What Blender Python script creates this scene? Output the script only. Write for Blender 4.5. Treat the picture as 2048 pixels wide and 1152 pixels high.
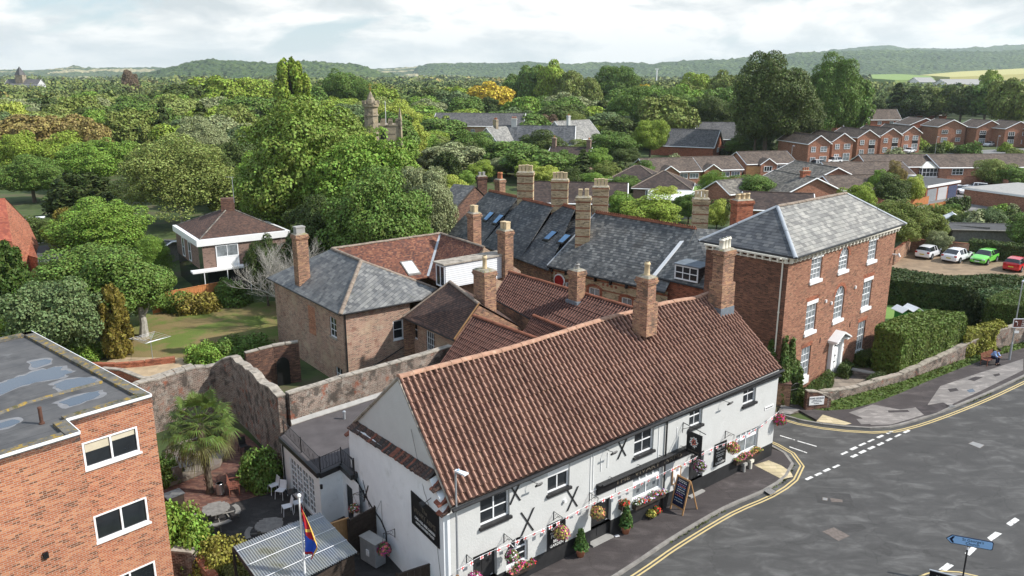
import bpy,math,random
import numpy as np
from mathutils import Vector,Matrix
for o in list(bpy.data.objects):bpy.data.objects.remove(o)
SC=bpy.context.scene
COL=SC.collection
# ---------------------------------------------------------------- camera, sky, sun, exposure
CAMH=21.0;FOC=1590.0;PITCH=math.radians(15)
cam=bpy.data.cameras.new('camera');cam_o=bpy.data.objects.new('camera',cam);COL.objects.link(cam_o)
cam.sensor_width=36;cam.lens=FOC/2048*36;cam.clip_start=0.5;cam.clip_end=30000
cam_o.location=(0,0,CAMH);cam_o.rotation_euler=(math.radians(90)-PITCH,0,0)
SC.camera=cam_o
SUN_EL=math.radians(41);SUN_AZ=math.radians(-8)  # azimuth from +x towards +y
sun=bpy.data.lights.new('sun','SUN');sun_o=bpy.data.objects.new('sun',sun);COL.objects.link(sun_o)
sun.energy=4.4;sun.angle=math.radians(1);sun.color=(1,.96,.90)
sv=Vector((math.cos(SUN_EL)*math.cos(SUN_AZ),math.cos(SUN_EL)*math.sin(SUN_AZ),math.sin(SUN_EL)))
sun_o.rotation_euler=sv.to_track_quat('Z','Y').to_euler();sun_o.location=sv*200
SC.view_settings.view_transform='Standard';SC.view_settings.look='None'
SC.view_settings.exposure=0.42;SC.view_settings.gamma=1
SC.cycles.volume_bounces=1;SC.cycles.max_bounces=6;SC.cycles.transparent_max_bounces=8
SC.cycles.diffuse_bounces=3;SC.cycles.caustics_reflective=False;SC.cycles.caustics_refractive=False

def nd(nt,typ,ins=None,**at):
    n=nt.nodes.new(typ)
    for k,v in at.items():setattr(n,k,v)
    for k,v in (ins or {}).items():
        if isinstance(v,bpy.types.NodeSocket):nt.links.new(v,n.inputs[k])
        else:n.inputs[k].default_value=v
    return n
def ramp(nt,fac,stops,interp='LINEAR'):
    r=nd(nt,'ShaderNodeValToRGB',{0:fac});r.color_ramp.interpolation=interp
    e=r.color_ramp.elements
    while len(e)<len(stops):e.new(0.5)
    for el,(p,c) in zip(e,stops):
        el.position=p;el.color=(c,c,c,1) if isinstance(c,(int,float)) else (*c,1)
    return r.outputs[0]
def mathn(nt,op,a,b=0.0,c=0.0):
    return nd(nt,'ShaderNodeMath',{0:a,1:b,2:c},operation=op).outputs[0]
def mixc(nt,f,a,b,mode='MIX'):
    n=nt.nodes.new('ShaderNodeMix');n.data_type='RGBA';n.blend_type=mode
    for s,v in ((n.inputs[0],f),(n.inputs[6],a),(n.inputs[7],b)):
        if isinstance(v,bpy.types.NodeSocket):nt.links.new(v,s)
        elif isinstance(v,(int,float)):s.default_value=v
        else:s.default_value=(*v,1)
    return n.outputs[2]

world=bpy.data.worlds.new('World');SC.world=world;world.use_nodes=True
nt=world.node_tree;nt.nodes.clear()
sky=nd(nt,'ShaderNodeTexSky',sky_type='NISHITA',sun_disc=False)
sky.sun_elevation=SUN_EL;sky.sun_rotation=math.radians(90)-SUN_AZ;sky.altitude=20;sky.air_density=1.0;sky.dust_density=1.0
tc=nd(nt,'ShaderNodeTexCoord')
mp=nd(nt,'ShaderNodeMapping',{0:tc.outputs['Generated'],3:(1,1,2.3)})
n1=nd(nt,'ShaderNodeTexNoise',{'Vector':mp.outputs[0],'Scale':5.0,'Detail':11.0,'Roughness':.55,'Distortion':.3})
mp2=nd(nt,'ShaderNodeMapping',{0:tc.outputs['Generated'],1:(3.1,.4,7.0),3:(1,1,3.0)})
n2=nd(nt,'ShaderNodeTexNoise',{'Vector':mp2.outputs[0],'Scale':7.5,'Detail':10.0,'Roughness':.56,'Distortion':.3})
cloudmask=ramp(nt,n1.outputs[0],[(.36,0),(.43,1)])
cloudcol=ramp(nt,n2.outputs[0],[(.36,(5.3,5.75,5.9)),(.44,(6.4,6.7,6.75)),(.49,(7.4,7.55,7.45)),(.54,(8.5,8.45,8.2))])
sep=nd(nt,'ShaderNodeSeparateXYZ',{0:tc.outputs['Generated']})
hz=ramp(nt,sep.outputs[2],[(0.0,1),(.06,0)])
skyb=mixc(nt,.62,sky.outputs[0],(5.2,6.4,7.1))
c1=mixc(nt,cloudmask,skyb,cloudcol)
up=ramp(nt,sep.outputs[2],[(.12,0),(.40,1)])
c1=mixc(nt,up,c1,mixc(nt,mathn(nt,'MULTIPLY',cloudmask,.35),mixc(nt,.5,sky.outputs[0],(3.8,5.6,8.2)),(8.0,8.6,9.2)))
c2=mixc(nt,mathn(nt,'MULTIPLY',hz,.6),c1,(6.6,7.05,7.1))
bg=nd(nt,'ShaderNodeBackground',{0:c2,1:.1});wo=nd(nt,'ShaderNodeOutputWorld',{0:bg.outputs[0]})

# ---------------------------------------------------------------- geometry of the view: where a surveyed point stands in the place
_c,_s=math.cos(PITCH),math.sin(PITCH)
def ray(px,py):
    u=(px-1024)/FOC;v=(py-576)/FOC
    return Vector((u,_c-v*_s,-(_s+v*_c)))
def P(px,py,z=0.0):
    r=ray(px,py);t=(z-CAMH)/r.z
    return Vector((r.x*t,r.y*t,z))
def PD(px,py,D):
    r=ray(px,py);t=D/r.y
    return Vector((r.x*t,D,CAMH+r.z*t))
def V(*a):return Vector(a)
def rad(a):return math.radians(a)

class Plane:
    """a vertical wall plane: u along d, z up, n outward (towards the right of d)"""
    def __init__(s,p0,p1):
        s.p0=Vector((p0[0],p0[1],0));d=Vector((p1[0]-p0[0],p1[1]-p0[1],0));s.L=d.length;s.d=d.normalized()
        s.n=Vector((s.d.y,-s.d.x,0))
    def at(s,u,z,o=0.0):return s.p0+s.d*u+s.n*o+Vector((0,0,z))
    def px(s,px,py,o=0.0):
        r=ray(px,py);q=s.p0+s.n*o-Vector((0,0,CAMH));q0=q.dot(s.n)
        t=q0/r.dot(s.n);p=r*t+Vector((0,0,CAMH));return ((p-s.p0).dot(s.d),p.z)
    def pt(s,px,py,o=0.0):
        u,z=s.px(px,py,o);return s.at(u,z,o)
    def ang(s):return math.atan2(s.d.y,s.d.x)

# ---------------------------------------------------------------- mesh builder
class MB:
    def __init__(s):s.v=[];s.f=[];s.m=[];s.uv=[];s.cur=0;s.smooth=False
    def poly(s,pts,uv=None):
        i=len(s.v);s.v+=[tuple(p) for p in pts];s.f.append(list(range(i,i+len(pts))));s.m.append(s.cur);s.uv.append(uv)
        return s
    def mat(s,k):s.cur=k;return s
    def hexa(s,p):  # 8 points: bottom 0-3 ccw, top 4-7
        i=len(s.v);s.v+=[tuple(q) for q in p]
        for f in ((3,2,1,0),(4,5,6,7),(0,1,5,4),(1,2,6,5),(2,3,7,6),(3,0,4,7)):
            s.f.append([i+k for k in f]);s.m.append(s.cur);s.uv.append(None)
        return s
    def box(s,c,size,ang=0.0,M=None):
        x,y,z=[k/2 for k in size];R=M or Matrix.Rotation(ang,3,'Z');c=Vector(c)
        return s.hexa([c+R@Vector(q) for q in ((-x,-y,-z),(x,-y,-z),(x,y,-z),(-x,y,-z),(-x,-y,z),(x,-y,z),(x,y,z),(-x,y,z))])
    def wbox(s,F,u0,u1,z0,z1,o0,o1):  # box on a wall plane
        a=[F.at(u0,z0,o1),F.at(u1,z0,o1),F.at(u1,z0,o0),F.at(u0,z0,o0)]
        b=[F.at(u0,z1,o1),F.at(u1,z1,o1),F.at(u1,z1,o0),F.at(u0,z1,o0)]
        return s.hexa(a+b)
    def prism(s,pts,dz):  # polygon (any plane) extruded by vector dz
        dz=Vector(dz) if not isinstance(dz,(int,float)) else Vector((0,0,dz))
        n=len(pts);i=len(s.v);s.v+=[tuple(p) for p in pts]+[tuple(Vector(p)+dz) for p in pts]
        fs=[list(range(n))[::-1],list(range(n,2*n))]+[[k,(k+1)%n,n+(k+1)%n,n+k] for k in range(n)]
        for f in fs:s.f.append([i+k for k in f]);s.m.append(s.cur);s.uv.append(None)
        return s
    def tube(s,pts,r,seg=8,cap=True,closed=False):
        pts=[Vector(p) for p in pts];n=len(pts);i0=len(s.v)
        rr=r if isinstance(r,(list,tuple)) else [r]*n
        prev=None
        for k,p in enumerate(pts):
            t=(pts[min(k+1,n-1)]-pts[max(k-1,0)]).normalized()
            ref=Vector((0,0,1)) if abs(t.z)<.95 else Vector((1,0,0))
            if prev is not None:a=(prev-t*prev.dot(t)).normalized()
            else:a=t.cross(ref).normalized()
            prev=a;b=t.cross(a)
            for j in range(seg):
                th=2*math.pi*j/seg;s.v.append(tuple(p+(a*math.cos(th)+b*math.sin(th))*rr[k]))
        for k in range(n-1):
            for j in range(seg):
                j2=(j+1)%seg
                s.f.append([i0+k*seg+j,i0+k*seg+j2,i0+(k+1)*seg+j2,i0+(k+1)*seg+j]);s.m.append(s.cur);s.uv.append(None)
        if cap:
            s.f.append([i0+j for j in range(seg)][::-1]);s.m.append(s.cur);s.uv.append(None)
            s.f.append([i0+(n-1)*seg+j for j in range(seg)]);s.m.append(s.cur);s.uv.append(None)
        return s
    def lathe(s,c,prof,seg=14):
        c=Vector(c);return s.tube([c+Vector((0,0,z)) for r,z in prof],[max(r,.001) for r,z in prof],seg)
    def build(s,name,mats,parent=None,origin=None,smooth=False,bevel=0):
        if not isinstance(mats,(list,tuple)):mats=[mats]
        me=bpy.data.meshes.new(name)
        v=np.array(s.v,dtype=float).reshape(-1,3)
        o=np.array(origin if origin is not None else (parent.matrix_world_loc if False else (0,0,0)),dtype=float)
        if parent is not None and origin is None:o=np.array(WLOC.get(parent.name,(0,0,0)))
        me.from_pydata((v-o).tolist(),[],s.f)
        for m in mats:me.materials.append(m)
        me.polygons.foreach_set('material_index',s.m)
        if smooth or s.smooth:me.polygons.foreach_set('use_smooth',[True]*len(s.f))
        uvl=me.uv_layers.new(name='UVMap');uvs=np.zeros((len(me.loops),2));k=0
        V3=v
        for f,u in zip(s.f,s.uv):
            if u is not None:
                for q in u:uvs[k]=q;k+=1
                continue
            a,b,c=V3[f[0]],V3[f[1]],V3[f[2]]
            n=np.cross(b-a,c-b);l=np.linalg.norm(n)
            if l<1e-12 and len(f)>3:n=np.cross(c-b,V3[f[3]]-c);l=np.linalg.norm(n)
            n=n/l if l>1e-12 else np.array((0,0,1.))
            if abs(n[2])>.985:t=np.array((1.,0,0));bb=np.array((0,1.,0))
            else:
                t=np.array((-n[1],n[0],0));t/=np.linalg.norm(t);bb=np.cross(n,t)
                if bb[2]<0:bb=-bb
            for q in f:uvs[k]=(V3[q]@t,V3[q]@bb);k+=1
        uvl.data.foreach_set('uv',uvs.ravel())
        ob=bpy.data.objects.new(name,me);COL.objects.link(ob)
        if parent is not None:ob.parent=parent;WLOC[ob.name]=tuple(o)
        else:ob.location=tuple(o);WLOC[ob.name]=tuple(o)
        if bevel:bv=ob.modifiers.new('bevel','BEVEL');bv.width=bevel;bv.segments=2;bv.limit_method='ANGLE'
        me.update()
        return ob
WLOC={}
def thing(name,label,cat,loc=(0,0,0),group=None):
    o=bpy.data.objects.new(name,None);COL.objects.link(o);o.location=tuple(loc);o.empty_display_size=.5
    WLOC[o.name]=tuple(loc);return tag(o,label,cat,group)
def tag(o,label=None,cat=None,group=None,kind=None):
    if label:o['label']=label
    if cat:o['category']=cat
    if group:o['group']=group
    if kind:o['kind']=kind
    return o
def copy_tree(o,loc=None,rz=None,scale=None,label=None,parent=None,group=None):
    c=o.copy();COL.objects.link(c)
    if parent is not None:c.parent=parent
    for ch in o.children:copy_tree(ch,parent=c)
    if loc is not None:c.location=loc
    if rz is not None:c.rotation_euler=(0,0,rz)
    if scale is not None:c.scale=scale if isinstance(scale,(tuple,list)) else (scale,)*3
    if label:c['label']=label
    if group:c['group']=group
    return c
# ---------------------------------------------------------------- materials
def newmat(name):
    m=bpy.data.materials.new(name);m.use_nodes=True;nt=m.node_tree;nt.nodes.clear()
    out=nd(nt,'ShaderNodeOutputMaterial');b=nd(nt,'ShaderNodeBsdfPrincipled',{'Roughness':.85})
    b.inputs['Specular IOR Level'].default_value=.25
    nt.links.new(b.outputs[0],out.inputs[0]);return m,nt,b
def setc(nt,b,c,rough=None,bump=None,bs=.3,bd=.02):
    nt.links.new(c,b.inputs['Base Color']) if isinstance(c,bpy.types.NodeSocket) else b.inputs['Base Color'].__setattr__('default_value',(*c,1))
    if rough is not None:
        if isinstance(rough,bpy.types.NodeSocket):nt.links.new(rough,b.inputs['Roughness'])
        else:b.inputs['Roughness'].default_value=rough
    if bump is not None:
        bn=nd(nt,'ShaderNodeBump',{'Strength':bs,'Distance':bd,'Height':bump});nt.links.new(bn.outputs[0],b.inputs['Normal'])
def noise(nt,vec,scale,detail=4.0,rough=.55,dist=0.0):
    return nd(nt,'ShaderNodeTexNoise',{'Vector':vec,'Scale':scale,'Detail':detail,'Roughness':rough,'Distortion':dist}).outputs[0]
def geo_pos(nt):return nd(nt,'ShaderNodeNewGeometry').outputs['Position']
def uvn(nt):return nd(nt,'ShaderNodeTexCoord').outputs['UV']
def flat(name,col,rough=.7,var=.25,scale=3.0,spec=.25,bump=0.0,metal=0.0,dirt=None):
    m,nt,b=newmat(name);p=geo_pos(nt)
    f=noise(nt,p,scale,5.0,.6)
    c=mixc(nt,ramp(nt,f,[(.3,0),(.7,1)]),tuple(k*(1-var) for k in col),tuple(min(1,k*(1+var)) for k in col))
    if dirt:c=mixc(nt,ramp(nt,noise(nt,p,dirt[1],6.0,.65),[(dirt[2],0),(dirt[2]+.14,dirt[3])]),c,dirt[0])
    setc(nt,b,c,rough,noise(nt,p,scale*8) if bump else None,bump)
    b.inputs['Specular IOR Level'].default_value=spec;b.inputs['Metallic'].default_value=metal
    return m
def brick(name,c1,c2,mortar,w=.225,h=.075,ms=.011,patches=(),bump=.5,tint=.25,third=None,darkb=.12,bands=None):
    """brick bond with every brick its own tone; patches: (colour, scale, threshold, amount) of old repairs, lime and soot that belong to the wall"""
    m,nt,b=newmat(name);uv=uvn(nt);p=geo_pos(nt)
    br=nd(nt,'ShaderNodeTexBrick',{'Vector':uv,'Color1':(*c1,1),'Color2':(*c2,1),'Mortar':(*mortar,1),'Scale':1.0,'Mortar Size':ms,'Mortar Smooth':.3,'Bias':0.0,'Brick Width':w,'Row Height':h})
    sep=nd(nt,'ShaderNodeSeparateXYZ',{0:uv})
    row=mathn(nt,'FLOOR',mathn(nt,'DIVIDE',sep.outputs[1],h))
    off=mathn(nt,'MULTIPLY',mathn(nt,'MODULO',mathn(nt,'ABSOLUTE',row),2.0),.5)
    cx=mathn(nt,'FLOOR',mathn(nt,'ADD',mathn(nt,'DIVIDE',sep.outputs[0],w),off))
    cell=nd(nt,'ShaderNodeCombineXYZ',{0:cx,1:row})
    wn=nd(nt,'ShaderNodeTexWhiteNoise',{0:cell.outputs[0]},noise_dimensions='2D')
    c=br.outputs[0]
    if third:c=mixc(nt,mathn(nt,'MULTIPLY',ramp(nt,wn.outputs[0],[(.7,0),(.74,1)],'LINEAR'),mathn(nt,'SUBTRACT',1.0,br.outputs[1])),c,third)
    c=mixc(nt,mathn(nt,'MULTIPLY',ramp(nt,wn.outputs[0],[(darkb,1),(darkb+.03,0)]),mathn(nt,'SUBTRACT',1.0,br.outputs[1])),c,tuple(k*.42 for k in c1))
    if bands:
        fr=mathn(nt,'FRACT',mathn(nt,'DIVIDE',sep.outputs[1],bands[1]))
        c=mixc(nt,mathn(nt,'MULTIPLY',ramp(nt,fr,[(0,1),(bands[2],1),(bands[2]+.01,0)],'CONSTANT'),mathn(nt,'SUBTRACT',1.0,mathn(nt,'MULTIPLY',br.outputs[1],.6))),c,bands[0])
    for pc,sc,th,am in patches:
        c=mixc(nt,ramp(nt,noise(nt,p,sc,6.0,.62),[(th,0),(th+.1,am)]),c,pc)
    hsv=nd(nt,'ShaderNodeHueSaturation',{'Value':ramp(nt,noise(nt,p,.35,5.0,.6),[(.25,1-tint),(.75,1+tint)]),'Color':c})
    setc(nt,b,hsv.outputs[0],.92,mathn(nt,'ADD',mathn(nt,'SUBTRACT',1.0,br.outputs[1]),mathn(nt,'MULTIPLY',noise(nt,p,30.0),.5)),bump,.012)
    return m
def tiles(name,cols,w=.3,h=.25,ms=.012,mortar=(.02,.02,.022),patches=(),bump=.6,rough=.7,big=.25,streak=None):
    m,nt,b=newmat(name);uv=uvn(nt);p=geo_pos(nt)
    sep=nd(nt,'ShaderNodeSeparateXYZ',{0:uv})
    yr=mathn(nt,'DIVIDE',sep.outputs[1],h);row=mathn(nt,'FLOOR',yr)
    off=mathn(nt,'MULTIPLY',mathn(nt,'MODULO',mathn(nt,'ABSOLUTE',row),2.0),.5)
    xr=mathn(nt,'ADD',mathn(nt,'DIVIDE',sep.outputs[0],w),off);cx=mathn(nt,'FLOOR',xr)
    wn=nd(nt,'ShaderNodeTexWhiteNoise',{0:nd(nt,'ShaderNodeCombineXYZ',{0:cx,1:row}).outputs[0]},noise_dimensions='2D')
    n=len(cols);c=ramp(nt,wn.outputs[0],[(i/n,k) for i,k in enumerate(cols)],'CONSTANT')
    fy=mathn(nt,'FRACT',yr);fx=mathn(nt,'FRACT',xr)
    e=mathn(nt,'MAXIMUM',ramp(nt,fy,[(0,1),(ms*1.6/h,.8),(ms*2.6/h,0)]),ramp(nt,fx,[(0,.7),(ms/w,0)]))
    for pc,sc,th,am in patches:
        c=mixc(nt,ramp(nt,noise(nt,p,sc,7.0,.66),[(th,0),(th+.1,am)]),c,pc)
    if streak:  # run-off marks down the slope
        sx=nd(nt,'ShaderNodeMapping',{0:uv,3:(streak[1],streak[1]*.12,1)})
        c=mixc(nt,ramp(nt,noise(nt,sx.outputs[0],1.0,4.0,.6),[(.5,0),(.66,streak[2])]),c,streak[0])
    c=mixc(nt,mathn(nt,'MULTIPLY',e,.85),c,mortar)
    hsv=nd(nt,'ShaderNodeHueSaturation',{'Value':ramp(nt,noise(nt,p,.4,5.0,.6),[(.25,1-big),(.75,1+big)]),'Color':c})
    hgt=mathn(nt,'ADD',mathn(nt,'MULTIPLY',mathn(nt,'SUBTRACT',1.0,fy),1.0),mathn(nt,'MULTIPLY',wn.outputs[0],.35))
    hgt=mathn(nt,'SUBTRACT',hgt,mathn(nt,'MULTIPLY',e,.6))
    setc(nt,b,hsv.outputs[0],rough,hgt,bump,.03)
    return m
def pantile_mat(name,cols,patches=(),edge=.4,crest=.42):
    """colours per tile; the UV counts tiles"""
    m,nt,b=newmat(name);uv=uvn(nt);p=geo_pos(nt)
    fl=nd(nt,'ShaderNodeVectorMath',{0:uv},operation='FLOOR')
    wn=nd(nt,'ShaderNodeTexWhiteNoise',{0:fl.outputs[0]},noise_dimensions='2D')
    n=len(cols);c=ramp(nt,wn.outputs[0],[(i/n,k) for i,k in enumerate(cols)],'CONSTANT')
    sp=nd(nt,'ShaderNodeSeparateXYZ',{0:uv});fx=mathn(nt,'FRACT',sp.outputs[0])
    # shade painted into the pan of each tile, a highlight along the roll
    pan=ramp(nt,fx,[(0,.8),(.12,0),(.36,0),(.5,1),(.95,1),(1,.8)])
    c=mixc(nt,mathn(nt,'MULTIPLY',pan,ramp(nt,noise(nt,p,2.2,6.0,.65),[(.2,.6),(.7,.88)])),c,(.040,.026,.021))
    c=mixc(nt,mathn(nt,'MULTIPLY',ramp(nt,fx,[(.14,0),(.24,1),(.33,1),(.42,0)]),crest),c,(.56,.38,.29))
    for pc,sc,th,am in patches:c=mixc(nt,ramp(nt,noise(nt,p,sc,6.0,.66),[(th,0),(th+.08,am)]),c,pc)
    hsv=nd(nt,'ShaderNodeHueSaturation',{'Value':ramp(nt,noise(nt,p,.5,4.0),[(.25,.8),(.75,1.2)]),'Color':c})
    setc(nt,b,hsv.outputs[0],.8,noise(nt,p,25.0),.25,.01)
    return m
def foliage(name,trans=.3,var=.35,rough=.6):
    m,nt,b=newmat(name);out=[n for n in nt.nodes if n.type=='OUTPUT_MATERIAL'][0]
    oi=nd(nt,'ShaderNodeObjectInfo');g=nd(nt,'ShaderNodeNewGeometry')
    tco=nd(nt,'ShaderNodeTexCoord')
    hs=nd(nt,'ShaderNodeHueSaturation',{'Color':oi.outputs['Color'],
        'Hue':mathn(nt,'ADD',.5,mathn(nt,'MULTIPLY',mathn(nt,'SUBTRACT',g.outputs['Random Per Island'],.5),.045)),
        'Value':ramp(nt,g.outputs['Random Per Island'],[(0,1-var),(.85,1+var*.7),(1,1+var*1.6)])})
    cl=noise(nt,tco.outputs['Object'],2.3,3.0)
    c=mixc(nt,ramp(nt,cl,[(.38,0),(.7,.35)]),hs.outputs[0],mixc(nt,.5,hs.outputs[0],(.26,.24,.05)))
    hs2=nd(nt,'ShaderNodeHueSaturation',{'Color':c,'Value':1.0})
    nt.links.new(hs2.outputs[0],b.inputs['Base Color']);b.inputs['Roughness'].default_value=rough
    tr=nd(nt,'ShaderNodeBsdfTranslucent',{0:hs2.outputs[0]});mx=nd(nt,'ShaderNodeMixShader',{0:trans,1:b.outputs[0],2:tr.outputs[0]})
    nt.links.new(mx.outputs[0],out.inputs[0]);return m

M={}
M['leaf']=foliage('leaf_green',.15,.45);M['leaf_dense']=foliage('leaf_dense',.15,.3)
M['bark']=flat('bark',(.12,.095,.07),.9,.35,6.0,bump=.4);M['bark_pale']=flat('bark_pale',(.35,.33,.29),.9,.3,4.0)
M['brick_flats']=brick('brick_flats',(.42,.148,.07),(.33,.105,.05),(.43,.35,.28),ms=.009,third=(.48,.20,.10),darkb=.10,tint=.12)
M['brick_geo']=brick('brick_georgian',(.30,.125,.075),(.235,.09,.055),(.30,.225,.165),ms=.009,patches=(((.34,.20,.13),.5,.60,.5),((.13,.08,.06),.35,.60,.5)),third=(.36,.17,.10),darkb=.12,tint=.16)
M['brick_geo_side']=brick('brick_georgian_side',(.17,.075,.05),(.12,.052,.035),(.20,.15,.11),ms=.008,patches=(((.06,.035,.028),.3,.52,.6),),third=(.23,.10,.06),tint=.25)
M['brick_stone']=brick('brick_weathered_buff',(.30,.135,.09),(.40,.24,.16),(.52,.45,.36),ms=.013,patches=(((.50,.38,.26),.45,.52,.55),((.46,.37,.29),1.8,.58,.55),((.22,.10,.07),1.3,.58,.6)),third=(.30,.13,.09),darkb=.2,tint=.2)
M['brick_old']=brick('brick_old_garden',(.15,.075,.055),(.23,.15,.115),(.36,.32,.27),ms=.017,patches=(((.34,.31,.27),3.2,.53,.75),((.06,.052,.045),1.5,.50,.8),((.28,.09,.05),1.9,.58,.8)),third=(.16,.10,.08),darkb=.22,tint=.3,bump=.9)
M['brick_chim']=brick('brick_chimney',(.29,.14,.09),(.23,.105,.068),(.34,.27,.20),ms=.010,patches=(((.09,.075,.06),1.2,.56,.7),((.42,.27,.16),.9,.55,.5)),third=(.42,.23,.125),darkb=.15,tint=.2)
M['brick_buff']=brick('brick_buff',(.54,.42,.25),(.44,.33,.19),(.34,.27,.19),ms=.010,patches=(((.13,.10,.07),1.6,.56,.55),),third=(.58,.47,.31),darkb=.12,tint=.14,bands=((.26,.095,.05),.72,.16))
M['brick_red']=brick('brick_red',(.36,.095,.045),(.27,.072,.036),(.30,.21,.15),ms=.009,patches=(((.12,.06,.045),.8,.6,.5),),third=(.42,.14,.07),tint=.2)
M['brick_dark']=brick('brick_dark',(.13,.062,.045),(.095,.048,.038),(.14,.11,.09),ms=.009,third=(.2,.1,.065))
M['brick_bung']=brick('brick_bungalow',(.36,.145,.085),(.28,.108,.066),(.36,.28,.21),ms=.009,third=(.40,.18,.11),tint=.15)
M['brick_brown']=brick('brick_brown',(.24,.15,.115),(.19,.115,.09),(.30,.25,.21),ms=.009,tint=.12)
M['brick_peach']=brick('brick_peach',(.52,.32,.19),(.45,.27,.16),(.5,.4,.3),bands=((.26,.13,.09),1.5,.08))
M['stonework']=brick('tower_stonework',(.36,.30,.21),(.28,.235,.17),(.22,.19,.15),w=.6,h=.3,ms=.02,patches=(((.42,.33,.18),.5,.55,.5),((.10,.09,.08),.8,.55,.6)))
M['rubble']=brick('quoin_rubble',(.42,.35,.27),(.30,.24,.18),(.5,.44,.36),w=.42,h=.24,ms=.03,patches=(((.16,.14,.12),2.0,.55,.5),))
M['white']=flat('white_render',(.53,.535,.52),.85,.045,1.5,bump=.55,dirt=((.36,.36,.33),1.7,.60,.45))
M['white_lifted']=flat('white_render_lifted',(.78,.80,.81),.85,.04,2.0,bump=.35,dirt=((.50,.52,.50),1.3,.58,.45))  # same paint as white_render, colour lifted to brighten walls in shade
M['paint_white']=flat('white_paint',(.80,.80,.79),.45,.04,3.0,spec=.4)
M['upvc']=flat('white_frame',(.82,.83,.84),.35,.03,3.0,spec=.45)
M['black']=flat('black_paint',(.022,.022,.023),.5,.3,2.0,spec=.4,dirt=((.06,.055,.05),1.5,.6,.6))
M['iron']=flat('black_ironwork',(.02,.02,.021),.45,.2,4.0,spec=.4)
M['glass']=flat('window_glass',(.018,.022,.026),.06,.4,.6,spec=.6)
M['glass_net']=flat('window_with_net_curtain',(.20,.22,.23),.12,.45,1.8,spec=.6)
M['glass_sky']=flat('roof_window_glass',(.10,.26,.48),.12,.3,.8,spec=.9)
M['blind']=flat('cream_blind',(.55,.50,.38),.6,.1,4.0)
M['slate']=tiles('slate_blue_grey',[(.11,.112,.113),(.14,.142,.14),(.175,.175,.17),(.125,.128,.13),(.21,.21,.20),(.095,.097,.10),(.155,.156,.152)],.32,.26,.010,patches=(((.22,.22,.19),1.3,.58,.45),((.10,.10,.06),.8,.62,.4)),streak=((.24,.24,.23),2.2,.45),rough=.55)
M['slate_pale']=tiles('slate_weathered_pale',[(.21,.205,.19),(.25,.245,.225),(.29,.28,.255),(.185,.18,.168),(.32,.31,.28),(.23,.225,.205),(.165,.16,.15),(.27,.26,.235)],.42,.30,.011,patches=(((.10,.10,.095),2.3,.60,.65),((.42,.40,.36),1.0,.55,.5)),streak=((.13,.13,.125),1.6,.35),rough=.7,big=.12)
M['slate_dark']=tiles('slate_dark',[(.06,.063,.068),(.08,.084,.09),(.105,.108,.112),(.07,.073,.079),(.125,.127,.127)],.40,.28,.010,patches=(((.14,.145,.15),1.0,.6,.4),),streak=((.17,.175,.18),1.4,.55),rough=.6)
M['slate_terr']=tiles('slate_terrace',[(.10,.105,.105),(.14,.142,.138),(.19,.19,.18),(.085,.09,.092),(.24,.24,.225),(.12,.12,.118),(.165,.165,.16)],.27,.24,.020,mortar=(.03,.03,.03),patches=(((.06,.055,.05),.7,.56,.6),((.28,.27,.24),3.0,.6,.4)),streak=((.05,.048,.045),1.2,.4),rough=.75)
M['slate_terr2']=tiles('slate_terrace_far',[(.072,.075,.08),(.095,.098,.102),(.12,.122,.122),(.082,.085,.09),(.15,.15,.147)],.27,.24,.018,patches=(((.04,.04,.042),.6,.56,.5),((.16,.16,.15),3.0,.62,.4)),rough=.75)
M['clay']=tiles('clay_plain_tiles',[(.17,.072,.048),(.215,.09,.057),(.13,.055,.042),(.27,.125,.075),(.10,.048,.04),(.19,.08,.05)],.17,.12,.010,mortar=(.03,.018,.015),patches=(((.10,.055,.045),1.2,.55,.6),((.34,.24,.13),2.2,.64,.5)),rough=.85)
M['brown_tile']=tiles('brown_plain_tiles',[(.085,.052,.042),(.115,.068,.052),(.07,.045,.038),(.14,.08,.058),(.095,.06,.048)],.17,.13,.012,mortar=(.018,.013,.012),patches=(((.16,.13,.11),2.4,.63,.5),((.05,.035,.03),.8,.56,.5)),rough=.85)
M['conc_tile']=tiles('concrete_tiles_brown',[(.105,.080,.064),(.13,.10,.08),(.09,.069,.057),(.15,.115,.09)],.33,.30,.018,mortar=(.03,.027,.025),patches=(((.17,.15,.12),1.2,.58,.4),((.06,.052,.048),.5,.56,.4)),rough=.9)
M['conc_dark']=tiles('concrete_tiles_dark',[(.062,.045,.04),(.078,.056,.048),(.055,.042,.038),(.09,.066,.055)],.33,.30,.025,mortar=(.018,.015,.014),patches=(((.11,.085,.065),1.0,.6,.4),),rough=.85)
M['conc_grey']=tiles('grey_roof_tiles',[(.10,.098,.098),(.125,.12,.118),(.085,.083,.085),(.145,.14,.135)],.3,.26,.012,patches=(((.17,.165,.15),1.0,.6,.35),),rough=.85)
M['conc_moss']=tiles('mossy_tiles',[(.125,.115,.10),(.17,.155,.13),(.10,.092,.085),(.215,.195,.165)],.4,.33,.022,mortar=(.03,.028,.026),patches=(((.24,.225,.19),1.6,.55,.6),),rough=.9)
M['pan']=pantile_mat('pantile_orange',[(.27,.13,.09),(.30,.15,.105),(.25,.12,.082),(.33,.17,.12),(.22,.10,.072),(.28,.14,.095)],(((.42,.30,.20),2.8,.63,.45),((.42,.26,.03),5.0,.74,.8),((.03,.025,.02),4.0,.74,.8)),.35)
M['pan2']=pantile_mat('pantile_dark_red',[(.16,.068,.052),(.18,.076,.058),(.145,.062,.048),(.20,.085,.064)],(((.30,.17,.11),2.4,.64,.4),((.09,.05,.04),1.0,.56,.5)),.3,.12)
M['ridge']=flat('terracotta_ridge',(.38,.22,.15),.85,.22,2.5,bump=.2,dirt=((.42,.38,.28),5.0,.56,.7))
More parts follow.
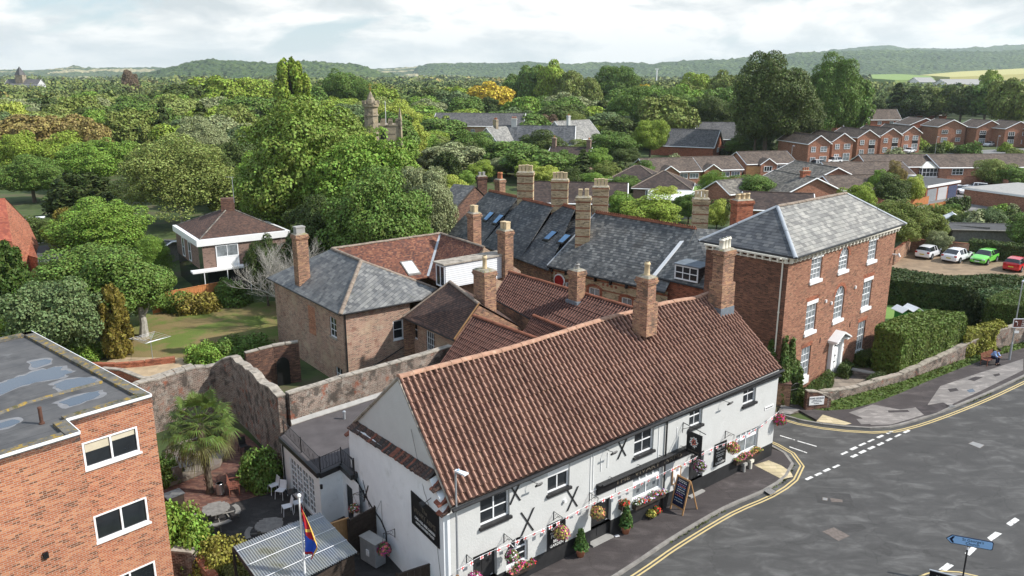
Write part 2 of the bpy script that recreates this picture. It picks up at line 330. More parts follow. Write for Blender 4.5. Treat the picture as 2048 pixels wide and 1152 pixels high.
M['ridge_grey']=flat('mortared_ridge',(.24,.19,.15),.9,.3,3.0,dirt=((.36,.33,.26),5.0,.55,.6))
M['ridge_red']=flat('red_crest_ridge',(.22,.085,.05),.9,.35,3.0)
M['lead']=flat('lead_flashing',(.15,.175,.20),.5,.22,2.5,spec=.4)
M['lead_pale']=flat('lead_hip_roll',(.36,.385,.41),.55,.15,2.0)
M['silt']=flat('dried_silt',(.20,.20,.205),.8,.15,3.0)
M['cream']=flat('cream_paint',(.72,.68,.58),.55,.06,2.0)
M['pot_clay']=flat('buff_clay_pot',(.60,.47,.29),.85,.12,4.0,dirt=((.28,.22,.15),6.0,.56,.6))
M['pot_red']=flat('red_clay_pot',(.50,.19,.10),.85,.15,4.0)
M['mortar_cap']=flat('mortar_flaunching',(.30,.27,.22),.95,.3,5.0,dirt=((.20,.19,.06),4.0,.5,.8))
M['felt']=flat('roofing_felt',(.085,.085,.086),.8,.16,1.5,bump=.2)
M['felt2']=flat('terrace_felt',(.088,.078,.078),.85,.18,1.3,bump=.2)
M['stone_cap']=flat('stone_coping',(.34,.30,.25),.95,.3,3.0,bump=.7,dirt=((.12,.11,.095),2.2,.52,.8))
M['concrete']=flat('concrete',(.33,.32,.30),.9,.15,2.0,bump=.2)
M['timber']=flat('weathered_timber',(.20,.19,.175),.9,.25,5.0,bump=.3)
M['timber_dark']=flat('dark_timber',(.045,.033,.026),.85,.3,5.0,bump=.2)
M['timber_red']=flat('red_brown_timber',(.20,.075,.05),.75,.2,5.0)
M['timber_orange']=flat('orange_stained_timber',(.47,.19,.07),.8,.15,4.0,bump=.2)
M['timber_tan']=flat('tan_timber',(.42,.24,.11),.8,.15,5.0)
M['steel']=flat('galvanised_steel',(.42,.44,.46),.4,.12,3.0,metal=.5)
M['keg']=flat('stainless_steel',(.55,.56,.57),.28,.08,3.0,metal=.9)
M['plastic']=flat('white_plastic',(.74,.75,.77),.4,.04,3.0)
M['tyre']=flat('tyre_rubber',(.02,.02,.02),.8,.2,5.0)
M['carglass']=flat('car_glass',(.015,.017,.02),.05,.2,1.0,spec=.8)
M['rim']=flat('wheel_alloy',(.35,.36,.37),.35,.1,3.0,metal=.6)
M['taillight']=flat('tail_light',(.40,.02,.015),.25,.1,3.0)
M['headlight']=flat('head_light',(.6,.62,.65),.15,.1,3.0)
M['plate']=flat('number_plate',(.62,.50,.08),.5,.05,3.0)
M['sign_black']=flat('sign_black',(.012,.012,.013),.45,.2,3.0)
M['text_white']=flat('lettering_white',(.72,.72,.70),.6,.08,20.0)
M['text_gold']=flat('lettering_bronze',(.13,.11,.085),.5,.2,20.0)
M['sign_blue']=flat('sign_pale_blue',(.33,.56,.86),.45,.03,3.0)
M['navy']=flat('sign_navy',(.012,.02,.05),.45,.1,3.0)
M['sign_brown']=flat('sign_brown',(.12,.04,.028),.5,.1,3.0)
M['terracotta']=flat('terracotta_pot',(.50,.20,.11),.85,.12,5.0)
M['skin']=flat('skin',(.42,.24,.17),.6,.05,10.0)
M['hair']=flat('dark_hair',(.02,.015,.012),.7,.2,30.0)
M['shirt']=flat('pale_blue_shirt',(.33,.46,.78),.8,.08,6.0)
M['trousers']=flat('navy_trousers',(.012,.015,.035),.85,.1,8.0)
M['shoe']=flat('black_shoe',(.012,.012,.012),.5,.1,8.0)
M['soil']=flat('soil',(.045,.032,.022),.95,.3,8.0)
def carpaint(name,col):
    m=flat(name,col,.22,.03,2.0,spec=.6);m.node_tree.nodes['Principled BSDF'].inputs['Coat Weight'].default_value=.6;return m
M['car_white']=carpaint('car_paint_white',(.80,.81,.83));M['car_green']=carpaint('car_paint_lime',(.18,.62,.09))
M['car_red']=carpaint('car_paint_red',(.55,.015,.02));M['car_silver']=carpaint('car_paint_silver',(.52,.52,.53));M['car_navy']=carpaint('car_paint_navy',(.015,.03,.10));M['car_black']=carpaint('car_paint_black',(.02,.02,.022))
def petal(name,col):return flat(name,col,.7,.25,30.0)
M['fl_pink']=petal('petal_magenta',(.48,.05,.22));M['fl_red']=petal('petal_red',(.60,.04,.03));M['fl_white']=petal('petal_white',(.82,.80,.80));M['fl_coral']=petal('petal_coral',(.70,.22,.16));M['fl_yellow']=petal('petal_yellow',(.62,.50,.12));M['fl_lilac']=petal('petal_lilac',(.45,.28,.55))
# ---------------------------------------------------------------- the setting: ground, roads, pavements, hills
def G(pts,z=0.0):return [P(x,y,0).xy.to_3d()+V(0,0,z) for x,y in pts]
def sheet(name,pts,mat,label=None,th=0.0):
    mb=MB()
    if th:mb.prism(pts,-th)
    else:mb.poly(pts)
    o=mb.build(name,mat,origin=pts[0]);return tag(o,kind='structure')
def area2(p):return sum(a.x*b.y-b.x*a.y for a,b in zip(p,p[1:]+p[:1]))
def ccw(p):return p if area2(p)>0 else p[::-1]

m,nt,b=newmat('countryside');p=geo_pos(nt)
c=ramp(nt,noise(nt,p,.0045,5.0,.6),[(.35,(.05,.075,.025)),(.5,(.06,.09,.03)),(.6,(.20,.17,.09)),(.68,(.06,.09,.03))])
c=mixc(nt,ramp(nt,noise(nt,p,.06,6.0,.65),[(.4,0),(.65,.6)]),c,(.07,.06,.035))
setc(nt,b,c,.95,noise(nt,p,2.0),.3,.05);M['country']=m
m,nt,b=newmat('garden_ground');p=geo_pos(nt)
c=ramp(nt,noise(nt,p,.22,6.0,.62),[(.35,(.035,.05,.018)),(.5,(.07,.10,.03)),(.62,(.10,.085,.05)),(.7,(.06,.09,.025))])
setc(nt,b,c,.95,noise(nt,p,12.0),.3,.05);M['garden']=m
def grassmat(name,a,bb,br=None,bt=.55):
    m,nt,b=newmat(name);p=geo_pos(nt)
    c=mixc(nt,ramp(nt,noise(nt,p,1.1,6.0,.65),[(.3,0),(.7,1)]),a,bb)
    if br:c=mixc(nt,ramp(nt,noise(nt,p,.28,6.0,.68),[(bt,0),(bt+.12,.9)]),c,br)
    c=mixc(nt,ramp(nt,noise(nt,p,14.0,3.0),[(.35,.35),(.6,0)]),c,tuple(k*.35 for k in a))
    setc(nt,b,c,.95,noise(nt,p,18.0),.6,.04);return m
M['lawn_dry']=grassmat('lawn_dry',(.11,.155,.03),(.145,.185,.04),(.24,.17,.08),.44)
M['lawn']=grassmat('lawn_mown',(.17,.28,.065),(.21,.33,.09))
M['verge']=grassmat('verge_grass',(.05,.085,.018),(.10,.15,.03),(.13,.10,.045),.58)
M['field_y']=grassmat('stubble_field',(.42,.40,.16),(.50,.46,.20));M['field_g']=grassmat('pasture',(.20,.30,.09),(.26,.34,.12));M['field_t']=grassmat('ploughed_field',(.46,.36,.24),(.52,.42,.30))
def asphalt(name,dark,pale,patch,ang=38,amt=.8,pscale=.25):
    m,nt,b=newmat(name);p=geo_pos(nt)
    r=nd(nt,'ShaderNodeMapping',{0:p,2:(0,0,rad(-ang)),3:(.55,1.3,1)})
    n=noise(nt,r.outputs[0],pscale*3.4,7.0,.62,.9)
    c=ramp(nt,n,[(.30,dark),(.50,pale),(.58,tuple(k*1.3 for k in pale)),(.68,tuple(k*1.75 for k in pale))])
    c=mixc(nt,ramp(nt,noise(nt,p,pscale,5.0,.6),[(.52,0),(.58,amt)]),c,patch)
    v=nd(nt,'ShaderNodeTexVoronoi',{'Vector':nd(nt,'ShaderNodeVectorMath',{0:p,1:nd(nt,'ShaderNodeVectorMath',{0:nd(nt,'ShaderNodeTexNoise',{'Vector':p,'Scale':1.3,'Detail':3.0}).outputs[1],'Scale':.9},operation='SCALE').outputs[0]},operation='ADD').outputs[0],'Scale':.21},feature='DISTANCE_TO_EDGE')
    c=mixc(nt,ramp(nt,v.outputs[0],[(0,.3),(.008,0)]),c,tuple(k*.35 for k in dark))
    c=mixc(nt,ramp(nt,noise(nt,p,45.0,2.0),[(.35,.35),(.62,0)]),c,tuple(k*.5 for k in dark))
    c=mixc(nt,ramp(nt,noise(nt,p,60.0,2.0),[(.66,0),(.75,.5)]),c,(.30,.29,.27))
    setc(nt,b,c,ramp(nt,n,[(.3,.75),(.7,.9)]),noise(nt,p,60.0),.35,.01);return m
M['road']=asphalt('road_asphalt',(.058,.057,.055),(.084,.082,.079),(.066,.064,.062),amt=.6,pscale=.3)
M['road_b']=asphalt('road_repair_asphalt',(.045,.044,.043),(.066,.064,.062),(.052,.05,.049),amt=.6)
M['path']=asphalt('pavement_asphalt',(.052,.044,.044),(.072,.062,.060),(.066,.056,.055),pscale=.35,amt=.6)
M['path_pale']=asphalt('pavement_concrete_patch',(.19,.175,.165),(.235,.215,.20),(.20,.185,.175),pscale=.4)
M['path_dark']=asphalt('pavement_new_patch',(.042,.036,.037),(.055,.047,.047),(.048,.041,.042),pscale=.4)
M['drive']=asphalt('estate_road',(.16,.155,.15),(.20,.195,.19),(.17,.165,.16),pscale=.2)
M['gravel']=flat('gravel',(.40,.30,.19),.95,.25,1.2,bump=.6,dirt=((.20,.16,.11),.8,.58,.5))
M['gravel_brown']=flat('car_park_gravel',(.26,.19,.125),.95,.3,.8,bump=.6,dirt=((.12,.10,.07),.5,.56,.6))
M['slab']=tiles('stone_slabs',[(.20,.165,.135),(.25,.21,.17),(.17,.14,.12),(.22,.185,.15)],.9,.75,.03,mortar=(.07,.06,.05),patches=(((.12,.11,.09),1.0,.56,.5),),bump=.15,rough=.9)
M['tactile']=tiles('tactile_paving',[(.50,.42,.26),(.55,.46,.30),(.46,.38,.24)],.4,.4,.02,mortar=(.22,.19,.13),bump=.2,rough=.9)
M['paver']=tiles('red_brick_paving',[(.13,.06,.045),(.16,.075,.055),(.11,.055,.045),(.19,.10,.07)],.22,.11,.012,mortar=(.05,.035,.03),patches=(((.06,.05,.035),.8,.55,.5),),bump=.2,rough=.95)
M['patio_dark']=asphalt('yard_asphalt',(.032,.030,.030),(.048,.045,.043),(.038,.035,.034),pscale=.5)
M['yellow']=flat('road_paint_yellow',(.56,.44,.21),.8,.08,4.0,dirt=((.16,.14,.10),9.0,.60,.7))
M['whiteline']=flat('road_paint_white',(.70,.69,.66),.8,.06,4.0,dirt=((.15,.148,.145),5.0,.52,.9))
M['kerbm']=flat('kerb_stone',(.24,.225,.205),.9,.25,2.0,bump=.3,dirt=((.10,.09,.08),3.0,.58,.6))

R=12000
tag(MB().poly([V(-R,-1500,-.30),V(R,-1500,-.30),V(R,R,-.30),V(-R,R,-.30)]).build('ground',M['country']),kind='structure')
sheet('garden_ground',ccw([V(-120,5,-.03),V(-230,330,-.03),V(190,330,-.03),V(170,60,-.03),V(60,5,-.03)]),M['garden'])
near_k=[V(-12,15.3,0),V(-4,22.2,0)]+G([(1240,1152),(1340,1085),(1450,1020),(1530,985),(1575,955),(1588,930),(1572,908),(1545,893)])+[V(13.2,45.2,0),V(8,52,0)]
far_k=[V(10.5,54.5,0),V(14.2,49.3,0)]+G([(1562,832),(1600,843),(1645,851),(1690,856),(1740,859),(1780,857),(1850,838),(1950,800),(2048,755)])+[V(52,64.5,0),V(95,95,0)]
sheet('road',ccw(near_k+far_k+[V(130,60,0),V(60,-10,0),V(0,2,0)]),M['road'])
def offset_line(pts,d):
    out=[]
    for i,q in enumerate(pts):
        t=(pts[min(i+1,len(pts)-1)]-pts[max(i-1,0)]).normalized();out.append(q+V(t.y,-t.x,0)*d)
    return out
def refine(pts,step=.6):
    """smooth a polyline (Catmull-Rom)"""
    out=[]
    for i in range(len(pts)-1):
        p0,p1,p2,p3=pts[max(i-1,0)],pts[i],pts[i+1],pts[min(i+2,len(pts)-1)]
        n=max(1,int((p2-p1).length/step))
        for k in range(n):
            t=k/n;out.append(.5*((2*p1)+(p2-p0)*t+(2*p0-5*p1+4*p2-p3)*t*t+(3*p1-p0-3*p2+p3)*t**3))
    return out+[pts[-1]]
def strip(name,pts,d0,d1,z,mat,z0=None,kind='structure',gap=None):
    a,b=offset_line(pts,d0),offset_line(pts,d1);mb=MB()
    for i in range(len(pts)-1):
        q=[a[i],b[i],b[i+1],a[i+1]]
        if z0 is None:mb.poly([V(k.x,k.y,z) for k in q])
        else:
            k=1-.012/max(.1,(pts[i+1]-pts[i]).length) if gap and i%gap==0 else 1
            q=[a[i],b[i],b[i].lerp(b[i+1],k),a[i].lerp(a[i+1],k)]
            mb.prism([V(k.x,k.y,z0) for k in q],z-z0)
    return tag(mb.build(name,mat,origin=pts[0]),kind=kind)
nk=refine(near_k[1:-1],.9);fk=refine(far_k[1:-1],.9)
strip('kerb',nk,-.02,-.17,.105,M['kerbm'],-.2,gap=1);strip('kerb',fk,-.02,-.17,.105,M['kerbm'],-.2,gap=1)
for d in (.30,.48):strip('road_marking',nk,d,d+.085,.004,M['yellow']);strip('road_marking',fk[4:],d,d+.085,.004,M['yellow'])
# pavement beside the pub and beside the garden wall
pub_side=[V(-4.5,27.6,0),V(-2.6,27.5,0),V(14.8,41.8,0),V(13.2,44,0)]
sheet('pavement',ccw([V(q.x,q.y,.10) for q in offset_line(nk,-.172)[:-4]]+[V(q.x,q.y,.10) for q in pub_side[::-1]]+[V(-9,21.5,.10)]),M['path'],th=.3)
ver=G([(1650,824),(1700,821),(1750,808),(1800,789),(1850,767),(1910,743),(1965,722)]);ver_out=ver+[V(44,61.6,0),V(95,99,0)]
sheet('pavement',ccw([V(q.x,q.y,.10) for q in offset_line(fk,-.172)[6:]]+[V(95,99.3,.10)]+[V(q.x,q.y,.10) for q in ver_out[::-1]]+[V(19.3,47.9,.10),V(17.8,49.3,.10)]),M['path'],th=.3)
def patch(pts,mat,z=.104,name='pavement'):return sheet(name,ccw(G(pts,z)),mat)
patch([(1508,933),(1537,924),(1562,934),(1581,947),(1586,957),(1564,962)],M['tactile']);patch([(1645,832),(1703,850),(1690,853),(1632,846)],M['tactile'])
patch([(1697,828),(1745,812),(1800,822),(1852,815),(1850,832),(1782,852),(1742,853),(1722,838)],M['path_pale'])
patch([(1855,812),(1880,775),(1960,748),(2046,720),(2046,743),(1952,789),(1872,826)],M['path_pale'])
patch([(1830,817),(1886,808),(1900,815),(1872,829),(1850,835)],M['path_dark'],.108)
patch([(1775,824),(1815,823),(1819,827),(1777,828)],M['path_dark'],.108,'pavement')
patch([(1562,812),(1600,822),(1580,832),(1556,828)],M['path_pale'])
patch([(1712,841),(1752,840),(1757,850),(1722,852)],M['path_pale'],.112)
for a_ in ([(1895,781),(1912,779),(1917,784),(1900,787)],[(1935,762),(1950,756),(1966,757),(1948,765)],[(1985,752),(1998,749),(2000,753),(1990,756)]):patch(a_,M['path_dark'],.108)
m,nt,b=newmat('rain_puddle');b.inputs['Roughness'].default_value=.04;b.inputs['Base Color'].default_value=(.055,.075,.10,1);b.inputs['Specular IOR Level'].default_value=1.0;M['puddle']=m
patch([(1933,783),(1945,780),(1950,786),(1938,788)],M['puddle'],.108,'puddle')
# road markings
def C6(x,y):return (1560+x/3.693,840+y/3.693)
rd=(P(*C6(810,92))-P(*C6(475,245)));rd.z=0;rd.normalize();rn=V(-rd.y,rd.x,0)
mb=MB()
rng=random.Random(3)
for row,hl in (([(810,92),(740,122),(672,152),(608,180),(545,210),(475,245)],.30),([(935,85),(870,115),(805,145),(742,177),(675,205),(610,235),(548,265)],.30),([(415,342),(345,370),(283,400),(215,430)],.28)):
    for q in row:
        c=P(*C6(*q));h=.085+rng.uniform(-.02,.02);hl=hl*rng.uniform(.93,1.04)
        mb.poly([c-rd*hl-rn*h+V(0,0,.004),c+rd*hl-rn*h+V(0,0,.004),c+rd*hl+rn*h*rng.uniform(.8,1.1)+V(0,0,.004),c-rd*hl+rn*h+V(0,0,.004)])
for q in ([(1670,765),(1735,720),(1770,740),(1705,785)],[(1530,870),(1590,825),(1640,840),(1560,895)],[(1365,985),(1415,935),(1455,950),(1400,1003)],[(1170,1105),(1235,1055),(1285,1075),(1230,1115)],[(0,112),(110,145),(110,150),(0,118)],[(130,152),(270,192),(270,198),(130,158)],[(70,195),(200,240),(200,246),(70,201)]):
    mb.poly(ccw([P(*C6(*k))+V(0,0,.004) for k in q]))
tag(mb.build('road_marking',M['whiteline'],origin=P(*C6(810,92))),kind='structure')
# covers set in the road
M['cover']=flat('iron_cover',(.27,.27,.265),.6,.15,6.0,bump=.4);M['cover_d']=flat('rust_iron_cover',(.15,.125,.11),.7,.3,6.0,bump=.4)
def cover(q,mat,label):
    pts=ccw([P(*C6(*k))+V(0,0,.004) for k in q]);t=thing('manhole_cover',label,'manhole cover',pts[0])
    mb=MB();mb.prism(pts,.006);mb.build('lid',mat,t)
    mb=MB()
    for i in range(4):
        a,b=pts[i],pts[(i+1)%4];cc=sum(pts,V(0,0,0))/4;e=lambda k:k+(k-cc).normalized()*.05
        mb.poly([a,b,e(b),e(a)])
    mb.build('frame',M['cover_d'],t)
tag(MB().poly(ccw([P(*C6(*k))+V(0,0,.003) for k in ((255,530),(515,545),(562,650),(278,612))])).build('road_repair',M['road_b'],origin=P(*C6(400,590))),kind='structure')
tag(MB().poly(ccw([P(*C6(*k))+V(0,0,.003) for k in ((270,790),(420,770),(600,770),(640,800),(520,850),(400,800),(300,830))])).build('road_repair',M['road_b'],origin=P(*C6(400,790))),kind='structure')
cover([(1395,175),(1425,160),(1508,185),(1475,208)],M['cover'],'pale rectangular manhole cover alone in the wide main road')
cover([(318,825),(400,797),(508,855),(430,890)],M['cover_d'],'large rusty brown manhole cover sunk in the road near the pub kerb')
cover([(375,578),(455,590),(455,606),(385,603)],M['cover_d'],'small brown oblong cover in a tarmac patch by the junction')
cover([(318,573),(350,578),(348,594),(316,590)],M['cover'],'smallest grey cover beside the small brown oblong cover')
for gp,lb in (([(1526,980),(1538,974),(1553,984),(1541,990)],'black drain grating in the pavement edge by the pub corner'),([(1890,811),(1902,808),(1912,813),(1899,817)],'pale drain cover in the far pavement near the give-way lines')):
    gq=ccw([P(x,y,.1)+V(0,0,.008) for x,y in gp]);t=thing('drain_grating',lb,'drain',gq[0]);mb=MB()
    for k in range(6):mb.poly([gq[0].lerp(gq[1],(k+.2)/6),gq[0].lerp(gq[1],(k+.75)/6),gq[3].lerp(gq[2],(k+.75)/6),gq[3].lerp(gq[2],(k+.2)/6)])
    mb.build('bars',M['cover'],t);MB().poly([q-V(0,0,.003) for q in gq]).build('frame',M['cover_d'],t)
# verge, gardens, yards
wall_b=G([(1612,820),(1640,808),(1700,792),(1800,764),(1880,735),(1960,706),(2048,684)])+[V(55,70,0),V(95,100,0)]
sheet('verge',ccw([V(q.x,q.y,.115) for q in ver_out]+[V(q.x,q.y,.115) for q in wall_b[::-1]]),M['verge'],th=.3)
sheet('lawn',ccw(G([(1745,650),(1768,598),(1840,596),(1920,605),(1935,640),(1860,655)],.01)),M['lawn'])
sheet('gravel',ccw(G([(1768,590),(1930,585),(1990,600),(1985,640),(1930,645),(1912,606),(1840,598),(1770,600)],.014)),M['gravel_brown'])
sheet('car_park',ccw(G([(1765,575),(1780,500),(1820,483),(1930,488),(2048,520),(2300,560),(2300,640),(2000,585)],-.01)),M['gravel_brown'])
sheet('path',ccw(G([(1578,830),(1600,800),(1680,740),(1740,735),(1762,760),(1700,795),(1640,815)],.02)),M['slab'])
sheet('lawn',ccw(G([(215,735),(240,640),(300,625),(565,600),(620,640),(620,720),(500,700),(400,700),(365,722)],.0)),M['lawn_dry'])
sheet('gravel',ccw(G([(175,745),(230,715),(380,716),(400,735),(330,760),(220,770)],.02)),M['gravel'])
sheet('yard',ccw([V(-12,27,-.01),V(-20,33,-.01),V(-19,44,-.01),V(-12,41,-.01),V(-8,36.5,-.01),V(-2.5,27.5,-.01),V(-6,25.5,-.01)]),M['patio_dark'])
sheet('patio',ccw(G([(325,960),(330,905),(480,860),(560,930),(545,985),(470,1005),(380,1035),(330,1000)],.01)),M['paver'])
sheet('patio',ccw(G([(325,945),(335,900),(400,880),(455,905),(440,935),(340,975)],.25)),M['slab'],th=.3)
# estate roads and lawns between the houses
for q,mt,z in (([(1360,372),(1480,356),(1560,352),(1700,335),(1790,318),(1960,300),(2200,290),(2200,305),(1960,318),(1800,338),(1640,352),(1500,372),(1400,376)],'drive',-.015),
                 ([(1370,374),(1430,368),(1470,372),(1400,384),(1366,384)],'lawn',-.01),([(1430,384),(1510,384),(1500,395),(1420,395)],'lawn_dry',-.012),
                 ([(1880,395),(1990,372),(2200,390),(2200,430),(1960,440),(1880,425)],'drive',-.015),([(1500,400),(1640,372),(1860,350),(2048,350),(2048,400),(1700,430)],'drive',-.02)):
    sheet('path' if mt=='drive' else 'lawn',ccw(G(q,z)),M[mt])

# ---------------------------------------------------------------- hills: real relief, kilometres off
def hill(name,prof,d0,d1,mat,seed,d2=None,nr=34,rough=1.0):
    """prof: [(px, py_top)] skyline; the slope climbs from d0 to its crest at d1 metres"""
    rng=np.random.RandomState(seed);xs=np.arange(prof[0][0],prof[-1][0]+1,6.0);ys=np.interp(xs,[q[0] for q in prof],[q[1] for q in prof])
    mb=MB();rows=[]
    sm=lambda a,k:np.convolve(np.pad(a,k,mode='edge'),np.ones(2*k+1)/(2*k+1),'valid')
    base=[sm(rng.randn(len(xs)),4)*3 for _ in range(nr)]
    for j in range(nr):
        t=j/(nr-1);D=d0+(d1-d0)*t;f=t*t*(3-2*t);f=f**.85
        row=[]
        for i,(x,y) in enumerate(zip(xs,ys)):
            top=PD(x,y,d1).z+1;r=ray(x,150);z=-1+(top+1)*f+(base[j][i]*.12*f*top*.2+rng.randn()*2.6*rough*min(1,f*3))*(1 if j<nr-1 else .7)
            row.append((r.x/r.y*D,D,z))
        rows.append(row)
    rows.append([(q[0]*1.25,q[1]*1.25,-5) for q in rows[-1]])
    for row in rows:mb.v+=row
    n=len(xs)
    for j in range(len(rows)-1):
        for i in range(n-1):mb.f.append([j*n+i,j*n+i+1,(j+1)*n+i+1,(j+1)*n+i]);mb.m.append(0);mb.uv.append(((0,0),)*4)
    o=mb.build(name,mat,origin=(rows[0][n//2]));return tag(o,kind='structure')
def woodmat(name,cols,field=None,th=.6,sc=.02):
    m,nt,b=newmat(name);p=geo_pos(nt);v=nd(nt,'ShaderNodeTexVoronoi',{'Vector':p,'Scale':sc*2.6,'Randomness':1.0});s2=nd(nt,'ShaderNodeSeparateXYZ',{0:v.outputs['Color']})
    c=ramp(nt,s2.outputs[0],[(i/(len(cols)-1),k) for i,k in enumerate(cols)])
    c=mixc(nt,ramp(nt,noise(nt,p,.003,5.0),[(.4,0),(.6,.6)]),c,cols[0])
    if field:c=mixc(nt,ramp(nt,noise(nt,p,.0035,3.0,.5),[(th,0),(th+.01,1)]),c,field)
    setc(nt,b,c,.95,mathn(nt,'SUBTRACT',1.0,v.outputs[0]),1.0,14.0);return m
M['hillwood']=woodmat('hill_wood',[(.028,.055,.015),(.06,.10,.025),(.10,.14,.04),(.045,.075,.02)])
M['hillmix']=woodmat('hill_wood_and_fields',[(.045,.075,.022),(.07,.10,.03),(.11,.14,.05)],(.36,.32,.17),.57)
hill('hill',[(250,152),(310,144),(340,136),(380,126),(420,121),(470,123),(540,127),(600,125),(660,126),(700,130),(735,136),(760,145),(800,152)],1900,2600,M['hillwood'],1)
hill('hill',[(820,152),(835,134),(860,129),(920,127),(1000,127),(1060,125),(1120,129),(1200,126),(1280,126),(1340,133),(1400,148)],3600,4300,M['hillwood'],2)
hill('hill',[(-60,138),(0,140),(60,142),(130,137),(150,132),(170,137),(230,136),(300,136),(420,136),(520,146)],3300,4600,M['hillmix'],3)
hill('hill',[(560,150),(700,139),(780,138),(840,134),(900,136),(1000,138),(1100,136),(1300,138),(1500,138),(1700,140)],3000,5600,M['hillmix'],4)
hill('hill',[(1240,146),(1320,126),(1400,121),(1450,120),(1500,116),(1560,109),(1620,106),(1700,103),(1780,101),(1900,104),(1980,106),(2060,100),(2160,98)],2700,4200,M['hillwood'],5)
hill('hill',[(1500,122),(1600,112),(1660,101),(1720,96),(1770,93),(1810,98),(1900,99),(1960,96),(2010,92),(2060,89),(2160,85)],4700,6500,M['hillwood'],6)
for q,mt,z in (([(1742,149),(1800,148),(1860,152),(1870,158),(1790,160),(1745,157)],'field_g',21),([(1840,150),(1920,143),(2060,136),(2060,147),(1960,152),(1900,154)],'field_y',21)):
    pts=[]
    for x,y in q:pts.append(PD(x,y,1050+(160-y)*24))
    tag(MB().prism(ccw(pts),V(0,0,-40)).build('field',M[mt],origin=pts[0]),kind='structure')
# ---------------------------------------------------------------- builders for walls, windows, roofs, chimneys, lettering
def wall(mb,F,u0,u1,z0,z1,holes=(),depth=.15,top=None,rev=None):
    """flat wall with real openings and reveals; top: extra outline [(u, z)] above z1 (gable), rev: material slot of the reveals"""
    us=sorted({u0,u1}|{h[k] for h in holes for k in (0,1)});zs=sorted({z0,z1}|{h[k] for h in holes for k in (2,3)})
    for a,b in zip(us,us[1:]):
        for c,d in zip(zs,zs[1:]):
            um,zm=(a+b)/2,(c+d)/2
            if any(h[0]<um<h[1] and h[2]<zm<h[3] for h in holes):continue
            mb.poly([F.at(a,c),F.at(b,c),F.at(b,d),F.at(a,d)])
    if top:mb.poly([F.at(u0,z1),F.at(u1,z1)]+[F.at(*q) for q in top])
    cur=mb.cur
    for h in holes:
        if rev is not None:mb.cur=rev
        a,b,c,d=h[:4];D=-depth
        arch=len(h)>4 and h[4]
        if arch:
            r=(b-a)/2;cu,cz=(a+b)/2,d-r;n=10;arc=[(cu+r*math.cos(math.pi*k/n),cz+r*math.sin(math.pi*k/n)) for k in range(n+1)]
            mb.cur=cur
            mb.poly([F.at(b,d)]+[F.at(*q) for q in arc[:n//2+1]][::-1]);mb.poly([F.at(a,d)]+[F.at(*q) for q in arc[n//2:]][::-1])
            if rev is not None:mb.cur=rev
            for q,w in zip(arc,arc[1:]):mb.poly([F.at(*q),F.at(*w),F.at(*w,D),F.at(*q,D)])
            d=cz
        else:mb.poly([F.at(a,d),F.at(b,d),F.at(b,d,D),F.at(a,d,D)])
        mb.poly([F.at(a,c),F.at(a,d),F.at(a,d,D),F.at(a,c,D)]);mb.poly([F.at(b,c),F.at(b,c,D),F.at(b,d,D),F.at(b,d)])
        mb.poly([F.at(a,c),F.at(a,c,D),F.at(b,c,D),F.at(b,c)])
    mb.cur=cur
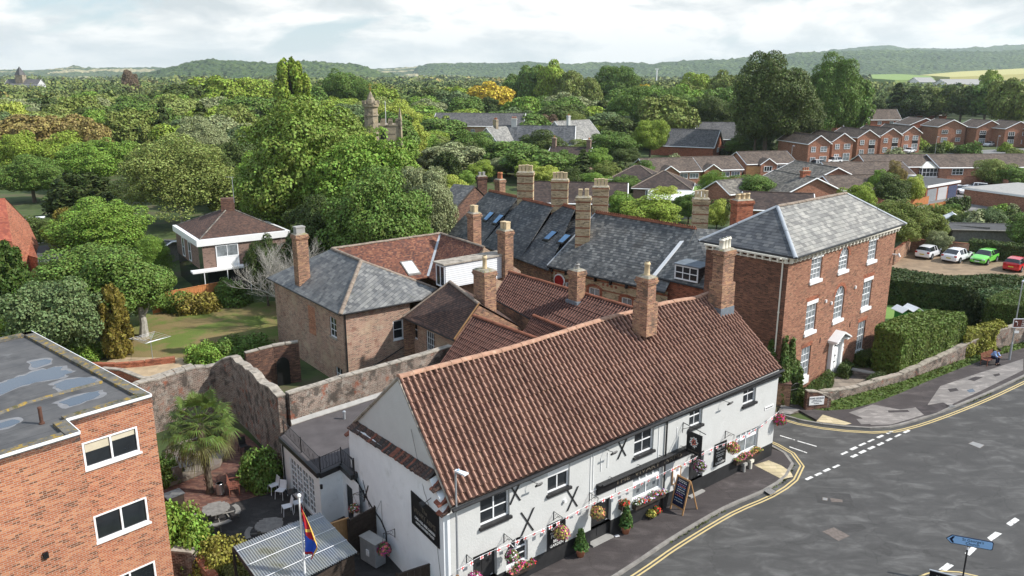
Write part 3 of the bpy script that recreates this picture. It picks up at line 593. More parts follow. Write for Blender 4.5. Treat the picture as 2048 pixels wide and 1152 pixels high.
def window(par,F,h,o=-.12,nx=2,ny=2,fw=.06,bar=.03,meet=None,glass='glass',frame='upvc',sill=None,head=None,proj=.03,label=None,split=None):
    """frame, glazing bars, pane; sill=(material, overhang, projection, height)"""
    a,b,c,d=h[:4];arch=len(h)>4 and h[4]
    mb=MB();o1=o+proj
    mb.wbox(F,a,a+fw,c,d if not arch else d-(b-a)/2,o-.03,o1);mb.wbox(F,b-fw,b,c,d if not arch else d-(b-a)/2,o-.03,o1)
    mb.wbox(F,a+fw,b-fw,c,c+fw*1.2,o-.03,o1)
    A,B,C,D=a+fw,b-fw,c+fw*1.2,d-fw
    if not arch:mb.wbox(F,a+fw,b-fw,d-fw,d,o-.03,o1)
    else:
        r=(b-a)/2;cu,cz=(a+b)/2,d-r;n=12
        for k in range(n):
            q=[(cu+rr*math.cos(math.pi*t/n),cz+rr*math.sin(math.pi*t/n)) for rr,t in ((r-fw,k),(r,k),(r,k+1),(r-fw,k+1))]
            mb.prism([F.at(*w,o-.03) for w in q],F.n*(proj+.03))
        for t in (.28,.5,.72):
            w=math.pi*t;dx,dz=math.cos(w),math.sin(w);e=bar*.6
            mb.prism([F.at(cu-dz*e,cz+dx*e,o-.02),F.at(cu+dz*e,cz-dx*e,o-.02),F.at(cu+dx*(r-fw)+dz*e,cz+dz*(r-fw)-dx*e,o-.02),F.at(cu+dx*(r-fw)-dz*e,cz+dz*(r-fw)+dx*e,o-.02)],F.n*(proj+.01))
        D=cz;mb.wbox(F,A,B,cz-.03,cz+.03,o-.02,o1)
    for i in range(1,nx):
        u=A+(B-A)*i/nx;w=bar if split is None or i!=split else fw
        mb.wbox(F,u-w/2,u+w/2,C,D,o-.02,o1-.006)
    for j in range(1,ny):
        z=C+(D-C)*j/ny;w=bar if meet!=j else fw*.8
        mb.wbox(F,A,B,z-w/2,z+w/2,o-.02,o1-.012)
    wo=mb.build('window',M[frame],par)
    if label:wo['label']=label
    mb=MB()
    if arch:
        r=(b-a)/2-.01;cu,cz=(a+b)/2,d-(b-a)/2
        mb.poly([F.at(a+.01,c+.01,o-.012),F.at(b-.01,c+.01,o-.012)]+[F.at(cu+r*math.cos(math.pi*k/12),cz+r*math.sin(math.pi*k/12),o-.012) for k in range(13)])
    else:mb.poly([F.at(a+.01,c+.01,o-.012),F.at(b-.01,c+.01,o-.012),F.at(b-.01,d-.01,o-.012),F.at(a+.01,d-.01,o-.012)])
    mb.build('pane',M[glass],wo)
    if sill:MB().wbox(F,a-sill[1],b+sill[1],c-sill[3],c+.002,o+.0,sill[2]).build('sill',M[sill[0]],wo)
    if head:MB().wbox(F,a-head[1],b+head[1],d-.002,d+head[3],-.02,head[2]).build('lintel',M[head[0]],wo)
    return wo
def slab(mb,pts,t=.12):return mb.prism(pts,-t)
def pantiles(mb,E0,E1,ridge,nu,nv,amp=.05,lip=.035,res=8,tiltn=None,sag=0.0,seed=0):
    """interlocking clay tiles, every course lapping the one below. E0-E1 eave, ridge: polyline from above E0 to above E1"""
    rng=np.random.RandomState(seed)
    cum=[0]
    for q,w in zip(ridge,ridge[1:]):cum.append(cum[-1]+(w-q).length)
    def rp(t):
        s=t*cum[-1]
        for k in range(len(ridge)-1):
            if s<=cum[k+1]+1e-9:return ridge[k].lerp(ridge[k+1],(s-cum[k])/(cum[k+1]-cum[k]))
        return ridge[-1]
    n=(E1-E0).cross(rp(.5)-E0.lerp(E1,.5)).normalized()
    if n.z<0:n=-n
    cols=nu*res+1;E=[E0.lerp(E1,i/(cols-1)) for i in range(cols)];Rg=[rp(i/(cols-1)) for i in range(cols)]
    prof=[]
    for i in range(cols):
        f=(i%res)/res;prof.append(amp*(math.sin(math.pi*min(1,f/.55)) if f<.55 else -.62*math.sin(math.pi*(f-.55)/.45)))
    jit=rng.randn(nv+1,nu+1)*.006
    base=len(mb.v);wav=np.cumsum(rng.randn(nv,40),axis=1)*.006
    for j in range(nv):
        for e,tt in enumerate((j/nv,(j+1.04)/nv)):
            for i in range(cols):
                t=min(tt,1.0);p=E[i].lerp(Rg[i],t);k=min(nu,i//res)
                off=prof[i]+(lip if e==0 else -lip*.15)+jit[j][k]+sag*math.sin(math.pi*t)*math.sin(3.1*i/cols+1)
                mb.v.append(tuple(p+n*off+Vector((0,0,wav[j][int(39*i/cols)]*.3))))
    for j in range(nv):
        r0=base+(2*j)*cols;r1=r0+cols
        for i in range(cols-1):
            u=i//res+.001+((i%res)/res)*.998;u2=u+.998/res;v0,v1=j+.05,j+.95
            mb.f.append([r0+i,r0+i+1,r1+i+1,r1+i]);mb.m.append(mb.cur);mb.uv.append(((u,v0),(u2,v0),(u2,v1),(u,v1)))
            # butt end of the tile
            if j==0:
                pass
            else:
                q=r0-cols
                mb.f.append([q+i,q+i+1,r0+i+1,r0+i]);mb.m.append(mb.cur);mb.uv.append(((u,v0),(u2,v0),(u2,v0),(u,v0)))
    return n
def ridge_tiles(pts,r,L,mat,par,name='ridge_tiles',seg=7,lift=.02):
    """half-round tiles butted along a ridge or hip line"""
    mb=MB();rng=random.Random(len(pts)+int(r*100))
    for a,b in zip(pts,pts[1:]):
        d=b-a;n=max(1,round(d.length/L));t=d.normalized();s=t.cross(Vector((0,0,1))).normalized();up=s.cross(t)
        for k in range(n):
            p0=a.lerp(b,k/n);p1=a.lerp(b,(k+.985)/n);rr=r*rng.uniform(.95,1.04);i0=len(mb.v);dz=rng.uniform(-.01,.01)
            for p,q in ((p0,rr*1.04),(p1,rr*.98)):
                for j in range(seg+1):
                    th=math.pi*j/seg;mb.v.append(tuple(p+s*math.cos(th)*q+up*(math.sin(th)*q*.85-r*.35+lift+dz)))
            for j in range(seg):mb.f.append([i0+j,i0+j+1,i0+seg+2+j,i0+seg+1+j]);mb.m.append(0);mb.uv.append(None)
            mb.f.append([i0+j for j in range(seg+1)]);mb.m.append(0);mb.uv.append(None)
            mb.f.append([i0+seg+1+j for j in range(seg+1)][::-1]);mb.m.append(0);mb.uv.append(None)
    return mb.build(name,mat,par,smooth=False)
def chimney(par,c,w,d,z0,z1,ang,mat,pots=2,pot='pot_clay',potr=.13,poth=.45,cap=True,plinth=None,moss=True,flash=True,pot_row='w',sq=False,label=None,lower=None):
    """brick stack with oversailing courses, flaunching and pots; c = centre (x, y)"""
    R=Matrix.Rotation(ang,3,'Z');c=Vector((c[0],c[1],0));mb=MB()
    mb.box(c+V(0,0,(z0+z1-.35)/2),(w,d,z1-.35-z0),ang)
    mb.box(c+V(0,0,z1-.30),(w+.10,d+.10,.10),ang);mb.box(c+V(0,0,z1-.20),(w+.18,d+.18,.10),ang);mb.box(c+V(0,0,z1-.075),(w+.10,d+.10,.15),ang)
    if plinth:mb.box(c+V(0,0,(z0+plinth)/2),(w+.2,d+.2,plinth-z0),ang)
    o=mb.build('chimney',mat,par)
    if label:o['label']=label
    mb=MB();mb.hexa([c+R@Vector((x*(w+.08)/2,y*(d+.08)/2,0))+V(0,0,z1+.002) for x,y in ((-1,-1),(1,-1),(1,1),(-1,1))]+[c+R@Vector((x*(w-.2)/2,y*(d-.2)/2,0))+V(0,0,z1+.10) for x,y in ((-1,-1),(1,-1),(1,1),(-1,1))])
    mb.build('flaunching',M['mortar_cap'],o)
    for k in range(pots):
        t=(k-(pots-1)/2)*((w if pot_row=='w' else d)-.15)/max(1,pots);q=c+R@Vector((t,0,0) if pot_row=='w' else (0,t,0))
        mb=MB();zb=z1+.06;h=poth*(1+.04*((k*7)%3-1))
        if sq:
            s=min(potr*2,((w if pot_row=='w' else d)-.15)/max(1,pots)*.8);mb.box(q+V(0,0,zb+h/2),(s,s*1.25,h),ang);mb.box(q+V(0,0,zb+h-.05),(s*1.12,s*1.4,.09),ang)
        else:mb.lathe(q,[(potr*1.15,zb),(potr,zb+.08),(potr*.88,zb+h*.75),(potr*1.1,zb+h*.8),(potr*1.1,zb+h*.9),(potr*.9,zb+h*.92),(potr*.9,zb+h),(potr*.7,zb+h),(potr*.65,zb+h-.1)],10)
        mb.build('chimney_pot',M[pot],o,smooth=not sq)
    if flash:
        mb=MB();mb.box(c+V(0,0,z0+.1),(w+.06,d+.06,.0),ang)
    return o
def text(s,size,F,u,z,o,mat,par,name='lettering',align='CENTER',sx=1.0,ext=.004,flip=False):
    cu=bpy.data.curves.new('t','FONT');cu.body=s;cu.size=size;cu.align_x=align;cu.extrude=ext;cu.resolution_u=2
    ob=bpy.data.objects.new('t',cu);COL.objects.link(ob);bpy.context.view_layer.update()
    me=bpy.data.meshes.new_from_object(ob.evaluated_get(bpy.context.evaluated_depsgraph_get()))
    v=np.zeros(len(me.vertices)*3);me.vertices.foreach_get('co',v);v=v.reshape(-1,3)
    bpy.data.objects.remove(ob);bpy.data.curves.remove(cu)
    mb=MB();q=F.at(u,z,o)
    mb.v=[tuple(q+F.d*(a[0]*sx)+Vector((0,0,1))*a[1]+F.n*a[2]) for a in v];mb.f=[list(p.vertices) for p in me.polygons];mb.m=[0]*len(mb.f);mb.uv=[None]*len(mb.f)
    bpy.data.meshes.remove(me);return mb.build(name,mat,par)
def quads_mesh(name,pts,nrm,size,mats,midx=None,asp=1.5,seed=0,parent=None,origin=(0,0,0),jit=.6,smooth=False):
    """leaf clumps: small diamond faces folded on their midrib; pts, nrm arrays"""
    rng=np.random.RandomState(seed);N=len(pts)
    n=nrm+rng.randn(N,3)*jit;n/=np.linalg.norm(n,axis=1)[:,None]+1e-9
    t=np.cross(n,rng.randn(N,3));t/=np.linalg.norm(t,axis=1)[:,None]+1e-9;b=np.cross(n,t)
    s=np.asarray(size)*(.7+.6*rng.rand(N));s=s[:,None]
    f=.25*rng.rand(N)[:,None]+.05
    v=np.empty((N,4,3));v[:,0]=pts-t*s*asp*.5;v[:,1]=pts-b*s*.5+n*s*f;v[:,2]=pts+t*s*asp*.5;v[:,3]=pts+b*s*.5+n*s*f
    me=bpy.data.meshes.new(name);me.vertices.add(N*4);me.vertices.foreach_set('co',(v-np.array(origin)).ravel())
    me.loops.add(N*4);me.loops.foreach_set('vertex_index',np.arange(N*4));me.polygons.add(N);me.polygons.foreach_set('loop_start',np.arange(0,N*4,4));me.polygons.foreach_set('loop_total',np.full(N,4))
    for m in mats:me.materials.append(m)
    if midx is not None:me.polygons.foreach_set('material_index',midx)
    me.update(calc_edges=True);me.validate()
    if parent is False:return me
    ob=bpy.data.objects.new(name,me);COL.objects.link(ob)
    if parent is not None:ob.parent=parent;WLOC[ob.name]=tuple(origin)
    else:ob.location=origin;WLOC[ob.name]=tuple(origin)
    return ob
def ball(rng,N,c,r,up=.0):
    d=rng.randn(N,3);d/=np.linalg.norm(d,axis=1)[:,None];d[:,2]=np.where(rng.rand(N)<up,np.abs(d[:,2]),d[:,2])
    rad_=(.72+.33*rng.rand(N))[:,None];return np.array(c)+d*rad_*np.array(r),d
def flower_clump(name,c,r,par,cols,n=260,leafcol=(.10,.15,.04),size=.055,frac=.35,seed=0,droop=.2):
    """leafy plant with blooms; leaves and petals are separate faces"""
    rng=np.random.RandomState(seed);p,d=ball(rng,n,c,r,.3);k=rng.rand(n)
    p[:,2]-=droop*np.maximum(0,np.hypot(p[:,0]-c[0],p[:,1]-c[1])-r[0]*.5)
    mi=np.zeros(n,int);m=[M['leaf_dense']]
    for i,cn in enumerate(cols):m.append(M[cn]);sel=(k<frac*(i+1)/len(cols))&(k>=frac*i/len(cols));mi[sel]=i+1;p[sel]=np.array(c)+(p[sel]-np.array(c))*1.08
    o=quads_mesh(name,p,d,size*np.where(mi>0,1.0,1.25),m,mi,1.2,seed,par,WLOC.get(par.name,(0,0,0)) if par is not None else c)
    o.color=(*leafcol,1);return o
# ---------------------------------------------------------------- the white pub
FP=Plane((-2.4,27.44),(14.75,41.22));GP=Plane((-7.5,34.9),(-2.4,27.44))
pub=thing('white_pub','long whitewashed pub with an orange pantile roof and black plinth on the street corner','pub',(4,34,0))
pz=lambda u:5.02+.30*u/22
H_=dict(W1=(1.45,2.95,3.45,4.62),W2=(5.03,6.3,3.63,4.75),W3=(10.4,11.75,3.68,4.95),W4=(14.37,15.4,3.98,5.05),W5=(18.8,19.95,3.98,5.05),
          D1=(1.06,2.28,.12,2.24),W6=(2.78,3.95,.93,2.24,True),D2=(7.7,9.0,.12,2.14),W7=(10.43,12.5,1.38,2.55),D3=(14.65,15.75,.12,2.38),W8=(18.47,20.5,1.1,2.36))
mb=MB()
wall(mb,FP,0,22,.9,4.98,[tuple(max(k,.9) if i==2 else k for i,k in enumerate(h)) for h in H_.values()],.22,top=[(22,pz(22)),(0,pz(0))])
mb.mat(1);wall(mb,FP,0,22,-.2,.9,[H_['D1'][:3]+(.9,),H_['D2'][:3]+(.9,),H_['D3'][:3]+(.9,)],.22)
mb.mat(0);RP=Plane((14.75,41.22),(9.3,48.5));BP=Plane((9.3,48.5),(-7.5,34.9))
mb.mat(2);wall(mb,RP,0,RP.L,-.2,5.3,top=[(RP.L/2,8.55)])
mb.mat(0);mb.poly([BP.at(0,-.2),BP.at(BP.L,-.2),BP.at(BP.L,5),BP.at(0,5)])
mb.mat(0);mb.poly([FP.at(0,5.02),GP.at(GP.L*.55,8.82),GP.at(0,5.0),GP.at(0,-.2),GP.at(GP.L,-.2)])
mb.build('wall',[M['white'],M['black'],M['rubble']],pub)
# thicker lower gable wall with its tiled ledge
mb=MB();GL=GP.L
outl=[(-.05,-.2),(GL,-.2),(GL,4.55),(9.0,4.75),(8.8,5.25),(8.2,5.55),(8.0,5.78),(4.8,5.46),(1.7,5.20),(.1,4.98),(-.05,4.2)]
mb.prism([GP.at(u,z,.004) for u,z in outl],GP.n*.30)
mb.build('gable_wall',M['white_lifted'],pub)
mb=MB();rng=random.Random(5)
def ledge(u0,z0,u1,z1,n,w=.42):
    for k in range(n):
        t0,t1=k/n,(k+.93)/n;a,b=u0+(u1-u0)*t0,u0+(u1-u0)*t1;za,zb=z0+(z1-z0)*t0,z0+(z1-z0)*t1;j=rng.uniform(-.012,.012);ww=w*rng.uniform(.94,1.06)
        mb.cur=rng.choice([0,0,1,2])
        for dz,q in ((.0,ww),(.05,ww*.55)):
            mb.hexa([GP.at(a,za+dz+.14*(1-q/w)*1.0+j,.02),GP.at(b,zb+dz+.14*(1-q/w)+j,.02),GP.at(b,zb-.12+dz+j,q+.02),GP.at(a,za-.12+dz+j,q+.02)][::-1]+[GP.at(a,za+dz+.16+j,.02),GP.at(b,zb+dz+.16+j,.02),GP.at(b,zb-.06+dz+j,q+.02),GP.at(a,za-.06+dz+j,q+.02)][::-1])
ledge(.15,5.0,8.05,5.80,44);ledge(8.2,5.50,8.62,5.55,3);ledge(8.55,5.1,8.98,5.1,3);ledge(8.72,4.72,9.15,4.72,4);ledge(-.35,4.45,.0,4.5,3)
mb.build('ledge_tiles',[M['brown_tile'],M['pan2_flat'] if 'pan2_flat' in M else flat('ledge_tile_red',(.20,.075,.05),.85,.3,6.0),flat('ledge_tile_dark',(.05,.042,.038),.85,.3,6.0)],pub)
# roof: front slope of real pantiles
E0=P(903,1014,5.1);E1=P(1565,735,5.40)
RG=[P(797,754,8.92),P(900,727,8.90),P(1000,702,8.84),P(1060,685,8.80),P(1150,656,8.78),P(1215,636,8.78),P(1270,622,8.76),P(1330,606,8.74),P(1390,596,8.72),P(1424,585,8.70),P(1437,578,8.70)]
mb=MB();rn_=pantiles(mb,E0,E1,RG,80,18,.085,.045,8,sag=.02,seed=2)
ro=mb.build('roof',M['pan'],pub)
mb=MB();mb.mat(0)
off=rn_*-.09
B0=P(712,848,5.0)+V(-.15,.1,0);B1=V(9.4,48.9,5.3)
mb.poly([B1,B0]+[q+V(0,0,-.04) for q in RG])
for k in range(len(RG)-1):
    a,b=k/(len(RG)-1),(k+1)/(len(RG)-1);mb.poly([E0.lerp(E1,a)+off,E0.lerp(E1,b)+off,RG[k+1]+off,RG[k]+off])
mb.build('roof',M['brown_tile'],pub)
ridge_tiles([q+V(0,0,.02) for q in RG[:-1]],.16,.62,M['ridge'],ro)
mb=MB();mb.tube([E0+V(0,0,-.13)+V(.05,-.08,0),E1+V(0,0,-.13)+V(.05,-.08,0)],.075,8);mb.wbox(FP,-.05,22.05,4.93,5.03,.0,.16)
mb.tube([FP.at(12.6,4.95,.08),FP.at(12.6,.15,.08)],.045,8);mb.tube([FP.at(.08,2.4,.05),FP.at(.08,4.9,.05)],.0001,4)
mb.build('gutter',M['iron'],pub)
# verge mortar on the gable edge
mb=MB();mb.tube([E0+V(-.02,.05,-.05),RG[0]+V(-.02,0,-.05)],.05,6);mb.tube([B0,RG[0]+V(-.02,0,-.05)],.07,6);mb.build('verge',M['stone_cap'],pub)
bs=('black',.07,.12,.12)
window(pub,FP,H_['W1'],-.14,2,2,.06,.035,split=1,sill=bs);window(pub,FP,(5.03,6.3,3.63,4.40),-.14,2,1,.06,.05,sill=bs)
MB().wbox(FP,5.03,6.3,4.40,4.75,-.2,-.05).build('panel',M['paint_white'],pub)
window(pub,FP,H_['W3'],-.14,2,2,.06,.03,meet=1,sill=bs,frame='upvc');window(pub,FP,H_['W4'],-.14,2,2,.06,.03,meet=1,sill=bs);window(pub,FP,H_['W5'],-.14,2,2,.06,.03,meet=1,sill=bs)
window(pub,FP,H_['W6'],-.14,2,2,.06,.03,sill=('white',.05,.06,.08))
for k in ('W7','W8'):
    h=H_[k];z=h[2]+(h[3]-h[2])*.66
    window(pub,FP,(h[0],h[1],h[2],z),-.12,2,1,.06,.05,glass='glass_net');window(pub,FP,(h[0],h[1],z,h[3]),-.12,4,1,.08,.09,glass='glass_net')
for k in ('D1','D2','D3'):
    h=H_[k];mb=MB();mb.wbox(FP,h[0]+.01,h[1]-.01,.13,h[3]-.01,-.21,-.16)
    for a in (.12,.55):
        for b in (.15,1.15):mb.wbox(FP,h[0]+a,h[0]+a+.38,b+.15,b+.85,-.16,-.145)
    d_=mb.build('door',M['black'],pub);MB().tube([FP.at(h[1]-.15,1.0,-.16),FP.at(h[1]-.15,1.0,-.1),FP.at(h[1]-.27,1.0,-.1)],.014,6).build('handle',M['steel'],d_)
    MB().wbox(FP,h[0]-.02,h[1]+.02,.05,.17,-.15,.22).build('step',M['concrete'],pub)
mb=MB();mb.wbox(FP,14.6,15.8,.12,.9,-.01,.012);mb.wbox(FP,14.6,14.75,.9,2.2,-.22,.012);mb.build('door_surround',M['black'],pub)
for u,z,s in ((3.23,4.38,.45),(3.9,2.79,.55),(6.49,2.95,.5),(9.56,4.40,.45)):
    mb=MB()
    for sg in (-1,1):
        a=Vector((s*.62*sg,s));w=Vector((.028*sg,.018));mb.prism([FP.at(u-a.x-w.y*2,z-a.y,.01+.012*(sg+1)),FP.at(u-a.x+w.y*2,z-a.y,.01+.012*(sg+1)),FP.at(u+a.x+w.y*2,z+a.y,.01+.012*(sg+1)),FP.at(u+a.x-w.y*2,z+a.y,.01+.012*(sg+1))],FP.n*.022)
    mb.build('wall_tie',M['iron'],pub)
mb=MB()
for s in (-1,1):mb.prism([GP.at(1.7-.3*s-.03,1.6,.31),GP.at(1.7-.3*s+.03,1.6,.31),GP.at(1.7+.3*s+.03,2.7,.31),GP.at(1.7+.3*s-.03,2.7,.31)],GP.n*(.02+.01*s))
mb.build('wall_tie',M['iron'],pub)
for u,z in ((4.17,4.62),(8.61,4.66),(17.08,4.78)):
    mb=MB();mb.tube([FP.at(u-.18,z+.08,0),FP.at(u-.12,z+.05,.3),FP.at(u,z,.38)],.014,6);R=Matrix.Rotation(FP.ang(),3,'Z')@Matrix.Rotation(rad(40),3,'X')
    mb.box(FP.at(u,z-.03,.42),(.3,.07,.22),M=R);mb.build('floodlight',M['iron'],pub);
mb=MB();mb.tube([GP.at(8.1,4.95,.3),GP.at(8.0,4.75,.55)],.015,6);mb.box(GP.at(7.95,4.68,.6),(.3,.2,.12),GP.ang());mb.build('floodlight',M['iron'],pub)
# cables and white trunking on the front
mb=MB()
for u,z0,z1 in ((7.55,2.2,4.9),(7.72,2.4,4.9),(9.25,2.3,2.9),(12.1,3.1,4.9),(8.2,3.7,4.35),(8.62,3.75,4.5),(13.3,2.2,2.6),(13.45,3.2,4.3)):mb.wbox(FP,u,u+.035,z0,z1,0,.03)
mb.wbox(FP,7.55,9.3,2.85,2.89,0,.03);mb.tube([FP.at(6.0,3.02,.0),FP.at(6.0,3.02,.12)],.08,8);mb.build('trunking',M['paint_white'],pub)
mb=MB();q=[GP.at(u,z,.33) for u,z in ((-.6,2.6),(-.1,2.75),(.8,2.3),(2.3,1.75),(3.3,1.55),(3.75,1.2),(3.8,.2))]
mb.tube(q,.035,6);mb.tube([GP.at(-.2,3.35,.34),GP.at(.35,3.3,.34),GP.at(.4,1.4,.34)],.03,6);mb.tube([GP.at(2.4,1.2,.34),GP.at(3.4,2.6,.34),GP.at(3.45,1.3,.34)],.008,4)
mb.tube([GP.at(6.0,7.0,.02),GP.at(7.6,5.0,.34),GP.at(8.4,4.0,.34),GP.at(8.9,1.0,.34)],.008,4);mb.build('pipework',M['iron'],pub)
# window boxes planted with flowers belong to their own group below
mb=MB();mb.wbox(FP,9.6,10.0,4.0,4.0,0,.01)
# two chimneys on the pub ridge
ca=FP.ang()
c1_=P(1290,634,8.9);chimney(pub,(c1_.x,c1_.y),.62,.78,8.0,11.05,ca,M['brick_chim'],1,potr=.15,poth=.75,plinth=9.75)
c2_=P(1440,590,8.9);chimney(pub,(c2_.x+.15,c2_.y+.25),1.0,.72,7.4,11.5,ca,M['brick_chim'],3,potr=.16,poth=.62,pot='cream',plinth=9.6)
MB().box((c1_.x,c1_.y,8.12),(.80,.96,.2),ca).build('flashing',M['lead'],pub);MB().box((c2_.x+.15,c2_.y+.25,7.95),(1.24,.98,.5),ca).build('flashing',M['lead'],pub)

# signs on the pub
def board(name,label,F,u0,u1,z0,z1,o,lines,mat='sign_black',th=.04,par=None,cat='sign',frame=None):
    t=thing(name,label,cat,F.at((u0+u1)/2,z0,o));MB().wbox(F,u0,u1,z0,z1,o,o+th).build('panel',M[mat],t)
    if frame:
        mb=MB();
        for a in ((u0-.03,u1+.03,z1,z1+.04),(u0-.03,u1+.03,z0-.04,z0),(u0-.04,u0,z0,z1),(u1,u1+.04,z0,z1)):mb.wbox(F,*a,o,o+th+.02)
        mb.build('frame',M[frame],t)
    for s,sz,z,mt,*r in lines:text(s,sz,F,(u0+u1)/2+(r[0] if r else 0),z,o+th+.004,M[mt],t,sx=(r[1] if len(r)>1 else 1.0))
    return t
board('wall_sign','big black sign high on the white gable wall above the yard',GP,6.42,8.73,3.02,4.5,.31,[('The',.30,3.98,'text_gold'),('VIVARY ARMS',.33,3.66,'text_gold',0,.92),('CASK ALES, BEER GARDEN',.165,3.40,'text_white',0,.88),('HOME COOKED FOOD',.165,3.2,'text_white',0,.9)])
board('wall_sign','black menu board behind a hanging basket, between arched window and middle door',FP,5.03,6.08,.88,2.18,.01,[('CASK ALES',.17,1.84,'text_white',0,.85),('Home Cooked',.14,1.66,'text_white',0,.9),('FOOD',.24,1.44,'text_white'),('BEER',.19,1.2,'text_white'),('GARDEN',.20,1.0,'text_white')])
board('wall_sign','black menu board beside the right-hand pub door near the street corner',FP,16.6,17.58,1.14,2.42,.01,[('CASK ALES',.15,2.04,'text_white',0,.85),('Home Cooked',.13,1.87,'text_white',0,.9),('FOOD',.23,1.64,'text_white'),('BEER',.18,1.42,'text_white'),('GARDEN',.19,1.22,'text_white')])
t=board('fascia_sign','long black name board with a trough light above the pub windows',FP,7.96,14.8,2.60,3.08,.01,[('THE  VIVARY  ARMS',.36,2.72,'text_gold',.1,1.5)],th=.09)
mb=MB();mb.tube([FP.at(8.1,3.12,.28),FP.at(14.6,3.12,.28)],.045,8);mb.wbox(FP,7.96,14.8,3.09,3.12,0,.24)
for u in (8.8,10.7,12.2,13.8):mb.tube([FP.at(u,3.22,.0),FP.at(u,3.25,.2),FP.at(u,3.13,.28)],.014,6)
mb.build('trough_light',M['iron'],t)
board('street_name_plate','small white street name plate near the right end of the white wall',FP,20.9,21.7,3.15,3.35,.01,[('WILTON STREET',.10,3.21,'sign_black',0,.9)],mat='paint_white',th=.02)
t=board('menu_case','gold framed menu case on the white wall above the chalkboard',FP,13.28,13.84,1.32,2.1,.01,[],mat='paint_white',frame='timber_tan',th=.05)
# hanging sign on its bracket
HS=Plane(FP.at(13.9,0,.25).xy,FP.at(13.9,0,1.25).xy)
t=thing('hanging_sign','black projecting sign with a pale flower emblem hung from an iron bracket','sign',FP.at(13.9,3.1,.3))
MB().wbox(HS,.05,.95,3.05,4.15,-.03,.03).build('panel',M['sign_black'],t)
mb=MB();mb.tube([FP.at(13.9,4.45,0),FP.at(13.9,4.32,1.4)],.02,6);mb.tube([FP.at(13.9,3.9,0),FP.at(13.9,4.45,.02)],.018,6);mb.tube([FP.at(13.9,4.1,0),FP.at(13.9,4.38,.5)],.014,6)
for o_ in (.4,1.05):mb.tube([FP.at(13.9,4.4,o_),FP.at(13.9,4.15,o_)],.01,5)
mb.build('bracket',M['iron'],t)
for sgn in (1,-1):
    mb=MB();rng=random.Random(2)
    for k in range(26):
        a=k*2.4;r=.05+.22*math.sqrt(k/26);c=HS.at(.5+r*math.cos(a)*.9,3.68+r*math.sin(a),.034*sgn);w=.05
        mb.cur=1 if k<8 else 0;mb.poly([c-HS.d*w,c-V(0,0,w),c+HS.d*w,c+V(0,0,w)])
    mb.build('emblem',[M['text_white'],M['fl_coral']],t)
text('THE',.12,HS,.5,3.30,.034,M['text_gold'],t);text('VIVARY ARMS',.11,HS,.5,3.16,.034,M['text_gold'],t)
# lamp lantern-like vents
for u,mt,lb in ((19.15,'concrete','grey metal cowl at the foot of the black plinth'),(19.75,'cream','cream metal cowl at the foot of the black plinth')):
    t=thing('wall_cowl',lb,'flue cowl',FP.at(u,.1,.2));mb=MB();mb.tube([FP.at(u,.1,.18),FP.at(u,.5,.18)],.09,8);mb.build('pipe',M[mt],t)
    MB().box(FP.at(u,.56,.16),(.28,.26,.16),ca).build('hood',M[mt],t)
# bunting along the front
t=thing('bunting','string of small white flags with red crosses strung along the pub front','bunting',FP.at(11,2.6,.5))
bp=[(-.35,2.75,.9),(1.14,2.55,.5),(3.4,2.5,.5),(5.2,2.52,.5),(6.91,2.66,.5),(8.97,2.6,.5),(10.98,2.55,.5),(12.67,2.57,.5),(14.4,2.6,.5),(15.61,2.72,.5),(17.2,2.62,.5),(18.35,2.62,.5),(20.0,2.75,.5),(21.8,3.0,.35)]
bpts=refine([FP.at(*q) for q in bp],.43)
MB().tube(bpts,.006,4).build('string',M['plastic'],t)
rng=random.Random(9)
for i,q in enumerate(bpts[1:-1]):
    sway=rng.uniform(-.4,.4);tv=(bpts[i+2]-bpts[i]).normalized()
    nn=(FP.n+FP.d*sway).normalized();e=tv*.1;dn=V(0,0,-.15)+FP.n*rng.uniform(-.05,.05)
    mb=MB();mb.mat(0).prism([q-e,q+e,q+e+dn,q-e+dn],nn*.003)
    for s in (-1,1):
        o_=nn*(.005 if s>0 else -.003);c=q+dn*.5+o_
        mb.mat(1).poly([c-tv*.025-dn*.5,c+tv*.025-dn*.5,c+tv*.025+dn*.5,c-tv*.025+dn*.5]);mb.poly([c-tv*.1-dn*.13+o_*.1,c-tv*.026-dn*.13,c-tv*.026+dn*.13,c-tv*.1+dn*.13]);mb.poly([c+tv*.026-dn*.13,c+tv*.1-dn*.13,c+tv*.1+dn*.13,c+tv*.026+dn*.13])
    mb.build('flag',[M['plastic'],M['fl_red']],t)
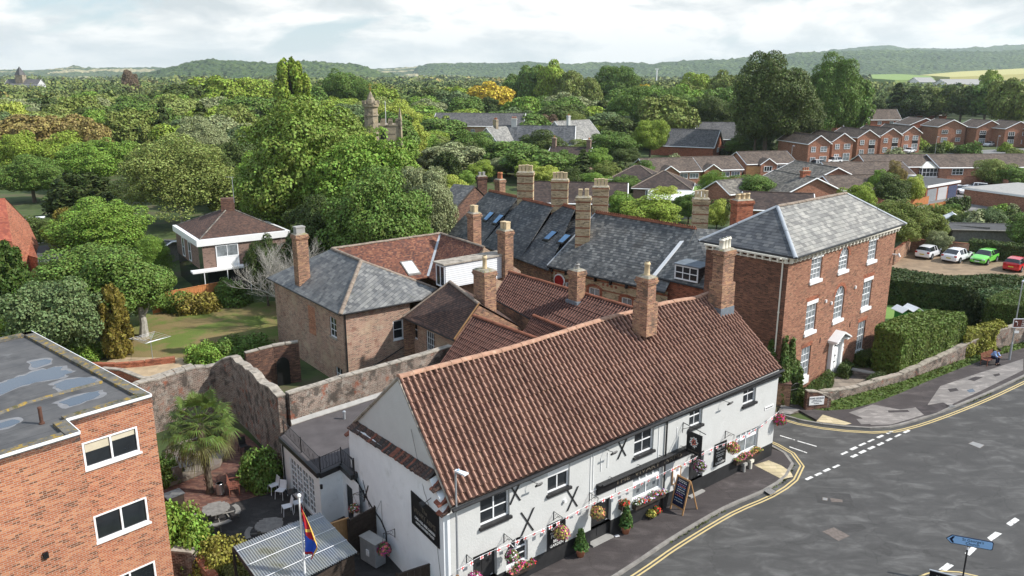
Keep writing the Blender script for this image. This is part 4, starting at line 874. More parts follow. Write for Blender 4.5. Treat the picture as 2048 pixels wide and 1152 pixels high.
# hanging baskets on iron brackets
def bracket(F,u,z,reach=.65):
    mb=MB();mb.tube([F.at(u,z+.02,.02),F.at(u,z-.42,.02)],.016,6);mb.tube([F.at(u,z,.02),F.at(u,z-.02,reach)],.012,6);mb.tube([F.at(u,z-.38,.02),F.at(u,z-.12,reach*.5),F.at(u,z-.02,reach)],.01,5)
    for k,r in ((.18,.07),(.33,.05)):mb.tube([F.at(u,z-.12+r*math.sin(a),k+r*math.cos(a)) for a in [i*.7 for i in range(10)]],.007,4)
    return mb
def basket(F,u,z,label,cols,r=.3,leaf=(.12,.15,.045),seed=0,reach=.55,o0=0.0,n=420,droop=.35):
    c=F.at(u,z,reach+o0);t=thing('hanging_basket',label,'hanging basket',c)
    zb=z+.75;FF=F if not o0 else Plane((F.p0+F.n*o0).xy,(F.p0+F.n*o0+F.d).xy)
    bracket(FF,u,zb,reach+.03).build('bracket',M['iron'],t)
    mb=MB()
    for k in range(3):a=k*2.1;mb.tube([c+V(.2*math.cos(a),.2*math.sin(a),0),V(c.x,c.y,zb-.03)],.005,4)
    mb.build('chain',M['iron'],t)
    MB().lathe((c.x,c.y,0),[(.06,c.z-.22),(.17,c.z-.16),(.22,c.z),(.2,c.z+.01),(.01,c.z)],12).build('bowl',M['soil'],t)
    flower_clump('flowers',c,(r,r,r*.8),t,cols,n,leaf,.075,.42,seed,droop)
basket(FP,.75,1.75,'basket of pink and white flowers next to the lamp post',['fl_pink','fl_white','fl_pink'],seed=1,leaf=(.16,.17,.06))
basket(FP,2.65,1.95,'basket of white and pink petunias hanging over the arched window',['fl_white','fl_pink'],seed=2)
basket(FP,5.4,1.95,'large straw-coloured basket trailing magenta petunias over the black board',['fl_yellow','fl_pink','fl_pink','fl_yellow'],r=.36,seed=3,leaf=(.24,.20,.08),n=620)
basket(FP,7.55,2.1,'dry looking basket at the left side of the middle pub door',['fl_yellow','fl_coral'],r=.34,seed=4,leaf=(.22,.17,.08),n=520)
basket(FP,14.75,2.05,'basket of white and purple flowers beside the right pub door',['fl_white','fl_pink','fl_lilac'],r=.34,seed=5,n=520)
basket(FP,17.45,2.2,'yellowing basket hung above the right-hand menu board',['fl_yellow','fl_pink','fl_coral'],r=.36,seed=6,leaf=(.20,.18,.05),n=620)
basket(FP,22.15,2.35,'green and crimson basket round the far corner of the pub',['fl_pink','fl_red'],r=.38,seed=7,leaf=(.09,.14,.035),n=620,reach=.2)
basket(GP,4.65,1.05,'basket trailing magenta flowers on the side gable wall',['fl_pink','fl_pink','fl_coral'],r=.3,seed=8,o0=.3,leaf=(.10,.13,.045),n=520,droop=.8)
basket(GP,1.45,1.45,'small basket of pale flowers by the fence on the side wall',['fl_pink','fl_white','fl_coral'],r=.25,seed=9,o0=.3)
def trough(u0,u1,z,label,cols,seed,leaf=(.09,.13,.04),wd=.24):
    t=thing('window_box',label,'window box',FP.at((u0+u1)/2,z,.15));mb=MB();mb.wbox(FP,u0,u1,z-.22,z,.03,.03+wd);mb.build('trough',M['timber_dark'],t)
    n=int((u1-u0)*260);rng=np.random.RandomState(seed)
    uu=u0+(u1-u0)*rng.rand(n);zz=z+.02+.26*rng.rand(n)*(.6+.4*np.sin(uu*6));oo=.03+(wd+.12)*rng.rand(n)-.02
    p=np.array([FP.at(a,b,c) for a,b,c in zip(uu,zz,oo)]);k=rng.rand(n);mi=np.zeros(n,int);m=[M['leaf_dense']]
    for i,cn in enumerate(cols):m.append(M[cn]);ph=.5+.5*np.sin(uu*2.3+i*2.1);mi[(k<.6*(i+1)/len(cols))&(k>=.6*i/len(cols))&(ph>.2)]=i+1
    o=quads_mesh('flowers',p,np.tile(np.array(FP.n)+np.array((0,0,.6)),(n,1)),np.full(n,.08),m,mi,1.2,seed,t,WLOC[t.name]);o.color=(*leaf,1)
trough(2.75,4.15,.85,'window box of pink and coral flowers under the arched window',['fl_pink','fl_coral','fl_red'],11)
trough(10.4,12.55,1.22,'long window box of red, white and lilac flowers under the bay of panes',['fl_red','fl_white','fl_white','fl_lilac'],12)
trough(18.3,20.55,.98,'window box of coral and green plants near the street corner',['fl_coral','fl_pink','fl_yellow'],13,(.12,.16,.04))
trough(9.45,9.95,1.55,'little wall planter of red flowers right of the middle door',['fl_red','fl_red'],14)
def potplant(px,py,label,h=.95,r=.22,seed=0,leaf=(.06,.13,.03),name='potted_shrub'):
    c=P(px,py,.1);t=thing(name,label,'potted plant',c)
    MB().lathe((c.x,c.y,0),[(r*.7,.105),(r*1.0,.40),(r*1.12,.42),(r*1.12,.48),(r*.95,.48),(r*.9,.44),(.01,.44)],14).build('pot',M['terracotta'],t,smooth=True)
    rng=np.random.RandomState(seed);n=500;zz=rng.rand(n)**1.2;rr=(r*1.5)*(1-zz*.75)*(.6+.5*rng.rand(n));a=rng.rand(n)*6.28
    p=np.stack([c.x+rr*np.cos(a),c.y+rr*np.sin(a),.5+zz*h],1);d=np.stack([np.cos(a),np.sin(a),.4+0*a],1)
    o=quads_mesh('foliage',p,d,np.full(n,.10),[M['leaf_dense']],None,1.4,seed,t,c);o.color=(*leaf,1)
    MB().tube([c+V(0,0,.4),c+V(0,0,.5+h*.7)],.02,5).build('stem',M['bark'],t)
potplant(1161,1112,'tall green shrub in a terracotta pot left of the middle door',seed=1);potplant(1251,1066,'pointed green shrub in a terracotta pot right of the middle door',seed=2,h=1.05)
def small_pot(px,py,label,cols,leaf,seed):
    c=P(px,py,.1);t=thing('potted_flowers',label,'potted plant',c);MB().lathe((c.x,c.y,0),[(.12,.103),(.16,.26),(.17,.28),(.01,.26)],10).build('pot',M['sign_black'],t)
    flower_clump('flowers',(c.x,c.y,.36),(.26,.26,.16),t,cols,200,leaf,.07,.4,seed)
small_pot(1302,1036,'low pot of yellow-green leaves on the pavement by the plinth',['fl_yellow'],(.16,.20,.03),21);small_pot(1313,1029,'low pot of red flowers on the pavement by the plinth',['fl_red'],(.07,.12,.03),22)
# chalkboard
q0,q1=P(1339,1017,.1),P(1365,1032,.1);t=thing('pavement_board','wooden A-frame chalkboard with chalk writing outside the pub','chalkboard',(q0+q1)/2)
AB=Plane(q0.xy,q1.xy);wd=AB.L
if AB.n.y>0:AB=Plane(q1.xy,q0.xy)
H2=1.75;back=-.42
def ab(u,s,o=0):return AB.at(u,.1+H2*s,back*s+o)
mb=MB()
for u in (0,wd-.07):mb.hexa([ab(u,0),ab(u+.07,0),ab(u+.07,0,-.05),ab(u,0,-.05),ab(u,1),ab(u+.07,1),ab(u+.07,1,-.05),ab(u,1,-.05)])
for s0,s1 in ((.14,.18),(.96,1.0)):mb.hexa([ab(.07,s0,.0),ab(wd-.07,s0,.0),ab(wd-.07,s0,-.045),ab(.07,s0,-.045),ab(.07,s1,.0),ab(wd-.07,s1,.0),ab(wd-.07,s1,-.045),ab(.07,s1,-.045)])
mb.build('frame',M['timber_tan'],t)
mb=MB()
for u in (0,wd-.06):mb.hexa([AB.at(u,.1,-1.05),AB.at(u+.06,.1,-1.05),AB.at(u+.06,.1,-1.1),AB.at(u,.1,-1.1)]+[ab(u,.97,-.06),ab(u+.06,.97,-.06),ab(u+.06,.97,-.1),ab(u,.97,-.1)])
mb.build('rear_leg',M['timber_tan'],t)
bd=MB().hexa([ab(.071,.181,-.012),ab(wd-.071,.181,-.012),ab(wd-.071,.181,-.03),ab(.071,.181,-.03),ab(.071,.959,-.012),ab(wd-.071,.959,-.012),ab(wd-.071,.959,-.03),ab(.071,.959,-.03)]).build('board',M['navy'],t)
rng=random.Random(4)
for i,s in enumerate((.90,.86,.79,.74,.70,.64,.58,.52,.46,.38,.31)):
    mb=MB();u=.14+rng.uniform(0,.12)
    while u<wd-.22:
        w=rng.uniform(.04,.12);mb.poly([ab(u,s,.0),ab(u+w,s-.01,.0),ab(u+w,s+.012,.0),ab(u,s+.02,.0)]);u+=w+rng.uniform(.02,.05)
    if mb.f:mb.build('chalk_writing',M[['text_white','text_white','fl_lilac','fl_coral','sign_blue'][i%5]],bd)
# bench of litter: a paper on the pavement
c=P(1234,1072,.1);tag(MB().box(c+V(0,0,.01),(.22,.15,.012),.4).build('paper',M['plastic'],origin=c),'white sheet of paper lying on the pavement near the middle door','litter')
# street lamp at the pub corner
def lamp_post(base,h,label,head_dir,lz=.1):
    t=thing('street_lamp',label,'street lamp',base+V(0,0,lz));b=base
    mb=MB();mb.tube([b+V(0,0,lz),b+V(0,0,lz+1.3)],.085,10);mb.tube([b+V(0,0,lz+1.3),b+V(0,0,lz+1.42),b+V(0,0,h)],[.085,.05,.04],10);mb.build('post',M['steel'],t)
    d=Vector((*head_dir,0)).normalized();s=V(-d.y,d.x,0);mb=MB();z=h+.02
    mb.hexa([b+s*.05+V(0,0,z-.03),b-s*.05+V(0,0,z-.03),b-s*.13+d*.55+V(0,0,z),b+s*.13+d*.55+V(0,0,z)][::-1]+[b+s*.07+V(0,0,z+.06),b-s*.07+V(0,0,z+.06),b-s*.12+d*.55+V(0,0,z+.06),b+s*.12+d*.55+V(0,0,z+.06)][::-1])
    hd=mb.build('lamp_head',M['plastic'],t);MB().lathe(b+d*.15,[(.035,z+.06),(.035,z+.12),(.01,z+.14)],8).build('sensor',M['sign_blue'],hd)
    return t
lp=P(911,943,6.5);lt=lamp_post(V(lp.x,lp.y,0),6.5,'slim grey street lamp at the left front corner of the white pub',(1,-.75))
MB().box(V(lp.x,lp.y,1.9)+V(0,-.06,0),(.12,.03,.3)).build('notice',M['timber_tan'],lt)
# ---------------------------------------------------------------- the three-storey brick house
gd=V(math.cos(rad(42.5)),math.sin(rad(42.5)),0);gA=V(17.42,48.76,0);gB=gA+gd*16.1;gn=V(-gd.y,gd.x,0);gC=gA+gn*6.1;gD=gB+gn*6.1
GF=Plane(gA,gB);GS=Plane(gC,gA);GR=Plane(gB,gD);GB=Plane(gD,gC)
geo=thing('brick_townhouse','tall three-storey red brick house with hipped slate roof and white cornice','house',(gA+gD)/2)
hs=[(3.05,4.55,7.8,9.32),(7.0,8.42,7.8,9.5,True),(11.5,12.95,7.8,9.32),(3.0,4.45,4.2,6.15),(7.0,8.45,4.2,6.7,True),(11.4,12.9,4.2,6.3),(2.9,4.2,.95,3.15),(11.3,12.6,.85,3.2)]
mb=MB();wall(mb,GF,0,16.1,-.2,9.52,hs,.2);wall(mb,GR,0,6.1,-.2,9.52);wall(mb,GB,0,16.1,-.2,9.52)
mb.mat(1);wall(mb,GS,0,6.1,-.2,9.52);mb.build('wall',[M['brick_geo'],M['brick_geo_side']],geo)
wsil=('paint_white',.10,.10,.22)
for i,h in enumerate(hs):
    if i in (1,4):window(geo,GF,h,-.12,3,4 if i==4 else 3,.08,.03,meet=2,sill=wsil,glass='glass_net')
    elif i in (6,7):window(geo,GF,h,-.12,3,4,.08,.03,meet=2,sill=('paint_white',.05,.03,.55 if i==6 else .12),glass='glass_net')
    else:window(geo,GF,h,-.12,3,4,.08,.03,meet=2,sill=wsil,head=('paint_white',.04,.03,.26),glass='glass_net')
# gauged brick arches over the openings
mb=MB()
for i,h in enumerate(hs):
    u0,u1,z=h[0],h[1],h[3]
    if i in (1,4):
        r=(u1-u0)/2;cu,cz=(u0+u1)/2,z-r
        for k in range(18):
            a,b=math.pi*k/18,math.pi*(k+.9)/18;mb.prism([GF.at(cu+q*math.cos(t),cz+q*math.sin(t),.002) for q,t in ((r,a),(r+.24,a),(r+.24,b),(r,b))],GF.n*.008)
    elif i in (3,5,6,7):
        zz=z+(.26 if i<6 else 0);n=16
        for k in range(n):
            a,b=u0-.1+(u1-u0+.2)*k/n,u0-.1+(u1-u0+.2)*(k+.9)/n;mb.prism([GF.at(a,zz,.002),GF.at(b,zz,.002),GF.at(b+(b-(u0+u1)/2)*.12,zz+.3,.002),GF.at(a+(a-(u0+u1)/2)*.12,zz+.3,.002)],GF.n*.008)
mb.build('brick_arches',M['brick_red'],geo)
# roof
r0,r1,r2=P(1592,516,10.0),P(1812,447,10.0),P(1398,481,10.0);r3=r1+(r2-r0);t0,t1=P(1555,412,12.45),P(1692,386,12.45)
mb=MB();mb.poly([r0,r1,t1,t0]);mb.poly([r1,r3,t1]);mb.poly([r3,r2,t0,t1]);mb.mat(1);mb.poly([r2,r0,t0]);ro=mb.build('roof',[M['slate_pale'],M['slate_dark']],geo)  # left hip in darker slate: its shade is put into the colour
for a,b in ((r0,t0),(r2,t0),(r1,t1),(r3,t1)):ridge_tiles([a,b],.13,3.0,M['lead_pale'],ro,'hip_roll')
ridge_tiles([t0,t1],.15,.5,M['ridge_grey'],ro)
mb=MB();c=sum((r0,r1,r3,r2),V(0,0,0))/4
ring=[r0,r1,r3,r2]
for s,z0,z1,mt in ((1.0,-.10,-.004,0),):
    mb.prism([q+V(0,0,-.10) for q in ring],.09)
mb.build('soffit',M['cream'],geo)
mb=MB();mb.tube([q+V(0,0,-.02) for q in (r2,r0,r1)],.07,8);mb.build('gutter',M['iron'],geo)
# cornice with brackets
mb=MB();
for F,L in ((GF,16.1),(GS,6.1)):
    segs=[(0,L)] if F is GS else [(0,7.0),(8.42,L)]
    for a,b in segs:mb.wbox(F,a,b,9.52,9.60,.0,.12)
    mb.wbox(F,-.02,L+.02,9.80,9.91,.0,.30)
    n=int(L/.52)
    for k in range(n+1):
        u=.12+(L-.24)*k/n;mb.wbox(F,u-.06,u+.06,9.60,9.80,.0,.24);mb.wbox(F,u-.06,u+.06,9.52,9.62,.12,.20)
mb.mat(1)
for F,L in ((GF,16.1),(GS,6.1),(GR,6.1),(GB,16.1)):mb.poly([F.at(0,9.5,-.01),F.at(L,9.5,-.01),F.at(L,9.95,-.01),F.at(0,9.95,-.01)])
mb.build('cornice',[M['cream'],M['brick_geo_side']],geo)
mb=MB();mb.tube([GS.at(5.75,9.85,.5),GS.at(5.75,9.75,.1),GS.at(5.75,9.5,.08),GS.at(5.75,1.5,.08)],.05,8);mb.tube([GS.at(5.75,6.2,.08),GS.at(5.75,6.3,.08)],.075,8);mb.tube([GS.at(5.75,3.2,.08),GS.at(5.75,3.3,.08)],.075,8);mb.build('downpipe',M['cream'],geo)
# doorcase
mb=MB();mb.wbox(GF,6.85,7.1,0.05,2.6,0,.28);mb.wbox(GF,8.3,8.55,.05,2.6,0,.28);mb.wbox(GF,6.8,8.6,2.6,2.75,0,.32);mb.wbox(GF,6.6,7.05,2.72,2.86,0,.62);mb.wbox(GF,8.35,8.8,2.72,2.86,0,.62)
for s in (-1,1):
    a=7.7+1.12*s;mb.hexa([GF.at(a,2.82,0),GF.at(a,2.82,.72),GF.at(7.7,3.36,.72),GF.at(7.7,3.36,0),GF.at(a,2.92,0),GF.at(a,2.92,.72),GF.at(7.7,3.48,.72),GF.at(7.7,3.48,0)])
mb.prism([GF.at(6.9,2.86,.1),GF.at(8.5,2.86,.1),GF.at(7.7,3.3,.1)],GF.n*.05)
mb.build('doorcase',M['paint_white'],geo)
dr=MB().wbox(GF,7.1,8.3,.08,2.2,.02,.08);
for a,b in ((.15,.95),(1.15,2.0)):
    for u in (7.2,7.75):dr.wbox(GF,u,u+.42,a+.1,b,.08,.10)
dr=dr.build('door',M['paint_white'],geo)
mb=MB();mb.wbox(GF,7.62,7.86,1.05,1.12,.10,.13);mb.wbox(GF,7.7,7.76,1.5,1.6,.10,.14);mb.build('letter_plate',M['iron'],dr)
mb=MB();mb.wbox(GF,7.1,8.3,2.22,2.6,.02,.05);mb.build('fanlight',M['glass'],geo)
mb=MB();mb.wbox(GF,8.85,9.2,1.85,2.1,0,.03);mb.build('plaque',M['paint_white'],geo);MB().wbox(GF,8.85,9.2,1.5,1.75,0,.03).build('plaque',M['paint_white'],geo)
for u,z in ((5.5,5.9),(6.35,5.6),(9.9,6.1)):MB().wbox(GF,u,u+.14,z,z+.2,0,.1).build('sensor',M['paint_white'],geo)
for u,z in ((5.35,3.0),(9.8,3.2)):MB().wbox(GF,u,u+.07,z,z+.4,0,.03).build('tie_plate',M['iron'],geo)
mb=MB();mb.wbox(GF,15.9,16.0,7.7,7.78,0,.4);mb.tube([GF.at(15.95,7.85,.4),GF.at(15.95,7.6,.55)],.09,8);mb.build('camera_unit',M['paint_white'],geo)
tag(MB().lathe(tuple(P(1575,697,3.2).xy)+(0,),[(.05,3.0),(.14,3.05),(.15,3.2),(.05,3.28)],10).build('wall_lamp',M['paint_white'],geo))
# ivy on the corner of the brick house, garden hedges
# ---------------------------------------------------------------- weathered buff house with slate hip, red wing and dormer
def onp(a,b,c,px,py,off=0.0):
    n=(b-a).cross(c-a).normalized()
    if n.z<0:n=-n
    a=a+n*off;r=ray(px,py);o=V(0,0,CAMH);t=(a-o).dot(n)/r.dot(n);return o+r*t
def zat(px,py,base):
    r=ray(px,py);return CAMH+r.z*(base.y/r.y)
def chim(par,b,t,w,d,mat,ang=-51.5,**k):
    base=P(*b);return chimney(par,(base.x,base.y),w,d,b[2]-.8,zat(t[0],t[1],base),rad(ang),mat,**k)
S0,S1,S2=P(680,629,5.5),P(534,555,5.5),P(842,599,5.5)
st=thing('buff_brick_house','weathered buff and red brick house with a slate hip roof and tall chimney','house',S0.xy.to_3d())
d1=(S0-S1).normalized();d2=(S2-S0).normalized()
c0=S0-d1*.35+d2*.35-V(0,0,.05);c1=S1+d1*.5+d2*.35-V(0,0,.05)
W1=Plane(c1.xy,c0.xy);W2=Plane(c0.xy,(c0+d2*5.15).xy)
q2=c0+d2*5.15;W3=Plane(q2.xy,(q2-d1*.0+V(.62,.60,0)).xy)
def o8(x,y):return (520+x/3.29,430+y/3.29)
h1=[(W1.L-2.15,W1.L-1.1,3.3,4.75),(W1.L-1.6,W1.L-.55,.2,1.2)];h2=[(3.75,4.6,2.75,4.2)]
mb=MB();wall(mb,W1,0,W1.L,-.2,5.42,h1,.14);wall(mb,W2,0,W2.L,-.2,5.42,h2,.14)
mb.build('wall',M['brick_stone'],st)
window(st,W1,h1[0],-.1,2,3,.06,.025,meet=1,sill=('stone_cap',.06,.06,.12));window(st,W1,h1[1],-.1,2,2);window(st,W2,h2[0],-.1,1,2,.09,.04,sill=('paint_white',.03,.05,.06))
MB().wbox(W1,W1.L-5.7,W1.L-4.5,2.6,4.75,.0,.006).build('infill_panel',M['brick_flats'],st)
# next bay, turned slightly, with a tall sash
W4=Plane((c0+d2*5.15).xy,(c0+d2*5.15+V(1.1,-.35,0)).xy);bay0=c0+d2*5.15
W5=Plane(bay0.xy,P(908,678,4.5).xy+Vector((.25,.3)))
h5=[(.35,1.05,2.75,4.15),(2.3,3.45,1.5,3.9)]
mb=MB();wall(mb,W5,0,W5.L,-.2,4.42,h5,.12);mb.build('wall',M['brick_stone'],st)
window(st,W5,h5[0],-.1,1,2,.08,.04);window(st,W5,h5[1],-.1,4,5,.07,.03,meet=2)
Z0,Z1=P(664,497,8.0),P(722,521,8.0);S3=P(874,577,5.55)
sB=S1+(Z0-Z1)*0+d2*7.6
mb=MB();slab(mb,[S1,S0,Z1,Z0],.10);slab(mb,[S0,S2,S3,Z1],.10);mb.poly([S1,Z0,sB]);ro=mb.build('roof',M['slate'],st)
ridge_tiles([S0,Z1,Z0],.15,.45,M['ridge_grey'],ro,lift=.03);ridge_tiles([Z1,S3],.13,.45,M['ridge_grey'],ro)
mb=MB();mb.tube([q+V(0,0,-.06) for q in (S1,S0,S2)],.06,8);mb.tube([W2.at(.12,5.35,.08),W2.at(.12,.1,.08)],.05,8);mb.tube([W5.at(.25,4.3,.06),W5.at(.3,2.5,.08),W2.at(3.4,1.7,.1),W2.at(.3,.6,.1)],.04,6);mb.build('gutter',M['iron'],st)
chim(st,(605,556,6.3),(603,468),.82,.9,M['brick_chim'],pots=1,potr=.3,poth=.55,sq=True,pot='concrete')
RB=P(881,466.5,8.0);R2=P(968,494,8.0);nf=V(.62,-.785,0);nl=V(-.785,-.62,0)
Vb=RB+nf*3.7+nl*3.7-V(0,0,2.5);A2=Z0+nf*3.7-V(0,0,2.5);R2b=R2+nl*3.7-V(0,0,2.5)
mb=MB();slab(mb,[Z0,A2,Vb,RB],.08);slab(mb,[RB,Vb,R2b,R2],.08);mb.poly([RB,R2,R2-nl*3.7-V(0,0,2.5),RB-nl*3.7-V(0,0,2.5)]);mb.poly([Z0,RB,RB-nf*3.7-V(0,0,2.5),Z0-nf*3.7-V(0,0,2.5)])
rw=mb.build('wing_roof',M['clay'],st);ridge_tiles([Z0,RB,R2],.14,.45,M['ridge_grey'],rw,lift=.03)
mb=MB();q=(Vb-RB).normalized();s=q.cross(V(0,0,1)).normalized()*.1;mb.prism([RB+V(0,0,.02)+s,RB+V(0,0,.02)-s,Vb+V(0,0,.05)-s,Vb+V(0,0,.05)+s],.02);mb.build('valley',M['lead_pale'],rw)
mb=MB();
for a,b in ((R2b,R2),(R2,R2-nl*3.7-V(0,0,2.5))):mb.poly([a,b,b.xy.to_3d(),a.xy.to_3d()])
mb.build('wing_wall',M['brick_stone'],st);mb=MB();mb.poly([RB-nf*3.7-V(0,0,2.5),Z0-nf*3.7-V(0,0,2.5),(Z0-nf*3.7).xy.to_3d(),(RB-nf*3.7).xy.to_3d()]);mb.poly([RB,RB-nf*3.7-V(0,0,2.5),(RB-nf*3.7).xy.to_3d(),RB.xy.to_3d()])
mb.build('wing_wall',M['brick_stone'],st)
# roof window on the wing
K=[o8(920,308),o8(1000,297),o8(1062,385),o8(978,396)];k4=[onp(Z0,RB,Vb,*q,off=.06) for q in K]
mb=MB();mb.prism([q-V(0,0,.1) for q in k4],.12);f_=mb.build('roof_window',M['timber'],st)
cc=sum(k4,V(0,0,0))/4;MB().poly([cc.lerp(q,.84)+V(0,0,.03) for q in k4]).build('pane',M['blind_w'] if 'blind_w' in M else flat('white_blind',(.62,.62,.6),.3,.05,3.0),f_)
# dormer with boarded white cheek
F0=P(892,577,5.85);dz=1.75;dd=V(.78,.62,0)*5.6;df=V(-.62,.785,0)*1.25
dm=thing  # (helper alias unused)
mb=MB();mb.hexa([F0,F0+dd,F0+dd+df,F0+df,F0+V(0,0,dz),F0+dd+V(0,0,dz),F0+dd+df+V(0,0,dz),F0+df+V(0,0,dz)]);dmr=mb.build('dormer',tiles('white_boarding',[(.74,.76,.78),(.78,.79,.80)],9.0,.16,.012,mortar=(.35,.36,.38),bump=.3,big=.04),st)
DP=Plane((F0+df).xy,F0.xy)
window(dmr,DP,(.06,1.2,5.9,7.5),.05,2,1,.08,.06,split=1)
mb=MB();e=V(0,0,dz);mb.prism([F0+e-dd*.04-df*.1,F0+e+dd*1.02-df*.1,F0+e+dd*1.02+df*1.1,F0+e-dd*.04+df*1.1],.10);mb.build('dormer_roof',M['stone_cap'],dmr)
# ---------------------------------------------------------------- low house with brown tiles behind the garden wall
def drop(p,z=-.2):return V(p.x,p.y,z)
b0,b1=P(806,634,4.5),P(908,679,4.5);b2,b3=P(900,563,6.7),P(975,596,6.7)
br=thing('brown_tiled_house','small house with a dark brown tiled roof and big square chimney behind the pub','house',drop(b1,0))
vr=b3+(b3-(b2))*.0
mb=MB();slab(mb,[b0,b1,P(958,607,6.7),b2],.10);bb=P(958,607,6.7)
back=V(.62,.785,0)*0+V(.80,.60,0)*3.4;mb.poly([b2,bb,bb+back-V(0,0,2.2),b2+back-V(0,0,2.2)])
ro=mb.build('roof',M['brown_tile'],br);ridge_tiles([b2,bb],.13,.45,M['ridge_grey'],ro);MB().tube([b1+V(0,0,.02),bb+V(0,0,.02)],.05,6).build('verge',M['timber_tan'],ro)
MB().tube([b0+V(0,0,.02),b2+V(0,0,.02)],.07,6).build('hip',M['ridge_grey'],ro)
eb=bb+back-V(0,0,2.2)
mb=MB();mb.poly([drop(b1),drop(eb),eb-V(0,0,.12),bb-V(0,0,.15),b1-V(0,0,.12)]);mb.poly([drop(b2+back),b2+back-V(0,0,2.2),b2-V(0,0,.1),b0-V(0,0,.1),drop(b0)]);mb.poly([drop(eb),drop(b2+back),b2+back-V(0,0,2.2),eb-V(0,0,.12)])
mb.build('wall',M['brick_chim'],br)
MB().tube([b0-V(0,0,.08),b1-V(0,0,.08)],.05,6).build('gutter',M['iron'],br)
chim(br,(970,606,6.3),(970,540),1.25,.95,M['brick_chim'],pots=1,potr=.16,poth=.95,label='square stack with one tall pot and a cowl')
# ---------------------------------------------------------------- pantiled rear ranges of the pub
def range_roof(name,label,e0,e1,r1,r0,mat,nu,nv,wallm='brick_chim',backdepth=2.6,drop_back=1.6,walls=True):
    t=thing(name,label,'outbuilding',drop((e0+e1)/2,0))
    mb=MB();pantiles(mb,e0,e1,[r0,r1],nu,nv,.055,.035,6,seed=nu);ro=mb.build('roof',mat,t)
    bd=V((r1-r0).y,-(r1-r0).x,0).normalized()
    if bd.dot(r0-e0)<0:bd=-bd
    B0,B1=r0+bd*backdepth-V(0,0,drop_back),r1+bd*backdepth-V(0,0,drop_back)
    MB().poly([r0,r1,B1,B0]).build('roof',M['brown_tile'],t)
    ridge_tiles([r0+V(0,0,.02),r1+V(0,0,.02)],.14,.45,M['ridge_red'] if mat is M['pan2'] else M['ridge'],ro)
    mb=MB();dn=V(0,0,.1)
    mb.poly([drop(e0),drop(e1),e1-dn,e0-dn]);mb.poly([drop(e0),e0-dn,r0-dn,B0-dn,drop(B0)]);mb.poly([drop(e1),drop(B1),B1-dn,r1-dn,e1-dn]);mb.poly([drop(B0),B0-dn,B1-dn,drop(B1)])
    mb.build('wall',M[wallm],t);MB().tube([e0-dn*.3,e0.lerp(e1,1)-dn*.3],.05,6).build('gutter',M['iron'],t)
    return t
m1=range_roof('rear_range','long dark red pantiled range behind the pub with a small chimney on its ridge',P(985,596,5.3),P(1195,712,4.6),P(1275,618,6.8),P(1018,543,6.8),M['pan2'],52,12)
chim(m1,(1153,597,6.5),(1152,540),.85,.75,M['brick_chim'],pots=1,potr=.16,poth=.4,pot='concrete')
mb=MB();q=P(1153,600,6.4);mb.box((q.x,q.y,6.3),(1.1,1.0,.25),rad(-51));mb.build('flashing',M['lead'],m1)
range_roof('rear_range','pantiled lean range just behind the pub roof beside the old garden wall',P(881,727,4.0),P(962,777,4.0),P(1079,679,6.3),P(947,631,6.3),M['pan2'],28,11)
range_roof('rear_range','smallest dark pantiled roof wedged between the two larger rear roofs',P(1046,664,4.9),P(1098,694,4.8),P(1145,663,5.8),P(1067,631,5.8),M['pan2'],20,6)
# ---------------------------------------------------------------- long slate terrace
te=thing('slate_terrace','long Victorian terrace with patterned slate roofs, red crests and banded chimneys','terrace',(3,72,0))
def troof(e0,e1,r0,r1,mat,crest=True,par=te,back=True):
    mb=MB();mb.prism([e0,e1,r1,r0],-.10);
    bd=V(.75,.66,0)*5.0-V(0,0,3.8)
    if back:mb.poly([r0,r1,r1+bd,r0+bd])
    ro=mb.build('roof',mat,par)
    if crest:
        ridge_tiles([r0,r1],.13,.4,M['ridge_red'],ro)
        mb=MB();n=int((r1-r0).length/.22);mb.tube([r0+V(0,0,.12),r1+V(0,0,.12)],.03,4)
        for k in range(n):mb.box(r0.lerp(r1,(k+.5)/n)+V(0,0,.17),(.10,.05,.10),rad(-50))
        mb.build('crest',M['ridge_red'],ro)
    return ro
ze,zr=5.2,9.25
pts=[((893,466),(962,491),(978,382),(1036,395)),((962,491),(1040,519),(1046,399),(1106,413)),((1040,519),(1096,540),(1118,408),(1150,418))]
for i,(a,b,c,d) in enumerate(pts):troof(P(*a,ze),P(*b,ze),P(*c,zr+.12*i),P(*d,zr+.12*i),M['slate_terr2'])
MB().poly([P(893,466,ze-.12),P(1097,541,ze-.12),P(1200,430,zr+.0),P(1150,417,zr-.1),P(979,382,zr-.12)]).build('roof',M['slate_terr2'],te)
e0,e1=P(1094,531,5.5),P(1330,583,5.5);r0_,r1_=P(1192,425,9.6),P(1392,458,9.6)
troof(e0,e1,r0_,r1_,M['slate_terr'])
f0,f1,s0_,s1_=P(1308,552,6.3),P(1440,583,6.3),P(1386,456,9.6),P(1478,462,9.6)
r4=troof(f0,f1,s0_,s1_,M['slate_terr'],crest=False)
mb=MB();w=(f1-f0).normalized()*.16;mb.prism([f0-w,f0+w,s0_+w,s0_-w],.06);mb.build('parapet_flashing',M['paint_white'],te)
mb=MB();w=(e1-e0).normalized()*.05;mb.prism([e0-w,e0+w,r0_+w,r0_-w],.05);mb.build('verge_flashing',M['lead_pale'],te)
TP=Plane((e0+V(.25,.2,0)).xy,(e1+V(.25,.2,0)).xy)
hh=[(1.75,2.75,2.9,4.35),(4.3,5.4,2.9,4.4),(7.6,8.6,2.6,4.2)]
mb=MB();wall(mb,TP,0,TP.L,-.2,5.42,hh,.12);mb.build('wall',M['brick_buff'],te)
for h in hh:window(te,TP,h,-.08,2,2,.08,.035,glass='glass_net')
mb=MB();u=0
mb.wbox(TP,0,TP.L,5.08,5.18,0,.03)
